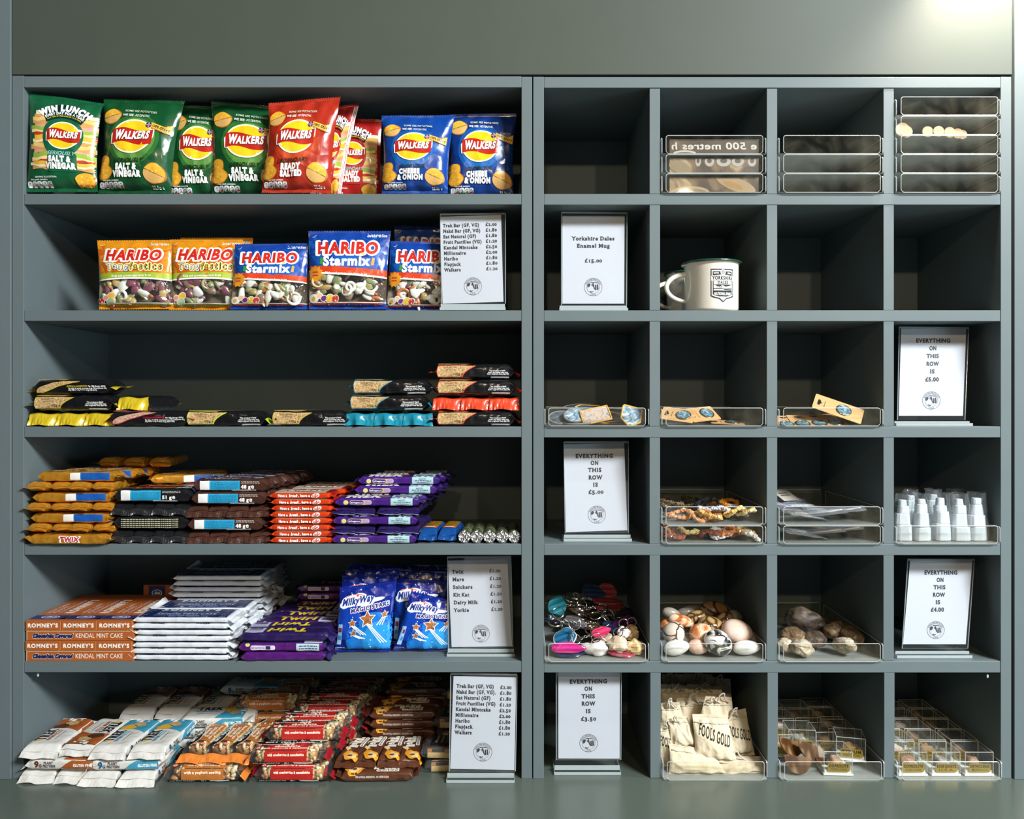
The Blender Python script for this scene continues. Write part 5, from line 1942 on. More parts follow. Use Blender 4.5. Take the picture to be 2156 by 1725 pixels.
# square cakes in clear film with black labels
CAKE = [mat('shortbread', (206, 170, 110), rough=0.7, bump=0.4, bscale=200), mat('caramel', (176, 112, 50), rough=0.3, coat=0.4), mat('chocolate_top', (52, 34, 26), rough=0.3, coat=0.3)]
CFILM = clear_mat('cake_film', haze=0.06, rough=0.08, bump=0.9, bscale=70, bdist=0.004)
for i, (x, y, z, rz, lb) in enumerate(((930, 60, Z6, 4, 'lowest of the front pile'), (926, 56, Z6 - 30, -4, 'on top of the front pile'), (950, 140, Z6, 3, 'on the counter in the middle'), (948, 140, Z6 - 30, 5, 'in the middle, second layer'), (944, 142, Z6 - 60, -3, 'in the middle, third layer'), (956, 238, Z6, 2, 'on the counter at the back'), (956, 238, Z6 - 30, -3, 'at the back, second layer'), (954, 236, Z6 - 60, 4, 'at the back, third layer'), (952, 238, Z6 - 90, 0, 'highest one at the back'))):
    t = thing('caramel_slice', 'clear wrapped square cake beside the price sign, %s' % lb, 'cake', (x, y, z), R6, rot=(0, 0, math.radians(rz)))
    for q, (a, b) in enumerate(((0.8, 13), (13, 21), (21, 26))):
        mb = MB()
        mb.box(-28, 28, -30, 30, a, b, CAKE[q], taper=0.6)
        mb.build(('shortbread', 'caramel', 'chocolate_top')[q], t, smooth=False, bevel=1)
    mb = MB()
    def wrapf(a, b, sgn=1):
        x, yy = (a - 0.5) * 84, (b - 0.5) * 72
        k = max(0, 1 - (abs(a - 0.5) * 2) ** 6) * max(0, 1 - (abs(b - 0.5) * 2) ** 5)
        zz = 13 + sgn * 13.6 * k ** 0.3 + 0.7 * noise.noise(Vector((a * 9, b * 9, i)))
        return Vector((x, yy, min(28.6, max(0.4, zz))))
    mb.grid(lambda a, b: wrapf(a, b), 30, 24, CFILM)
    mb.grid(lambda a, b: wrapf(1 - a, b, -1), 30, 24, CFILM)
    mb.build('film_wrap', t)
    mb = MB()
    mb.box(-20, 20, -26, 22, 28.7, 29.1, mat('black_label', (20, 20, 22), rough=0.5))
    A = Art()
    A.text('Millionaire', -18, 8, 7, ink((200, 196, 180)), w=0, slant=0.3, width=36)
    A.text('Shortbread', -18, -4, 7, ink((200, 196, 180)), w=0, slant=0.3, width=34)
    small_lines(A, -16, 16, [-12, -15, -18], ink((150, 148, 140)), 1)
    A.put(mb, lambda a, b, d: Vector((-b * 0.9, a, 29.1 + d)), off=0.2)
    mb.box(-16, 10, -31.2, -30.6, 15, 21, mat('black_label', (20, 20, 22)))
    mb.build('label', t, smooth=False)
# ------------------------------------------------------------------ price signs in clear stands
ACR = clear_mat('clear_acrylic', tint=(250, 251, 251), haze=0.01, rough=0.03)
ACE = mat('acrylic_edge', (196, 206, 206), rough=0.12, var=0.03, alpha=0.45)
PAPER = mat('sign_paper', (198, 198, 205), rough=0.6, var=0.01, bump=0.03)
INKB = ink((38, 38, 44), rough=0.6)
PSG = 'price signs in clear stands'


def sheet_text(A, lines, serif):
    for s, x, y, h, anc, wd, rot in lines:
        A.text(s, x, -y, h, INKB, w=2, anchor=anc, serif=serif, width=wd, rot=rot)


def cave_logo(A, cx, v, r):
    cy = -v
    A.ring(cx, cy, r * 0.965, r, INKB, 48)
    A.ring(cx, cy, r * 0.70, r * 0.725, INKB, 48)
    n = len(A.items)
    A.text('INGLEBOROUGH', cx, cy + r * 0.76, r * 0.17, INKB, w=0, anchor='c', arch=r * 0.76, width=r * 1.9)
    A.text('CAVE', cx, cy - r * 0.925, r * 0.15, INKB, w=0, anchor='c', width=r * 0.6)
    P = lambda pts: A.poly([(cx + x * r, cy + y * r) for x, y in pts], INKB)
    P([(-0.62, 0.3), (-0.5, 0.42), (-0.3, 0.34), (-0.36, 0.12), (-0.46, -0.02), (-0.5, 0.06), (-0.58, -0.1), (-0.66, 0.1)])
    P([(-0.5, 0.44), (-0.2, 0.56), (0.3, 0.54), (0.6, 0.42), (0.4, 0.46), (-0.1, 0.48)])
    P([(-0.1, 0.42), (0.02, 0.44), (0.12, 0.1), (0.2, -0.3), (0.08, -0.2), (0.02, 0.0), (-0.08, 0.14)])
    P([(0.2, 0.2), (0.27, 0.32), (0.34, 0.2), (0.36, -0.3), (0.2, -0.36)])
    P([(0.4, 0.24), (0.47, 0.36), (0.54, 0.22), (0.6, -0.24), (0.42, -0.36)])
    P([(-0.4, -0.42), (-0.1, -0.52), (0.1, -0.44), (-0.1, -0.60), (-0.3, -0.60)])
    P([(-0.2, 0.3), (-0.14, 0.36), (-0.1, 0.1), (-0.17, 0.14)])


def sign(label, hold, paper, base, y, zs, lines, serif, logo, lean=0.15):
    """hold, paper: corners TL TR BR BL in photo pixels; base: u0, u1, height of the foot"""
    zb = zs
    ux = (base[0] + base[1]) / 2
    x0 = un(ux, 0, y)[0]
    t = thing('price_sign', label, 'sign', (x0, y, zb), PSG)
    vb, vt = (hold[2][1] + hold[3][1]) / 2, (hold[0][1] + hold[1][1]) / 2
    yb = y + 16
    hgt = (vb - vt) * 1.03
    def pt(u, v, d=0.0):
        yy = yb + lean * (vb - v)
        x, z = un(u, v, yy)
        return Vector((x - x0, yy - y - d, zb - z))
    mb = MB()
    for d0, d1 in ((2.6, 1.2), (-0.6, -2.0)):
        f = [pt(*p, d0) for p in hold]
        b = [pt(*p, d1) for p in hold]
        mb.add(f + b, [(3, 2, 1, 0), (4, 5, 6, 7)], ACR)
        mb.add(f + b, [(0, 1, 5, 4), (1, 2, 6, 5), (2, 3, 7, 6), (3, 0, 4, 7)], ACE)
    for i, j in ((0, 3), (1, 2)):
        mb.tube([pt(*hold[i], 1.0), pt(*hold[j], 1.0)], 0.9, ACE, 6)
    # the folded top edge
    a, b = pt(*hold[0], 2.6), pt(*hold[1], 2.6)
    mb.tube([a + Vector((0, 2.3, 0)), b + Vector((0, 2.3, 0))], 2.3, ACE, 8)
    mb.build('acrylic_sleeve', t, smooth=False)
    mb = MB()
    xl, xr = un(base[0], 0, y)[0] - x0, un(base[1], 0, y)[0] - x0
    mb.box(xl, xr, 0, 62, 0.2, 6.0, ACR)
    mb.box(xl, xr, -0.6, 0, 0.2, 6.0, ACE)
    mb.box(xl + 1, xr - 1, 11, 25, 6.1, 9.5, ACR)
    mb.box(xl + 1, xr - 1, 10, 11, 6.1, base[2], ACE)
    zmin = pt(*hold[3]).z
    if zmin > 10:
        mb.box(xl + 1.5, xr - 1.5, 15, 22, 9.6, zmin, ACR)
    for xx in (xl, xr):
        mb.box(xx - 0.4, xx + 0.4, 0.1, 62, 0.3, 6.2, ACE)
    mb.build('foot', t, smooth=False)
    mb = MB()
    mb.add([pt(*p, 0.7) for p in paper] + [pt(*p, 0.2) for p in paper], [(3, 2, 1, 0), (4, 5, 6, 7), (0, 1, 5, 4), (1, 2, 6, 5), (2, 3, 7, 6), (3, 0, 4, 7)], PAPER)
    pp = mb.build('paper', t, smooth=False)
    A = Art()
    sheet_text(A, lines, serif)
    mb = MB()
    A.put(mb, lambda u, v, d: pt(u, -v, 0.72 + d), off=0.34)
    mb.build('lettering', pp, smooth=False)
    A = Art()
    cave_logo(A, *logo)
    mb = MB()
    A.put(mb, lambda u, v, d: pt(u, -v, 0.72 + d), off=0.34)
    mb.build('logo', pp, smooth=False)


def listing(rows, xl, xl2, xp, xp2, v0, vp0, dv, h, rot):
    out = []
    n = len(rows) - 1
    for i, (a, b) in enumerate(rows):
        q = i / n
        out.append((a, xl + (xl2 - xl) * q, v0 + dv * i, h, 'l', None, rot))
        out.append((b, xp + (xp2 - xp) * q, vp0 + dv * i, h, 'l', 24, rot))
    return out


MENU = [('Trek Bar (GF, VG)', '£2.00'), ('Nakd Bar (GF, VG)', '£1.80'), ('Eat Natural (GF)', '£1.80'), ('Fruit Pastilles (VG)', '£1.20'), ('Kendal Mintcake', '£2.50'), ('Millionaire', '£2.00'), ('Haribo', '£1.80'), ('Flapjack', '£1.80'), ('Walkers', '£1.20')]
MW = (77, 79, 70, 81, 72, 47, 30, 35, 35)


def menu(rows, widths, *a):
    L = listing(rows, *a)
    return [(s, x, y, h, c, (widths[i // 2] if i % 2 == 0 else wd), r) for i, (s, x, y, h, c, wd, r) in enumerate(L)]


sign('price list in a clear stand beside the blue bags of sweets', [(927, 452), (1064, 450), (1064, 640), (930, 641)], [(927, 457), (1055, 453), (1060, 636), (932, 640)], (926, 1064, 14), 0, 653.5,
     menu(MENU, MW, 933, 936, 1022.4, 1024, 479.2, 476.4, 11.65, 6.7, 0.02), True, (995.7, 603.5, 18.6))
sign('mug price sign in a clear stand, in the cubby next to the mugs', [(1182, 448), (1320, 449), (1319, 643), (1182, 643)], [(1184, 455), (1315, 455), (1314, 640), (1184, 640)], (1178, 1322, 12), 12, 653.5,
     [('Yorkshire Dales', 1249.7, 506.6, 7.6, 'c', 90, 0), ('Enamel Mug', 1249.7, 522, 7.6, 'c', 70, 0), ('£15.00', 1249.7, 553, 7.6, 'c', 37, 0)], True, (1249, 605, 19))


def every(cs, bls, price, w0):
    ws = (w0, w0 * 0.215, w0 * 0.36, w0 * 0.365, w0 * 0.14, w0 * 0.40)
    return [(s, c, b, 8.0, 'c', w, 0.012 if cs[0] < cs[-1] else 0) for s, c, b, w in zip(('EVERYTHING', 'ON', 'THIS', 'ROW', 'IS', price), cs, bls, ws)]


sign('price sign in a clear stand in the cubby right of the pin cards', [(1893, 690), (2039, 691), (2031, 885), (1889, 885)], [(1897, 692.5), (2034, 693), (2027, 876), (1892, 876)], (1887, 2048, 10), 30, 898.5,
     every((1964.8, 1964, 1963.7, 1963.3, 1962.8, 1962.3), (721.6, 737.8, 754.2, 770.6, 786.7, 803.4), '£5.00', 73), False, (1960.5, 843.7, 19))
sign('price sign in a clear stand beside the trays of stone bracelets', [(1187, 932), (1323, 931), (1323, 1122), (1190, 1123)], [(1187, 936), (1314, 933), (1321, 1117), (1192, 1121)], (1187, 1330, 13), 29, 1146,
     every((1252, 1252.3, 1253, 1254, 1254.4, 1255.1), (964.5, 979.2, 994, 1009.7, 1025, 1040), '£5.00', 80), True, (1256.5, 1084, 18.7))
R5L = [('Twix', '£1.20'), ('Mars', '£1.20'), ('Snickers', '£1.20'), ('Kit Kat', '£1.20'), ('Dairy Milk', '£1.20'), ('Yorkie', '£1.20')]
sign('price list in a clear stand beside the blue pouches', [(942, 1174), (1076, 1172), (1080, 1363), (944, 1366)], [(943, 1181), (1068, 1178), (1078, 1361), (951, 1363)], (941, 1083, 14), 30, 1393,
     menu(R5L, (24, 25, 42, 34, 51, 32), 952.2, 956.5, 1030.3, 1034.5, 1208, 1205.6, 16.2, 7.2, 0.015), True, (1012.5, 1334.5, 18.4))
sign('price sign leaning in its clear stand beside the tray of fossils', [(1911, 1179), (2051, 1179), (2037, 1366), (1899, 1366)], [(1916, 1181), (2047, 1181), (2033, 1357), (1901, 1357)], (1889, 2047, 12), 20, 1393,
     every((1981, 1979.3, 1978, 1976.6, 1974.7, 1973.5), (1210, 1225.4, 1241, 1256.7, 1272.4, 1288), '£4.00', 70.5), False, (1969.6, 1327, 18.5))
MENU2 = [(a + ('.' if a.startswith('Nakd') else ''), b) for a, b in MENU]
sign('price list in a clear stand on the counter beside the wrapped cakes', [(949, 1419), (1089, 1421), (1085, 1624), (946, 1624)], [(955, 1424), (1087, 1427), (1083, 1622), (948, 1619)], (940, 1083, 16), -20, 1640,
     menu(MENU2, (79, 84, 73, 84, 74, 49, 31, 37, 36), 961.7, 957.9, 1053.4, 1050, 1448.3, 1450.8, 12.19, 7.2, -0.02), True, (1016.7, 1583.9, 19.6), lean=0.10)
sign('price sign on the counter in the cubby left of the cloth pouches', [(1171, 1408), (1308, 1408), (1307, 1600), (1171, 1600)], [(1175.5, 1411), (1305, 1411), (1304.5, 1598), (1175.5, 1597.5)], (1167, 1307, 16), 16, 1640,
     every((1239.5, 1239.3, 1239.3, 1239.4, 1239.3, 1239.6), (1439.3, 1454.6, 1470.5, 1485.9, 1501.7, 1517.6), '£3.50', 80), True, (1239.3, 1565, 19), lean=0.08)
# ------------------------------------------------------------------ clear trays
TRG = 'clear trays in the pigeonholes'
TRC = clear_mat('tray_acrylic', tint=(249, 250, 248), haze=0.010, hazecol=(160, 152, 130), rough=0.05, dust=0.10)
TRF = clear_mat('tray_front_acrylic', tint=(252, 252, 250), haze=0.006, hazecol=(170, 162, 140), rough=0.025, dust=0.045)
TRL = mat('tray_bright_edge', (206, 210, 208), rough=0.1, var=0.03, coat=0.6, alpha=0.7)
TRE = mat('tray_edge', (196, 202, 200), rough=0.12, var=0.04, alpha=0.36)


def round_rect(x0, x1, z0, z1, r, foot=0.0):
    pts = []
    for cx, cz, a0 in ((x1 - r, z1 - r, 0), (x0 + r, z1 - r, 90)):
        for k in range(5):
            a = math.radians(a0 + 22.5 * k)
            pts.append((cx + r * math.cos(a), cz + r * math.sin(a)))
    pts += [(x0, z0 + foot), (x0 + foot, z0), (x1 - foot, z0), (x1, z0 + foot)]
    return pts


def tray(label, xc, zb, w=221, h=40.0, y=-7, d=350):
    t = thing('display_tray', label, 'tray', (xc, y, zb), TRG)
    hw = w / 2
    mb = MB()
    mb.prism(round_rect(-hw + 9, hw - 9, 1.2, h - 0.6, 5, 5), 0, 2.6, TRF, edge=TRE)
    rr = round_rect(-hw + 9, hw - 9, 1.2, h - 0.6, 5, 5)
    mb.tube([(a, 0.6, b) for a, b in rr], 0.7, TRL, 5, closed=True)
    mb.build('front_panel', t, smooth=False)
    mb = MB()
    mb.prism(round_rect(-hw + 9, hw - 9, 1.2, h - 0.6, 5, 2), d - 2.6, d, TRC, edge=TRE)
    mb.tube([(-hw + 12, d - 1, h - 0.6), (hw - 12, d - 1, h - 0.6)], 0.8, TRL, 5)
    mb.build('back_panel', t, smooth=False)
    for sg in (-1, 1):
        mb = MB()
        M = Matrix.Translation((sg * (hw - 1.4), 0, 0)) @ Matrix.Rotation(PI / 2, 4, 'Z')
        pts = round_rect(5, d - 5, 2.0, h - 3.5, 4, 3)
        mb.prism(pts, -1.2, 1.2, TRC, M=M, edge=TRE)
        mb.tube([(sg * (hw - 1.4), 9, h - 3.5), (sg * (hw - 1.4), d - 9, h - 3.5)], 1.0, TRL, 5)
        mb.build('side_panel', t, smooth=False)
    mb = MB()
    mb.prism([(-hw + 4, 0.4), (hw - 4, 0.4), (hw - 2, 2.4), (-hw + 2, 2.4)], 1.5, d - 1.5, TRC, edge=TRE)
    mb.build('base', t, smooth=False)
    return t


C1, C2, C3, C4 = 1256.5, 1502.5, 1749, 1995.5
for k, nm in enumerate(('lowest', 'middle', 'topmost')):
    tray('clear tray with a painted reflection inside, %s of three stacked beside the empty top cubby' % nm, C2, 408 - 40.4 * k)
    tray('empty dusty clear tray, %s of the three in the third top cubby' % nm, C3, 408 - 40.4 * k)
for k, nm in enumerate(('lowest', 'second lowest', 'middle', 'second from the top', 'topmost')):
    tray(('empty dusty clear tray, %s of the five in the corner cubby' if k != 3 else 'clear tray with pale round discs inside, %s of the five') % nm, C4, 408 - 40.4 * k)

# added cards painted with a poster's reflection, behind the fronts of the first stack
REFLPIC = ramp_mat('reflection_picture', [(0.30, (26, 18, 14)), (0.46, (64, 44, 30)), (0.56, (106, 82, 58)), (0.66, (160, 140, 110)), (0.78, (84, 64, 28))], scale=14, rough=0.35, distort=1.6, detail=3)
REFLDK = ramp_mat('reflection_dark_picture', [(0.35, (30, 24, 20)), (0.6, (70, 54, 42)), (0.8, (150, 130, 110))], scale=12, rough=0.35, distort=1.2, detail=3)
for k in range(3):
    t = thing('reflection_card', 'card painted as a reflection inside the %s clear tray, %s' % (('lowest', 'middle', 'topmost')[k], ('with a shell coloured picture', 'with pale shapes on it', 'with its words reversed')[k]), 'card', (C2 + 2, 4, 408 - 40.4 * k - 2.6), 'painted reflections in the trays')
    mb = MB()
    mb.box(-94, 94, 0, 0.8, 0, 32, REFLPIC if k < 2 else REFLDK)
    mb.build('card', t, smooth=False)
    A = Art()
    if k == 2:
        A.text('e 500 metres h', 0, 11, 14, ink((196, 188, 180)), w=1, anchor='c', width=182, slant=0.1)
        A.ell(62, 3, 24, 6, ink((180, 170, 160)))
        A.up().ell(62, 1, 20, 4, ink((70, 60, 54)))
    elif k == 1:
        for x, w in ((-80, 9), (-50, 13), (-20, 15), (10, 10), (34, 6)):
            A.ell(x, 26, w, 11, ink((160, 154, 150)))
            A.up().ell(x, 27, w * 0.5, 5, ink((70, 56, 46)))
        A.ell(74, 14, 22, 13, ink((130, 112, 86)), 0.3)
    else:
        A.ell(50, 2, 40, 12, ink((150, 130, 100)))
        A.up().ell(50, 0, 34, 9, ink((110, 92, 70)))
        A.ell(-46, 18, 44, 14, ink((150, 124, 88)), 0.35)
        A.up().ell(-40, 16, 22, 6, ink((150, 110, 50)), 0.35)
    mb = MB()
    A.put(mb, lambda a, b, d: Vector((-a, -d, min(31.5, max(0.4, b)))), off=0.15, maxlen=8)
    mb.build('print', t, smooth=False)  # the reflected poster's words and shapes, painted on the card
DISC = mat('pale_disc', (206, 160, 122), rough=0.55, var=0.1, bump=0.1)
for i, (u, r, y) in enumerate(((1900, 15, 14), (1908, 13, 20), (1953, 11.5, 16), (1976, 11.5, 14), (1999, 11.5, 20), (2016, 11, 26), (2026, 10, 30))):
    x = un(u, 0, y)[0]
    t = thing('round_disc', 'pale round disc in the second tray from the top, %s' % ('beside the tray wall', 'overlapping the first', 'standing third', 'with a small dark spot', 'second from the end', 'partly behind another', 'last of the row')[i], 'disc', (x, y, 408 - 40.4 * 3 - 2.6), 'pale discs in the tray')
    mb = MB()
    mb.lathe([(0, -1.4), (r, -1.4), (r, 1.4), (0, 1.4)], DISC, 28, Matrix.Translation((0, 0, r)) @ Matrix.Rotation(PI / 2 - 0.06, 4, 'X'))
    mb.build('disc', t, smooth=True, angle=30)
    if i == 3:
        mb = MB()
        mb.lathe([(0, -1.9), (1.3, -1.9), (1.3, -1.2)], ink((90, 60, 40)), 10, Matrix.Translation((0, 0, r)) @ Matrix.Rotation(PI / 2 - 0.06, 4, 'X'))
        mb.build('spot', t)

# ------------------------------------------------------------------ enamel mugs
ENAM = mat('cream_enamel', (226, 218, 202), rough=0.16, coat=0.6, var=0.03)
RIM = mat('green_enamel_rim', (30, 66, 52), rough=0.15, coat=0.6, var=0.05)


def mug(label, x, y, zb, rot):
    t = thing('enamel_mug', label, 'mug', (x, y, zb), 'enamel mugs', rot=(0, 0, rot))
    R, H = 58.0, 108.0
    mb = MB()
    mb.lathe([(0, 0.4), (R - 7, 0.4), (R - 2.5, 2.2), (R, 7), (R + 0.3, H - 7), (R + 2.2, H - 3.5), (R + 5.6, H - 2), (R + 5, H - 0.6), (R + 1, H - 2), (R - 1.6, H - 8), (R - 2, 8), (R - 8, 4), (0, 4)], ENAM, 56)
    mb.build('body', t)
    mb = MB()
    n = 48
    mb.tube([((R + 4.6) * math.cos(2 * PI * k / n), (R + 4.6) * math.sin(2 * PI * k / n), H - 1.2) for k in range(n)], 2.6, RIM, 10, closed=True)
    mb.build('rim', t)
    mb = MB()
    path = []
    for k in range(25):
        a = PI / 2 + PI * k / 24
        path.append((-(R - 1) + 42 * math.cos(a) * (1.0 if k < 16 else 1.0), 0, 56 + 27 * math.sin(a) - (4 * (k / 24) ** 2)))
    path = [(-(R - 2), 0, 84)] + path + [(-(R - 2), 0, 25)]
    mb.tube(path, lambda q: 5.6 - 1.2 * q, ENAM, 12)
    mb.build('handle', t)
    A = Art()
    shield = lambda k: [(-26 * k, 34 * k), (26 * k, 34 * k), (26 * k, -24 * k), (20 * k, -27 * k), (8 * k, -30 * k), (0, -37 * k), (-8 * k, -30 * k), (-20 * k, -27 * k), (-26 * k, -24 * k)]
    bk = ink((34, 40, 48), rough=0.25)
    wh = ink((222, 216, 204), rough=0.2)
    A.poly(shield(1.0), bk)
    A.up().poly(shield(0.92), wh)
    A.up().poly(shield(0.84), bk)
    A.up()
    A.ell(0, 27, 6, 6, wh)
    A.up().ring(0, 27, 2, 3.4, bk)
    A.text('ESTD', -20, 23, 3.4, wh, w=1, width=11)
    A.text('1954', 9, 23, 3.4, wh, w=1, width=10)
    A.poly([(-25, 9), (25, 9), (25, 19), (0, 22), (-25, 19)], wh)
    A.up().text('YORKSHIRE', 0, 11, 7.2, bk, w=2, anchor='c', width=45)
    A.rect(-20, 1, 20, 8, wh)
    A.up().text('DALES', 0, 2.4, 5, bk, w=2, anchor='c', width=24)
    A.poly([(-20, 0), (-20, -14), (20, -14), (20, 0), (8, -4), (-2, -1), (-10, -5)], wh)
    A.up()
    A.poly([(-20, -7), (-6, -6), (4, -9), (20, -7), (20, -9), (6, -11), (-8, -8), (-20, -9)], bk)
    A.poly([(-20, -12), (2, -12), (20, -10.5), (20, -14), (-20, -14)], bk)
    A.poly([(-14, -2), (-4, -5), (6, -5), (-2, -6), (-12, -5)], bk)
    A.text('NATIONAL PARK', 0, -21.5, 5.4, wh, w=2, anchor='c', width=38)
    A.poly([(-7, -25), (7, -25), (0, -31)], wh)
    mb = MB()
    def wrap(a, b, d):
        th = a / R + 0.12
        rr = R + 0.45 + d
        return Vector((rr * math.sin(th), -rr * math.cos(th), 54 + b))
    A.put(mb, wrap, off=0.1, maxlen=7)
    mb.build('badge', t)


mug('cream enamel mug with a green rim and black badge, standing in front', 1512, 62, 653.5, 0.08)
mug('cream enamel mug partly hidden behind the front one', 1500, 206, 653.5, 0.30)

# ------------------------------------------------------------------ row 3: patches and pin cards
tray('low clear tray of embroidered patches under the mug price sign', C1, 898.5, h=39.5, d=250)
tray('clear tray with a few pin cards beside the patches tray', C2, 898.5, h=39.5, d=250)
tray('clear tray of pin cards next to the price sign cubby', C3, 898.5, h=39.5, d=250)
YB = mat('yellow_stitching', (212, 160, 60), rough=0.7, bump=0.8, bscale=1200)
PICS = [ramp_mat('patch_stitch_%d' % i, st, scale=70, rough=0.8, distort=1.4, detail=4) for i, st in enumerate((
    [(0.3, (40, 50, 60)), (0.5, (120, 150, 170)), (0.65, (220, 220, 210)), (0.8, (60, 70, 40))],
    [(0.3, (150, 120, 110)), (0.5, (196, 176, 160)), (0.7, (110, 120, 140))],
    [(0.3, (30, 36, 40)), (0.55, (70, 84, 96)), (0.75, (140, 130, 100))]))]


def patch(label, x, y, z, rz, tx, ty, kind, pic, sc_=1.0):
    t = thing('cloth_patch', label, 'patch', (x, y, z), 'embroidered patches')
    t.rotation_mode = 'XYZ'
    t.rotation_euler = (math.radians(tx), math.radians(ty), math.radians(rz))
    if kind == 's':
        pts = [(-20, 24), (20, 24), (22, 20), (22, -10), (0, -27), (-22, -10), (-22, 20)]
    elif kind == 'o':
        pts = [(30 * math.cos(a), 22 * math.sin(a)) for a in [2 * PI * k / 28 for k in range(28)]]
    elif kind == 'h':
        pts = [(-38, 0), (-22, 24), (22, 24), (38, 0), (22, -24), (-22, -24)]
    else:
        pts = [(-34, -20), (34, -20), (34, 20), (-34, 20)]
    pts = [(a * sc_, b * sc_) for a, b in pts]
    n = len(pts)
    mb = MB()
    v = [Vector((a * 0.88, b * 0.88, 1.7)) for a, b in pts] + [Vector((a * 0.88, b * 0.88, 0.1)) for a, b in pts]
    mb.add(v, [list(range(n)), list(range(2 * n - 1, n - 1, -1))] + [(i, n + i, n + (i + 1) % n, (i + 1) % n) for i in range(n)], pic)
    mb.build('embroidery', t, smooth=False)
    mb = MB()
    P = []
    for i in range(n):
        a, b = Vector(pts[i]), Vector(pts[(i + 1) % n])
        for k in range(3):
            q = a.lerp(b, k / 3)
            P.append((q.x * 0.95, q.y * 0.95, 1.1))
    mb.tube(P, 1.9, YB if kind != 'o' else mat('grey_stitching', (120, 116, 110), rough=0.8), 7, closed=True)
    mb.build('border', t)


patch('shield shaped patch with a yellow border, upright against the tray front', 1332, 24, 878, 0, 62, 14, 's', PICS[0])
patch('oblong patch with a yellow border slanting behind the tray front', 1258, 40, 876, 6, 52, -12, 'r', PICS[1], 0.95)
patch('oval grey patch behind the tray front', 1216, 46, 876, 0, 50, -4, 'o', PICS[0], 0.9)
patch('oval dark patch at the far end of the tray front', 1186, 60, 882, 0, 40, 0, 'o', PICS[2])
patch('pale oval patch lying flat in the tray, nearest the front', 1222, 40, 893, 8, 4, -3, 'o', PICS[0], 1.1)
patch('oblong patch lying under the others beside the shield', 1300, 78, 894, -12, 3, 2, 'r', PICS[2], 1.1)
patch('six sided patch with a yellow border on top of the heap', 1254, 120, 862, 4, 14, 3, 'h', PICS[2])
patch('oval dark patch on top, behind the six sided one', 1226, 168, 858, 10, 8, -8, 'o', PICS[2], 1.1)
patch('oblong dark patch with a yellow edge on the heap beside the six sided one', 1312, 130, 868, -14, 12, 10, 'r', PICS[2])
patch('oval patch supporting the heap in the middle of the tray', 1262, 120, 884, 0, 5, 2, 'o', PICS[1], 1.5)
patch('oblong patch supporting the heap at its rear', 1270, 150, 876, 20, 4, 5, 'r', PICS[2], 1.4)
KRAFT = mat('kraft_card', (196, 152, 100), rough=0.75, var=0.08, vscale=300)
PINM = mat('pin_metal', (150, 140, 120), rough=0.25, metal=0.9)
ENB = ramp_mat('enamel_pin_picture', [(0.3, (50, 70, 60)), (0.5, (90, 130, 150)), (0.7, (196, 206, 200))], scale=90, rough=0.15, coat=0.6)


def pin_card(label, x, y, z, rz, tx, ty, w=46, h=72):
    R = Matrix.Rotation(math.radians(tx), 3, 'X') @ Matrix.Rotation(math.radians(ty), 3, 'Y') @ Matrix.Rotation(math.radians(rz), 3, 'Z')
    t = thing('pin_card', label, 'badge', (x, y, z), 'pin badges on kraft cards', rot=R.to_euler())
    mb = MB()
    rr = round_rect(-w / 2, w / 2, -h / 2, h / 2, 3, 2)
    n = len(rr)
    mb.add([Vector((a, b, 1)) for a, b in rr] + [Vector((a, b, 0)) for a, b in rr], [list(range(n)), list(range(2 * n - 1, n - 1, -1))] + [(i, n + i, n + (i + 1) % n, (i + 1) % n) for i in range(n)], KRAFT)
    A = Art()
    A.rect(-9, h / 2 - 14, 9, h / 2 - 8, ink((40, 36, 30)), r=3)
    A.ell(0, h / 2 - 13, 4, 4, ink((40, 36, 30)))
    small_lines(A, -10, 10, [h / 2 - 24], ink((90, 70, 50)), 1.6)
    A.put(mb, lambda a, b, d: Vector((a, b, 1 + d)), off=0.1)
    mb.build('card', t, smooth=False)
    mb = MB()
    mb.lathe([(0, 1.1), (16, 1.1), (16.4, 2.6), (14, 3.4), (13.6, 2.9)], PINM, 32, Matrix.Translation((0, -12, 0)))
    mb.lathe([(0, 2.9), (13.7, 2.9)], ENB, 32, Matrix.Translation((0, -12, 0)))
    mb.build('pin', t)


PK = 'kraft card with round pin, '
pin_card(PK + 'leaning at the left end of the second tray', 1434, 34, 875, 68, 34, -6)
pin_card(PK + 'propped on the leaning one in the second tray', 1490, 52, 874, 112, 36, 10)
pin_card(PK + 'lying flat in the middle of the second tray', 1546, 60, 892, 82, 9, 2)
pin_card(PK + 'lying flat at the far end of the second tray', 1580, 100, 893, 95, 8, -2)
for i, x in enumerate((1672, 1706, 1742, 1776)):
    pin_card(PK + 'flat in the third tray, %s of the row' % ('first', 'second', 'third', 'last')[i], x, 56, 892 - 1.4 * i, -4 + 3 * i, 22, 0)
for i, x in enumerate((1690, 1730)):
    pin_card(PK + 'behind the row in the third tray, %s' % ('nearer the second tray', 'under the slanting one')[i], x, 120, 890 - 3 * i, 80, 10, 0)
pin_card(PK + 'slanting on top and sticking out of the third tray', 1780, 40, 862, 64, 45, 3, w=48, h=104)

# ------------------------------------------------------------------ row 4: bracelets, sachets, crystal towers
tray('clear tray full of stone bracelets, lower of two', C2, 1146, h=39.5, d=330)
tray('clear tray full of stone bracelets, upper of two', C2, 1146 - 40, h=39.5, d=330)
STONE = {}
for nm, c in (('honey', (226, 186, 104)), ('peach', (212, 150, 104)), ('amber', (206, 130, 40)), ('red', (140, 66, 50)), ('clear', (206, 200, 200)), ('black', (40, 40, 40)), ('smoky', (110, 90, 70)), ('lemon', (232, 206, 140)), ('orange', (210, 120, 60)), ('olive', (90, 76, 40))):
    STONE[nm] = mat(nm + '_stone', c, rough=0.18, coat=0.5, var=0.22, vscale=160, sss=0.0)


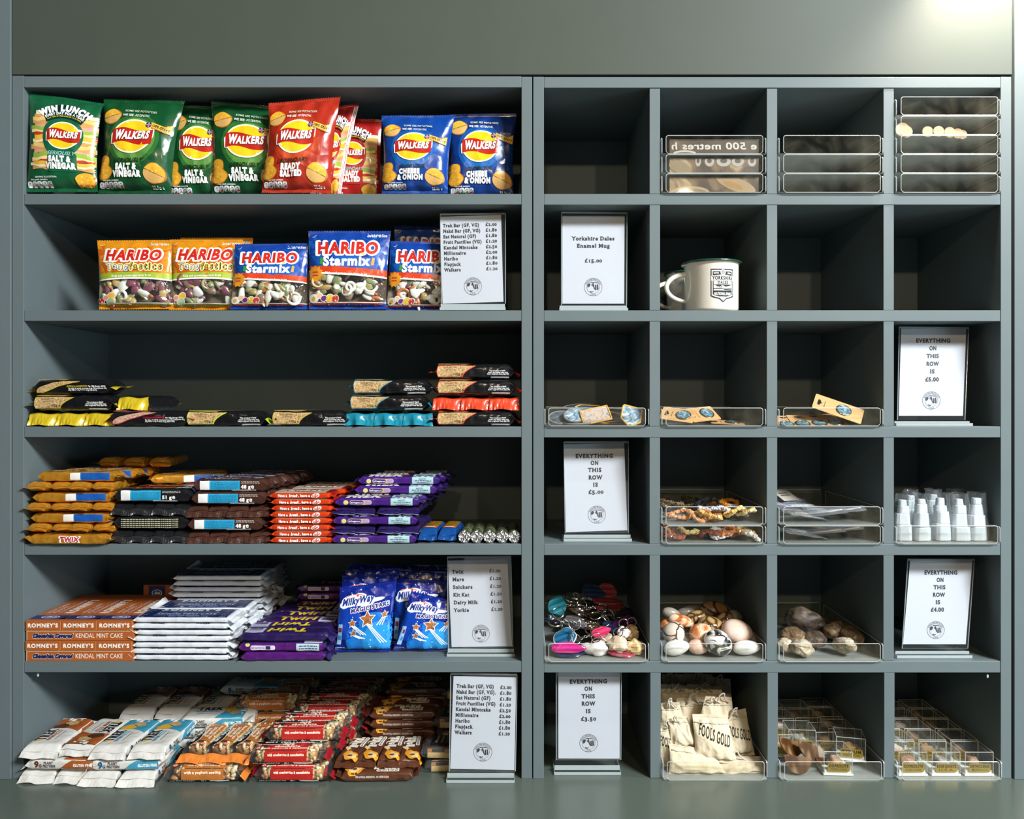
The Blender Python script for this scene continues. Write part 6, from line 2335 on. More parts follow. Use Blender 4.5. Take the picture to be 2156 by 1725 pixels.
def bracelet(label, x, y, z, rx, ry, stone, rz=0.0, tx=0.0, ty=0.0, n=26, r=5.6, seed=0):
    t = thing('stone_bracelet', label, 'bracelet', (x, y, z), 'chip stone bracelets', rot=(tx, ty, rz))
    rnd = random.Random(seed)
    mb = MB()
    for k in range(n):
        a = 2 * PI * k / n
        q = 1 + 0.10 * math.sin(3 * a + seed)
        M = Matrix.Rotation(rnd.uniform(0, 6), 3, 'Z') @ Matrix.Rotation(rnd.uniform(0, 6), 3, 'X')
        rr = r * rnd.uniform(0.75, 1.2)
        mb.blob((rx * q * math.cos(a), ry * q * math.sin(a), r + rnd.uniform(-1.2, 1.2) + 3.0 * math.sin(2 * a + seed)), (rr, rr * 0.8, rr * 0.7), stone, 7, 5, M, rough=0.5, seed=k + seed, freq=2.2)
    mb.build('chain_of_chips', t, smooth=False)


rnd = random.Random(12)
lows = [('red', 1416, 20), ('peach', 1428, 48), ('lemon', 1456, 24), ('olive', 1500, 40), ('red', 1500, 16), ('orange', 1538, 22), ('red', 1552, 44), ('clear', 1526, 26), ('lemon', 1588, 30), ('clear', 1592, 16), ('amber', 1572, 20)]
ups = [('peach', 1432, 40), ('peach', 1478, 26), ('orange', 1510, 34), ('honey', 1500, 16), ('clear', 1516, 56), ('honey', 1560, 26), ('lemon', 1592, 28), ('black', 1520, 96), ('clear', 1556, 60), ('amber', 1560, 90), ('black', 1572, 44), ('smoky', 1430, 110), ('olive', 1480, 150), ('black', 1500, 190), ('olive', 1440, 200), ('amber', 1560, 150), ('smoky', 1545, 210), ('red', 1430, 240), ('olive', 1510, 260)]
NEAR = ('at the front corner by the divider', 'behind the corner one', 'curling up at the front', 'at the front below the clear one', 'in the front middle', 'right of the front middle', 'in the middle', 'beside the red ones', 'standing near the far end', 'at the front corner of the far end', 'near the far end', '')
for i, (c, x, y) in enumerate(lows):
    bracelet('%s chip bracelet in the lower tray, %s' % (c, NEAR[i]), x + (10 if x < 1420 else -8 if x > 1580 else 0), y + 14, 1146 - 9 - 3 * (i % 3), 24 - (i % 3) * 3, 17, STONE[c], rz=i * 0.9, tx=0.2 + 0.15 * (i % 2), ty=0.08 * (i % 3 - 1), seed=i * 3.1, r=6.0)
NEARU = ('at the front by the divider', 'second along the front', 'in the front middle', 'hanging at the very front', 'heaped in the middle', 'along the front towards the far end', 'curled up at the far end', 'on top of the middle heap', 'beside the curled one', 'high on the heap', 'between the curled one and the heap', 'behind the front by the divider', 'further back in the middle', 'on the rear heap', 'rearmost by the divider', 'on the rear heap towards the far end', 'at the rear far end', 'at the back by the divider', 'at the back in the middle')
for i, (c, x, y) in enumerate(ups):
    up_ = 0 if i < 4 else (9 if i < 10 else 5)
    bracelet('%s chip bracelet in the upper tray, %s' % (c, NEARU[i]), x + (8 if x < 1436 else -8 if x > 1580 else 0), y + 14, 1106 - 9 - up_ - (8 if 60 < y < 120 else 0), 25, 17, STONE[c], rz=i * 0.8, tx=0.22 + 0.2 * (i % 2), ty=0.08 * (i % 3 - 1), seed=i * 2.3, r=6.0)

tray('clear tray of thin clear packets, lower of two', C3, 1146, h=39.5, d=330)
tray('clear tray of thin clear packets with a pale card, upper of two', C3, 1146 - 40, h=39.5, d=330)
SACH = clear_mat('packet_film', haze=0.16, hazecol=(196, 198, 210), rough=0.07, bump=0.8, bscale=70, bdist=0.004)
PKC = [mat('packet_stick_%d' % i, c, rough=0.4) for i, c in enumerate(((196, 200, 214), (170, 190, 220), (206, 180, 140), (150, 110, 150), (90, 84, 80), (226, 220, 206)))]


def packet(label, x, y, z, rz, tx, ty, c, L=100, w=34):
    t = thing('clear_packet', label, 'packet', (x, y, z), 'clear packets in the trays', rot=(math.radians(tx), math.radians(ty), math.radians(rz)))
    mb = MB()
    for sg in (1, -1):
        mb.grid(lambda a, b, sg=sg: Vector(((a - 0.5) * L, (b - 0.5) * w, 3 + sg * (2.4 * (1 - abs(2 * b - 1) ** 3) * (1 - abs(2 * a - 1) ** 5)) + 1.2 * noise.noise(Vector((a * 7, b * 4, x))))), 20, 8, SACH)
    mb.build('film', t)
    mb = MB()
    for k in range(3):
        mb.tube([(-L * 0.42, -5 + 5 * k, 3), (L * 0.1, -6 + 6 * k, 3.2), (L * 0.42, -3 + 3 * k, 3)], 1.5, PKC[(c + k) % 6], 6)
    mb.build('stick', t, smooth=True)


PN = 'thin clear packet in the %s tray, %s'
pls = [(1704, 30, 12, 8, 10, 4), (1712, 44, 20, 10, 8, 0), (1740, 34, -14, 12, -8, 2), (1780, 36, -18, 8, -10, 2), (1706, 64, 8, 14, 6, 1), (1760, 70, -6, 10, 4, 4), (1792, 60, -24, 12, -6, 5), (1720, 110, 30, 6, 4, 3)]
WHERE = ('at the front by the divider', 'over the front one', 'crossing the middle', 'slanting towards the far end', 'in the second row', 'in the middle second row', 'near the far end', 'behind the others')
for k, zt in ((0, 1146), (1, 1106)):
    for i, (x, y, rz, tx, ty, c) in enumerate(pls):
        packet(PN % (('lower', 'upper')[k], WHERE[i]), x + 4 * k, y, zt - 13 - 3.0 * (i % 4) - 3 * (i // 4), rz + 5 * k, tx * (1 + k * 0.3), ty, c + 2 * k)
for i, (x, y, z, rz, tx) in enumerate(((1726, 190, 1078, 24, 24), (1700, 150, 1084, -12, 20), (1690, 230, 1074, 14, 14))):
    packet('thin clear packet heaped at the back of the upper tray, %s' % ('carrying the pale card', 'in front of the heap', 'rearmost')[i], x, y, z, rz, tx, 4, i)
t = thing('info_card', 'pale card lying aslant on the packets in the upper tray', 'card', (1712, 182, 1064), None, rot=(0.55, 0.05, 0.75))
mb = MB()
mb.box(-36, 36, -22, 22, 0, 0.8, mat('pale_card', (170, 164, 150), rough=0.6))
A = Art()
small_lines(A, -22, 20, [4, -4], ink((50, 46, 40)), 4)
A.put(mb, lambda a, b, d: Vector((a, b, 0.8 + d)), off=0.1)
mb.build('card', t, smooth=False)

tray('clear tray of white crystal towers wrapped in plastic', C4, 1146, h=39.5, d=330)
SEL = mat('white_selenite', (200, 202, 206), rough=0.35, coat=0.2, var=0.08, vscale=60, bump=0.35, bscale=220, sss=0.0)
BAGF = clear_mat('tower_bag_film', haze=0.05, hazecol=(214, 218, 222), rough=0.10, gloss=0.6, bump=0.35, bscale=50, bdist=0.004)
GT = 'white crystal towers'
for i, (u, y, hw, h, nm) in enumerate(((1904, 26, 18, 86, 'at the end by the divider'), (1943, 24, 19, 88, 'second from the divider, stepped clearly'), (1985, 26, 19, 90, 'middle one, its bag bunched at the side'), (2024, 26, 20, 88, 'second from the outer side, broad and rounded'), (2060, 28, 21, 90, 'at the outer side, tightly bagged'), (1920, 92, 18, 88, 'behind the first two'), (1968, 92, 19, 90, 'behind the middle one'), (2016, 94, 19, 90, 'behind the two outer ones'))):
    x = un(u, 0, y)[0]
    t = thing('crystal_tower', 'white stepped crystal tower in clear plastic, %s' % nm, 'crystal', (x, y + 8, 1146 - 2.6), GT, rot=(0, 0, 0.1 * (i % 3 - 1)))
    mb = MB()
    rnd = random.Random(i)
    zz = [0, 0.36 + rnd.uniform(-0.05, 0.05), 0.64 + rnd.uniform(-0.05, 0.05), 0.86 + rnd.uniform(-0.04, 0.04), 1.0]
    ws = [1.0, 0.84, 0.66, 0.46]
    for k in range(4):
        w0 = hw * ws[k] * (1 + rnd.uniform(-0.04, 0.04))
        w1 = w0 * rnd.uniform(0.84, 0.95)
        ox_, oy_ = rnd.uniform(-0.08, 0.08) * hw * (k > 0), rnd.uniform(-0.1, 0.1) * hw * (k > 0)
        v = []
        for zq, wq in ((zz[k] * h, w0), (zz[k + 1] * h + 0.6, w1)):
            for q in range(8):
                a = PI / 8 + PI / 4 * q
                e = 1.0 + rnd.uniform(-0.08, 0.08)
                v.append((ox_ + wq * e * math.copysign(abs(math.cos(a)) ** 0.55, math.cos(a)), oy_ + wq * 0.85 * e * math.copysign(abs(math.sin(a)) ** 0.55, math.sin(a)), zq))
        mb.add(v, [tuple(range(7, -1, -1)), tuple(range(8, 16))] + [(q, (q + 1) % 8, 8 + (q + 1) % 8, 8 + q) for q in range(8)], SEL)
    mb.build('tower_block', t, smooth=False, bevel=2.0)
    mb = MB()
    def bagf(a, b, i=i, hw=hw, h=h):
        an = 2 * PI * a
        z = b * (h + 13)
        rr = hw * (1.14 - 0.42 * (b ** 1.6)) + (4.5 * noise.noise(Vector((math.cos(an) * 1.6, math.sin(an) * 1.6, b * 5 + i * 7))) + 2)
        if b > 0.9:
            rr *= 1 + (b - 0.9) * (1.0 + 4 * noise.noise(Vector((an, i, 2))))
        return Vector((rr * math.cos(an), rr * 0.8 * math.sin(an), z + (5 * noise.noise(Vector((an * 1.5, i * 3.0, 0))) if b > 0.85 else 0)))
    mb.grid(bagf, 28, 22, BAGF, close_u=True)
    mb.build('plastic_bag', t)
# ------------------------------------------------------------------ row 5: keyrings, eggs, fossils
tray('clear tray heaped with coloured agate keyrings', C1, 1393, h=39.5, d=345)
tray('clear tray heaped with polished stone eggs', C2, 1393, h=39.5, d=345)
tray('clear tray of rough fossils beside the leaning price sign', C3, 1393, h=39.5, d=345)
CHROME = mat('chrome', (206, 198, 186), rough=0.16, metal=1.0, var=0.02)


def agate(nm, c, edge):
    return ramp_mat('agate_' + nm, [(0.0, edge), (0.35, c), (0.6, [min(255, int(x * 1.25 + 14)) for x in c]), (1.0, c)], scale=26, rough=0.14, kind='WAVE', distort=3.0, coat=0.5)


AG = {'magenta': ((206, 30, 130), (240, 120, 190)), 'pink': ((206, 50, 90), (236, 150, 160)), 'blue': ((24, 84, 120), (60, 130, 160)), 'navy': ((26, 44, 80), (60, 80, 120)), 'grey': ((84, 80, 84), (60, 56, 58)), 'purple': ((64, 24, 74), (110, 50, 110)), 'teal': ((20, 90, 100), (60, 150, 160)), 'red': ((120, 44, 50), (170, 90, 80)), 'brown': ((90, 60, 40), (140, 100, 70)), 'black': ((30, 26, 34), (56, 46, 60))}
AG = {k: ([int(q * 0.8) for q in a], [int(q * 0.8) for q in b]) for k, (a, b) in AG.items()}
AGM = {k: agate(k, *v) for k, v in AG.items()}
RIMM = mat('agate_rind', (190, 180, 170), rough=0.5, var=0.2, bump=0.4)
KG = 'agate keyrings in the tray'


def keyring(label, x, y, z, c, a, b, rz, tx, ty, chain=(1, 0.2), th=5.0, rind=None):
    t = thing('agate_keyring', label, 'keyring', (x, y, z), KG, rot=(math.radians(tx), math.radians(ty), math.radians(rz)))
    mb = MB()
    n = 26
    P = []
    for k in range(n):
        q = 2 * PI * k / n
        w = 1 + 0.07 * math.sin(3 * q + x) + 0.05 * math.sin(5 * q + y)
        P.append((a * w * math.cos(q), b * w * math.sin(q)))
    v = [(p[0] * 0.93, p[1] * 0.93, th) for p in P] + [(p[0], p[1], th * 0.72) for p in P] + [(p[0], p[1], th * 0.28) for p in P] + [(p[0] * 0.93, p[1] * 0.93, 0) for p in P]
    mb.add(v, [list(range(n)), list(range(4 * n - 1, 3 * n - 1, -1))], AGM[c])
    base = len(mb.v) - 4 * n
    for j in range(3):
        for k in range(n):
            mb.f.append([base + j * n + k, base + (j + 1) * n + k, base + (j + 1) * n + (k + 1) % n, base + j * n + (k + 1) % n])
            mb.m.append(mb.mi(rind or AGM[c]))
    mb.build('stone_slice', t, smooth=True, angle=40)
    d = Vector((chain[0], chain[1], 0)).normalized()
    p0 = Vector((d.x * a * 0.95, d.y * b * 0.95, th * 0.6))
    mb = MB()
    for k in range(5):
        c0 = p0 + d * (4 + 5.2 * k) + Vector((0, 0, 1.5 * math.sin(k * 1.2)))
        ax = Vector((0, 0, 1)) if k % 2 else d.cross(Vector((0, 0, 1)))
        pts = [c0 + d * (3.8 * math.cos(q)) + ax * (2.4 * math.sin(q)) for q in [2 * PI * j / 12 for j in range(12)]]
        mb.tube(pts, 0.8, CHROME, 6, closed=True)
    mb.build('chain', t)
    mb = MB()
    c0 = p0 + d * 40 + Vector((0, 0, 2))
    for off in (0, 1.5):
        mb.tube([c0 + Vector((13 * math.cos(q), 13 * math.sin(q), off)) for q in [2 * PI * j / 26 for j in range(26)]], 0.95, CHROME, 6, closed=True)
    mb.build('split_ring', t)


kz = 1393
K_ = [
    ('bright magenta agate slice pressed against the tray front', 1196, 20, kz - 20, 'magenta', 37, 12, 2, 70, 2, (0.2, 1), None),
    ('dark blue agate slice below the magenta one', 1200, 26, kz - 6, 'navy', 36, 16, 4, 20, 0, (-0.2, 1), None),
    ('blue agate slice with a white rind above the magenta one', 1192, 40, kz - 36, 'blue', 26, 20, 12, 42, -14, (0.1, 1), RIMM),
    ('pink agate slice tilted in the middle near the front', 1270, 52, kz - 42, 'pink', 22, 13, 18, 40, -14, (-1, 0.1), None),
    ('pale pink slice lying flat at the front under the stones', 1312, 26, kz - 4, 'pink', 30, 14, -6, 10, 4, (-1, 0.4), None),
    ('grey banded oval slice facing up in the middle', 1215, 84, kz - 56, 'grey', 27, 16, -18, 40, 8, (1, 0.3), None),
    ('dark purple slice leaning at the far side of the tray', 1326, 92, kz - 46, 'purple', 28, 22, 24, 46, -20, (-1, 0.3), None),
    ('teal rimmed dark slice standing at the back by the upright', 1180, 160, kz - 74, 'teal', 24, 22, 30, 70, -10, (1, -0.3), None),
    ('purple black slice lying by the upright behind the grey one', 1170, 110, kz - 54, 'black', 28, 18, 8, 14, 4, (1, 0.2), None),
    ('dull red slice lying at the back, upper of two', 1296, 170, kz - 80, 'red', 36, 14, 4, 18, 4, (-1, 0.2), None),
    ('dull red slice lying at the back, lower of two', 1304, 150, kz - 70, 'red', 38, 16, 8, 14, 4, (-1, -0.2), None),
    ('navy slice on the very top at the back of the heap', 1270, 212, kz - 94, 'navy', 30, 22, 10, 40, 8, (-1, -0.5), None),
    ('dark red slice beside the navy one at the top', 1302, 216, kz - 92, 'red', 22, 22, -10, 60, 0, (0.2, -1), None),
    ('dark blue slice half buried in the middle', 1300, 90, kz - 44, 'navy', 24, 16, -30, 26, 12, (-0.6, 0.6), None),
    ('black slice at the far side behind the purple one', 1330, 130, kz - 62, 'black', 26, 18, 10, 20, -10, (-1, 0.2), None),
    ('brown slice holding up the heap in the middle', 1236, 120, kz - 40, 'brown', 40, 24, 0, 8, 4, (1, 0.5), None),
    ('brown slice holding up the heap at the back', 1250, 190, kz - 56, 'brown', 44, 26, 12, 10, 4, (-1, 0.5), None),
    ('grey slice low in the tray under the heap', 1256, 90, kz - 14, 'grey', 46, 26, 20, 4, 2, (1, 0.5), None),
    ('purple slice low in the tray at the rear', 1240, 180, kz - 22, 'purple', 48, 28, -20, 4, 2, (1, 0.5), None),
]
for r in K_:
    lab, x, y, z, c, a, b, rz, tx, ty, ch, rind = r
    keyring(lab.replace('slice', 'keyring slice'), x, y, z - 2, c, a, b, rz, tx, ty, ch, rind=rind)
ROUGH = [ramp_mat('rough_crystal_%d' % i, st, scale=45, rough=0.3, distort=1.0, bump=0.8, coat=0.3) for i, st in enumerate((
    [(0.3, (206, 196, 190)), (0.7, (236, 230, 226))], [(0.3, (206, 160, 80)), (0.6, (236, 214, 170))], [(0.3, (170, 140, 110)), (0.6, (222, 206, 180))]))]


def rough_stone(name, label, cat, x, y, z, r, m, seed, grp, ring=False, rough=0.45, nu=18, nv=12, egg=0.0, rot=(0, 0, 0), smooth=True):
    t = thing(name, label, cat, (x, y, z), grp, rot=rot)
    mb = MB()
    mb.blob((0, 0, r[2] * 0.95), r, m, nu, nv, rough=rough, seed=seed, freq=1.7, egg=egg)
    mb.build('stone', t, smooth=smooth)
    if ring:
        mb = MB()
        mb.lathe([(0, r[2] * 1.95), (6, r[2] * 1.8), (9, r[2] * 1.5), (7, r[2] * 1.4)], CHROME, 12)
        for q in (0, 2.2):
            mb.tube([(10 * math.cos(a), -4 + q, r[2] * 1.95 + 9 + 10 * math.sin(a)) for a in [2 * PI * j / 22 for j in range(22)]], 0.9, CHROME, 6, closed=True)
        mb.build('chain', t)
    return t


rough_stone('crystal_keyring', 'white rough crystal keyring behind the tray front, its ring in view', 'keyring', 1258, 30, kz - 4, (30, 14, 15), ROUGH[0], 2, KG, True)
rough_stone('crystal_keyring', 'beige rough crystal keyring with a silver cap', 'keyring', 1304, 26, kz - 12, (20, 14, 17), ROUGH[2], 5, KG, True, smooth=False)
rough_stone('crystal_keyring', 'yellow rough crystal keyring in the front corner of the tray', 'keyring', 1340, 28, kz - 8, (20, 14, 15), ROUGH[1], 9, KG, False, smooth=False)
rough_stone('crystal_keyring', 'clear pointed crystal keyring on top at the front', 'keyring', 1318, 44, kz - 36, (14, 10, 12), ROUGH[0], 12, KG, True, smooth=False)
rough_stone('crystal_keyring', 'amber rough crystal keyring behind the yellow one', 'keyring', 1338, 62, kz - 26, (17, 12, 16), ROUGH[1], 15, KG, True, smooth=False)
rough_stone('crystal_keyring', 'pale peach crystal keyring behind the beige one', 'keyring', 1284, 56, kz - 16, (18, 14, 14), ROUGH[2], 19, KG, False)
# loose split rings and chains lying over the heap
for i, (x, y, z, rr, tx, rz) in enumerate(((1172, 66, kz - 62, 15, 0.3, 0.2), (1250, 60, kz - 46, 14, 0.5, 0.5), (1292, 112, kz - 66, 16, 0.9, 0.6), (1228, 118, kz - 72, 13, 0.6, 1.0), (1264, 30, kz - 22, 19, 1.3, 0.1))):
    t = thing('split_ring', 'chrome split ring and chain on the agate heap, %s' % ('by the upright', 'beside the pink slice', 'high at the far side', 'in the dark middle', 'large one at the tray front')[i], 'ring', (x, y, z), 'loose split rings', rot=(tx, 0, rz))
    mb = MB()
    for q in (0, 1.7):
        mb.tube([(rr * math.cos(a), rr * math.sin(a), 1 + q) for a in [2 * PI * j / 28 for j in range(28)]], 1.0, CHROME, 6, closed=True)
    mb.build('ring', t)
    mb = MB()
    for k in range(9):
        c0 = Vector((rr + 3 + 4.6 * k, 5 * math.sin(k * 0.8), 1.5))
        ax = Vector((0, 0, 1)) if k % 2 else Vector((0, 1, 0))
        mb.tube([c0 + Vector((3.4, 0, 0)) * math.cos(q) + ax * (2.1 * math.sin(q)) for q in [2 * PI * j / 12 for j in range(12)]], 0.75, CHROME, 6, closed=True)
    mb.build('chain', t)

# eggs
EGM = {
    'veined': ramp_mat('egg_veined', [(0.0, (60, 44, 40)), (0.03, (90, 70, 60)), (0.07, (206, 190, 172)), (1.0, (222, 208, 192))], scale=34, rough=0.12, kind='VEINS', coat=0.6),
    'tan': ramp_mat('egg_tan_veined', [(0.0, (50, 36, 24)), (0.04, (96, 70, 40)), (0.1, (176, 140, 90)), (1.0, (150, 116, 70))], scale=26, rough=0.12, kind='VEINS', coat=0.6),
    'brown': ramp_mat('egg_brown_veined', [(0.0, (40, 28, 20)), (0.04, (70, 48, 30)), (0.1, (140, 104, 68)), (1.0, (110, 80, 50))], scale=28, rough=0.12, kind='VEINS', coat=0.6),
    'pink': ramp_mat('egg_pink', [(0.3, (206, 150, 130)), (0.5, (224, 190, 170)), (0.62, (236, 214, 200)), (0.75, (190, 120, 100))], scale=22, rough=0.12, coat=0.6),
    'white': ramp_mat('egg_white', [(0.3, (206, 204, 202)), (0.6, (232, 228, 222)), (0.75, (214, 190, 150))], scale=24, rough=0.14, coat=0.6),
    'zebra': ramp_mat('egg_black_white', [(0.40, (30, 30, 28)), (0.47, (90, 88, 80)), (0.52, (226, 222, 214)), (0.6, (240, 236, 228))], scale=30, rough=0.12, distort=2.0, coat=0.6),
    'rust': ramp_mat('egg_rust', [(0.3, (120, 56, 24)), (0.48, (190, 110, 50)), (0.58, (226, 200, 170)), (0.75, (206, 120, 110))], scale=28, rough=0.12, coat=0.6, distort=1.5),
    'grey': ramp_mat('egg_grey', [(0.3, (120, 112, 100)), (0.7, (160, 150, 136))], scale=20, rough=0.18, coat=0.4),
}
EG = [  # photo u, v, rx, rz, depth, material, tilt, label
    (1424, 1368, 28, 16, 26, 'white', 10, 'white egg with a tan patch at the tray front by the divider'),
    (1470, 1370, 22, 15, 34, 'pink', -8, 'pale pink egg at the tray front between two white ones'),
    (1512, 1360, 31, 25, 24, 'zebra', -30, 'black and white marbled egg at the tray front'),
    (1572, 1371, 30, 15, 30, 'white', 4, 'white egg lying alone at the far end of the tray front'),
    (1419, 1333, 24, 23, 50, 'veined', 70, 'cream egg with dark veins above the tray front by the divider'),
    (1476, 1336, 26, 22, 62, 'rust', 24, 'pink and rust mottled egg in the middle'),
    (1552, 1331, 34, 25, 66, 'pink', -14, 'large pink egg, the biggest of the heap'),
    (1500, 1322, 32, 22, 92, 'tan', -20, 'tan egg with dark veins behind the rust mottled one'),
    (1450, 1361, 20, 16, 76, 'grey', 0, 'grey egg low down behind the front ones'),
    (1434, 1308, 27, 13, 100, 'rust', -14, 'rust brown egg lying on the heap near the divider'),
    (1464, 1304, 24, 17, 126, 'tan', 30, 'olive tan egg behind the rust brown one'),
    (1505, 1286, 32, 19, 176, 'brown', -8, 'large brown veined egg at the top back of the heap'),
    (1414, 1292, 20, 11, 150, 'grey', -16, 'grey egg near the divider at the back'),
    (1444, 1290, 20, 10, 190, 'grey', 6, 'grey egg at the rear in the middle'),
    (1460, 1284, 22, 9, 220, 'grey', 0, 'pale grey egg furthest back'),
    (1546, 1297, 12, 16, 170, 'grey', 80, 'small grey egg standing by the tray wall'),
    (1405, 1318, 16, 14, 110, 'rust', 30, 'red brown egg half hidden by the divider'),
    (1524, 1312, 26, 18, 120, 'tan', 60, 'yellowish egg behind the large pink one'),
    (1582, 1352, 18, 14, 92, 'pink', 30, 'pinkish egg beside the large one near the tray wall'),
    (1536, 1366, 22, 15, 80, 'grey', 10, 'grey egg hidden low behind the marbled one'),
    (1450, 1334, 26, 18, 150, 'grey', 0, 'grey egg buried in the middle of the heap'),
    (1520, 1330, 30, 20, 150, 'brown', 10, 'brown egg buried under the top back one'),
    (1442, 1330, 28, 20, 205, 'grey', 0, 'grey egg buried at the rear'),
    (1510, 1322, 30, 20, 215, 'brown', 0, 'brown egg buried at the rear'),
]
for i, (u, v, a, b, y, m, tilt, lb) in enumerate(EG):
    x, z = un(u, v, y)
    k = (DIST + y) / DIST
    ex = k * math.hypot(a * math.sin(math.radians(tilt)), b * 1.06 * math.cos(math.radians(tilt)))
    z = min(z, 1389.6 - ex)
    t = thing('stone_egg', lb.replace('egg', 'stone egg', 1), 'egg', (x, y, z), 'polished stone eggs', rot=(0, math.radians(-tilt), 0))
    mb = MB()
    mb.blob((0, 0, 0), (a * k, b * k * 1.05, b * k), EGM[m], 28, 18, egg=0.10, M=Matrix.Identity(3))
    # each egg shows its own piece of the stone pattern
    for q in range(len(mb.v)):
        pass
    o = mb.build('egg', t)
    o.rotation_euler = (i * 0.9, 0, 0)

# fossils
FOS = [ramp_mat('fossil_%d' % i, st, scale=sc0, rough=0.6, kind=kd, distort=2.5, bump=0.4, bdist=0.002) for i, (st, sc0, kd) in enumerate((
    ([(0.3, (128, 112, 92)), (0.55, (182, 168, 144)), (0.8, (206, 196, 178))], 50, 'NOISE'),
    ([(0.3, (60, 46, 32)), (0.55, (110, 86, 58)), (0.75, (170, 140, 96))], 40, 'NOISE'),
    ([(0.3, (40, 32, 26)), (0.6, (84, 68, 52)), (0.8, (130, 116, 98))], 34, 'NOISE')))]
FG = 'rough fossils in the tray'


def fossil(label, u, v, y, r, m, seed, tilt=0, ribs=True):
    x, z = un(u, v, y)
    z = min(z, 1389.5 - r[2] * 0.98 - abs(math.sin(math.radians(tilt))) * r[0] * 0.5)
    t = thing('fossil', label, 'fossil', (x, y, z), FG, rot=(0.2, math.radians(tilt), seed))
    mb = MB()
    n, mm = 56, 34
    def f(a, b):
        an, th = 2 * PI * a, PI * b
        d = Vector((math.sin(th) * math.cos(an), math.sin(th) * math.sin(an), math.cos(th)))
        k = 1 + 0.24 * noise.noise(d * 1.4 + Vector((seed, 0, 0))) + 0.05 * noise.noise(d * 4 + Vector((0, seed, 0)))
        if ribs:
            k += 0.025 * math.sin(d.x * 24 + d.y * 5) * max(0, d.z)
        return Vector((d.x * r[0] * k, d.y * r[1] * k, d.z * r[2] * k))
    mb.grid(f, n, mm, FOS[m], close_u=True)
    mb.build('fossil_body', t)


for r in (('pale ribbed fossil lying at the tray front', 1690, 1366, 28, (34, 22, 16), 0, 1.0, 4, True),
          ('pale hooked fossil standing at the tray front', 1777, 1361, 34, (30, 20, 18), 0, 2.0, 10, True),
          ('large dark fossil with a grey flat face at the back', 1690, 1304, 130, (40, 30, 26), 2, 3.0, -8, False),
          ('brown ridged fossil beside the large dark one', 1757, 1326, 120, (34, 24, 16), 1, 4.0, 6, True),
          ('brown ridged fossil behind the hooked one', 1792, 1338, 86, (30, 22, 15), 1, 5.0, 14, True),
          ('brown rough fossil in the second row by the divider', 1668, 1338, 70, (28, 24, 16), 1, 6.0, -6, True),
          ('grey brown rough fossil in the middle of the tray', 1716, 1346, 66, (30, 24, 15), 2, 7.0, 0, True),
          ('pale fossil half hidden behind the divider', 1654, 1360, 44, (18, 18, 15), 0, 8.0, 0, True),
          ('dark fossil lump low at the rear', 1710, 1322, 170, (44, 34, 26), 2, 9.0, 0, False)):
    fossil(*r)

# ------------------------------------------------------------------ row 6: cloth pouches, boxed minerals
tray('clear tray of cloth pouches on the counter', C2 + 2, 1640, h=40, d=345, y=-10)
tray('clear tray of agate pieces and boxed minerals on the counter', C3 + 1, 1640, h=40, d=345, y=-10)
tray('clear tray filled with rows of boxed minerals on the counter', C4 + 1, 1640, h=40, d=345, y=-10)
CLOTH = mat('calico', (206, 190, 160), rough=0.85, var=0.08, bump=0.7, bscale=55, bdist=0.005)
CORD = mat('cotton_cord', (196, 186, 166), rough=0.8, bump=0.6, bscale=1500)
pa = Art()
PINK_ = ink((33, 30, 28), rough=0.9)
pa.text('FOOLS GOLD', 50, 54, 25, PINK_, w=1, anchor='c', serif=True, width=84, rot=-0.30)
pa2 = Art()
pa2.text('FOOLS GOLD', 50, 50, 22, PINK_, w=1, anchor='c', serif=True, width=92, rot=-0.22)
NP = (100.0, 110.0)
PGR = 'cloth pouches in the counter tray'


def cords(seed, n=2):
    def go(root, fn):
        mb = MB()
        rnd = random.Random(seed)
        for k in range(n):
            a0 = rnd.uniform(0.15, 0.4)
            base = fn(a0, 0.86, 2.0)
            b2 = fn(a0 + rnd.uniform(0.25, 0.5), 0.88, 2.0)
            pts = []
            up = Vector((rnd.uniform(-8, 8), -5, rnd.uniform(12, 26)))
            for i in range(13):
                q = i / 12
                p = base.lerp(b2, q) + up * math.sin(PI * q) + Vector((2 * math.sin(q * 14), -1.5, 1.5 * math.cos(q * 11)))
                pts.append(p)
            mb.tube(pts, 1.7, CORD, 7)
        # the gathering line
        mb.tube([fn(0.04 + 0.92 * i / 16, 0.83 + 0.012 * (i % 2), 1.2) for i in range(17)], 1.3, CORD, 6)
        mb.build('drawstring', root)
    return go


def pouch(label, img, y, thick, seed, art=None, lean=14, n=2):
    make_bag('cloth_pouch', label, 'pouch', PGR, img, y, thick, CLOTH, art, NP, seed, lean=lean, amp=3.4, shelf=1640, names=('pouch_body', 'gathered_top', 'base_seam'), free=True, seal=0.09, pinch=0.02, belly=0.40, extra=cords(seed, n))


pouch('cloth pouch printed with two words, uppermost at the front', [(1457, 1503), (1532, 1506), (1553, 1611), (1463, 1601)], 34, 15, 1.3, pa, n=0)
pouch('cloth pouch lying along the tray front by the divider', [(1409, 1566), (1500, 1580), (1532, 1632), (1407, 1634)], 18, 13, 4.1, None, n=0, lean=20)
pouch('cloth pouch lying in the far front corner of the tray', [(1516, 1596), (1604, 1592), (1610, 1626), (1500, 1636)], 22, 10, 6.2, None, n=1, lean=24)
pouch('printed cloth pouch leaning behind the front one towards the tray wall', [(1520, 1500), (1570, 1492), (1590, 1592), (1528, 1598)], 62, 14, 8.8, pa2, n=2, lean=20)
pouch('printed cloth pouch squeezed against the divider', [(1384, 1524), (1424, 1516), (1446, 1606), (1386, 1618)], 50, 12, 11.4, pa2, n=1)
pouch('cloth pouch folded over in the middle behind the front one', [(1406, 1512), (1446, 1508), (1470, 1572), (1412, 1582)], 46, 10, 13.9, None, n=1)
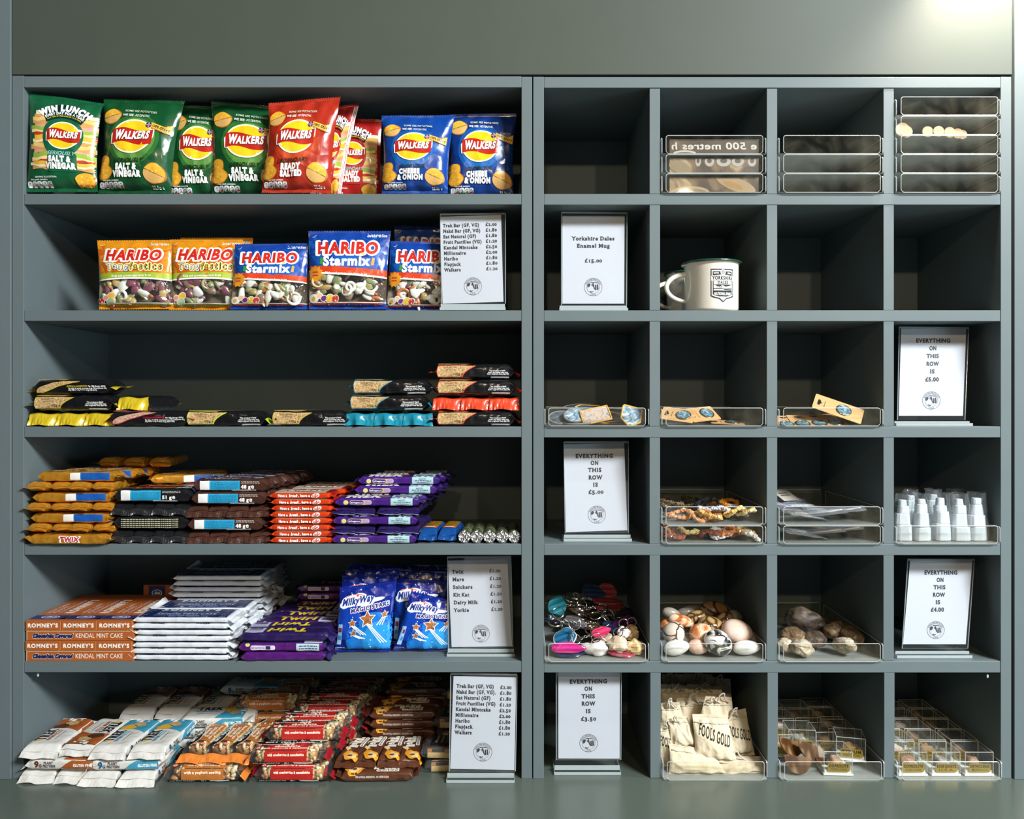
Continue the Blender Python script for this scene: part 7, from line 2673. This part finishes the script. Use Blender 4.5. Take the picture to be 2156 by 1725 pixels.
pouch('cloth pouch standing behind the uppermost one, cord hanging over', [(1486, 1466), (1540, 1468), (1552, 1560), (1452, 1568)], 76, 14, 16.5, None, n=2)
pouch('cloth pouch in the second row near the divider', [(1392, 1480), (1430, 1478), (1452, 1560), (1386, 1566)], 96, 13, 19.1, None, n=2)
pouch('cloth pouch in the second row in the middle', [(1424, 1470), (1500, 1466), (1506, 1560), (1424, 1566)], 116, 14, 22.7, None, n=2)
pouch('cloth pouch in the third row near the divider', [(1390, 1440), (1450, 1444), (1456, 1540), (1390, 1540)], 160, 14, 25.3, None, n=3)
pouch('cloth pouch in the third row in the middle', [(1446, 1440), (1520, 1446), (1526, 1546), (1446, 1548)], 170, 14, 27.1, None, n=3)
pouch('cloth pouch in the rear row near the divider', [(1394, 1420), (1444, 1420), (1450, 1520), (1394, 1520)], 230, 14, 29.9, None, n=3)
pouch('cloth pouch in the rear row in the middle', [(1440, 1418), (1500, 1420), (1506, 1520), (1440, 1520)], 236, 14, 31.2, None, n=3)
pouch('cloth pouch in the rear row towards the tray wall', [(1486, 1424), (1538, 1430), (1546, 1530), (1486, 1530)], 226, 13, 33.6, None, n=2)

BXC = clear_mat('box_plastic', tint=(251, 251, 249), haze=0.02, rough=0.03)
BXE = mat('box_edge', (206, 208, 200), rough=0.12, alpha=0.5)
WB = mat('box_base_card', (222, 222, 216), rough=0.6)
GLB = mat('gold_label', (176, 146, 52), rough=0.3, metal=0.5, var=0.08)
ROCKM = [ramp_mat('mineral_%d' % i, st, scale=60, rough=0.6, bump=0.8) for i, st in enumerate((
    [(0.3, (110, 80, 60)), (0.7, (176, 140, 110))], [(0.3, (206, 170, 160)), (0.7, (232, 214, 206))], [(0.3, (90, 86, 80)), (0.7, (170, 164, 150))], [(0.3, (140, 100, 60)), (0.7, (190, 150, 100))]))]
BG = 'boxed minerals on the counter'


def mineral_box(label, x, y, z, words, mk, rz=0.0, w=59, d=54, h=50):
    t = thing('mineral_box', label, 'box', (x, y, z), BG, rot=(0, 0, math.radians(rz)))
    mb = MB()
    mb.box(-w / 2 - 1.5, w / 2 + 1.5, -1.5, d + 1.5, 0.2, 4, WB)
    mb.box(-w / 2 + 2, w / 2 - 2, 2, d - 2, 4, 11, WB)
    mb.build('card_base', t, smooth=False, bevel=0.5)
    mb = MB()
    mb.blob((0, d / 2, 19), (15, 13, 11), ROCKM[mk], 16, 10, rough=0.5, seed=x, freq=1.8)
    mb.build('mineral', t)
    mb = MB()
    v = [(-w / 2, 0, 4.1), (w / 2, 0, 4.1), (w / 2, d, 4.1), (-w / 2, d, 4.1), (-w / 2, 0, h), (w / 2, 0, h), (w / 2, d, h), (-w / 2, d, h)]
    mb.add(v, [(4, 5, 6, 7), (0, 1, 5, 4), (1, 2, 6, 5), (2, 3, 7, 6), (3, 0, 4, 7)], BXC)
    for a, b in ((4, 5), (5, 6), (6, 7), (7, 4), (0, 4), (1, 5), (2, 6), (3, 7)):
        mb.tube([v[a], v[b]], 0.75, BXE, 5, cap=False)
    mb.build('lid', t, smooth=False)
    mb = MB()
    rr = round_rect(-22, 24, 8, 26, 3, 3)
    mb.prism(rr, -0.9, -0.4, GLB)
    A = Art()
    A.text(words[0], 1, 17.5, 6.0, ink((50, 36, 10)), w=2, anchor='c', serif=True, width=41)
    A.text(words[1], 1, 11, 4.2, ink((60, 44, 14)), w=1, anchor='c', serif=True, width=34 if len(words[1]) > 5 else 15)
    A.put(mb, lambda a, b, dd: Vector((a, -0.9 - dd, b)), off=0.1)
    mb.build('label', t, smooth=False)


FD, RQ, OR_, VN, GY = ('COPROLITE', 'FOSSIL DUNG'), ('ROSE QUARTZ', 'U.S.A.'), ('ORTHOCERAS', 'MOROCCO'), ('VANADINITE', 'MOROCCO'), ('GYPSUM', 'DESERT ROSE')
zt = 1640 - 2.8
mineral_box('small clear box with a gold label, at the front of the agate pieces tray', 1768, 8, zt, FD, 0, -3)
mineral_box('small clear box turned at an angle behind the front one', 1812, 50, zt - 12, GY, 3, -14)
mineral_box('small clear box with a round brown stone, third back', 1788, 110, zt, VN, 3, 2)
mineral_box('small clear box with a gold label behind the dark agate pieces', 1728, 112, zt - 4, FD, 2, -4)
for i, (x, y) in enumerate(((1672, 96), (1706, 190), (1770, 192), (1700, 254), (1764, 254), (1824, 200), (1824, 130), (1824, 264))):
    mineral_box('small clear box in the agate pieces tray, %s' % ('half hidden by the divider', 'fourth row in the middle', 'fourth row next to it', 'rearmost in the middle', 'rearmost next to it', 'fourth row by the tray wall', 'third row by the tray wall', 'rearmost by the tray wall')[i], x, y, zt, FD, i % 4)
GM = ramp_mat('agate_cut_face', [(0.3, (46, 26, 12)), (0.45, (78, 48, 22)), (0.55, (140, 110, 74)), (0.7, (40, 24, 12))], scale=14, rough=0.2, distort=1.0, detail=2, coat=0.4)
CRUST = mat('agate_crust', (150, 108, 76), rough=0.7, var=0.25, bump=0.8, bscale=300)
for i, (u, v, y, a, b, tx, ty, lb) in enumerate(((1679, 1603, 18, 28, 25, 66, 6, 'half moon agate piece at the tray front, pale in the middle'), (1708, 1578, 50, 32, 24, 60, 20, 'dark brown agate piece behind the front one'), (1664, 1568, 62, 32, 24, 58, 22, 'brown agate piece by the divider'), (1728, 1600, 44, 16, 12, 50, 10, 'small agate piece with a rough rim in the middle'))):
    x, z = un(u, v, y)
    t = thing('agate_piece', lb, 'stone', (x, y, z), 'agate pieces', rot=(math.radians(tx), math.radians(ty), 0.2 * i))
    mb = MB()
    n = 24
    P = [(a * math.cos(q) * (1 + 0.06 * math.sin(3 * q)), b * math.sin(q) if math.sin(q) < 0.2 else b * 0.35) for q in [2 * PI * k / n for k in range(n)]]
    mb.add([(p[0], p[1], 4) for p in P], [tuple(range(n))], GM)
    mb.build('cut_face', t, smooth=False)
    mb = MB()
    vv = [(p[0] * s_, p[1] * s_, zz) for zz, s_ in ((4, 1.0), (1.5, 1.05), (-4, 0.9), (-9, 0.5)) for p in P]
    mb.add(vv, [(j * n + k, (j + 1) * n + k, (j + 1) * n + (k + 1) % n, j * n + (k + 1) % n) for j in range(3) for k in range(n)] + [tuple(range(4 * n - 1, 3 * n - 1, -1))], CRUST)
    mb.build('crust', t)
rows = [(0, (FD, RQ, OR_)), (62, (RQ, FD, VN)), (124, (FD, OR_, RQ)), (186, (VN, FD, GY)), (248, (FD, RQ, OR_))]
for r, (yy, ws) in enumerate(rows):
    for i in range(3):
        mineral_box('small clear box with gold label, %s row of the full tray, %s' % (('front', 'second', 'third', 'fourth', 'rear')[r], ('nearest the divider', 'middle', 'outermost')[i]), 1925 + 70 * i + (r % 2) * 2, yy + 6, zt, ws[i], (r + i * 2) % 4)
mineral_box('small clear box standing on top of the others at the back of the full tray', 1932, 205, zt - 50.8, FD, 2, 4)
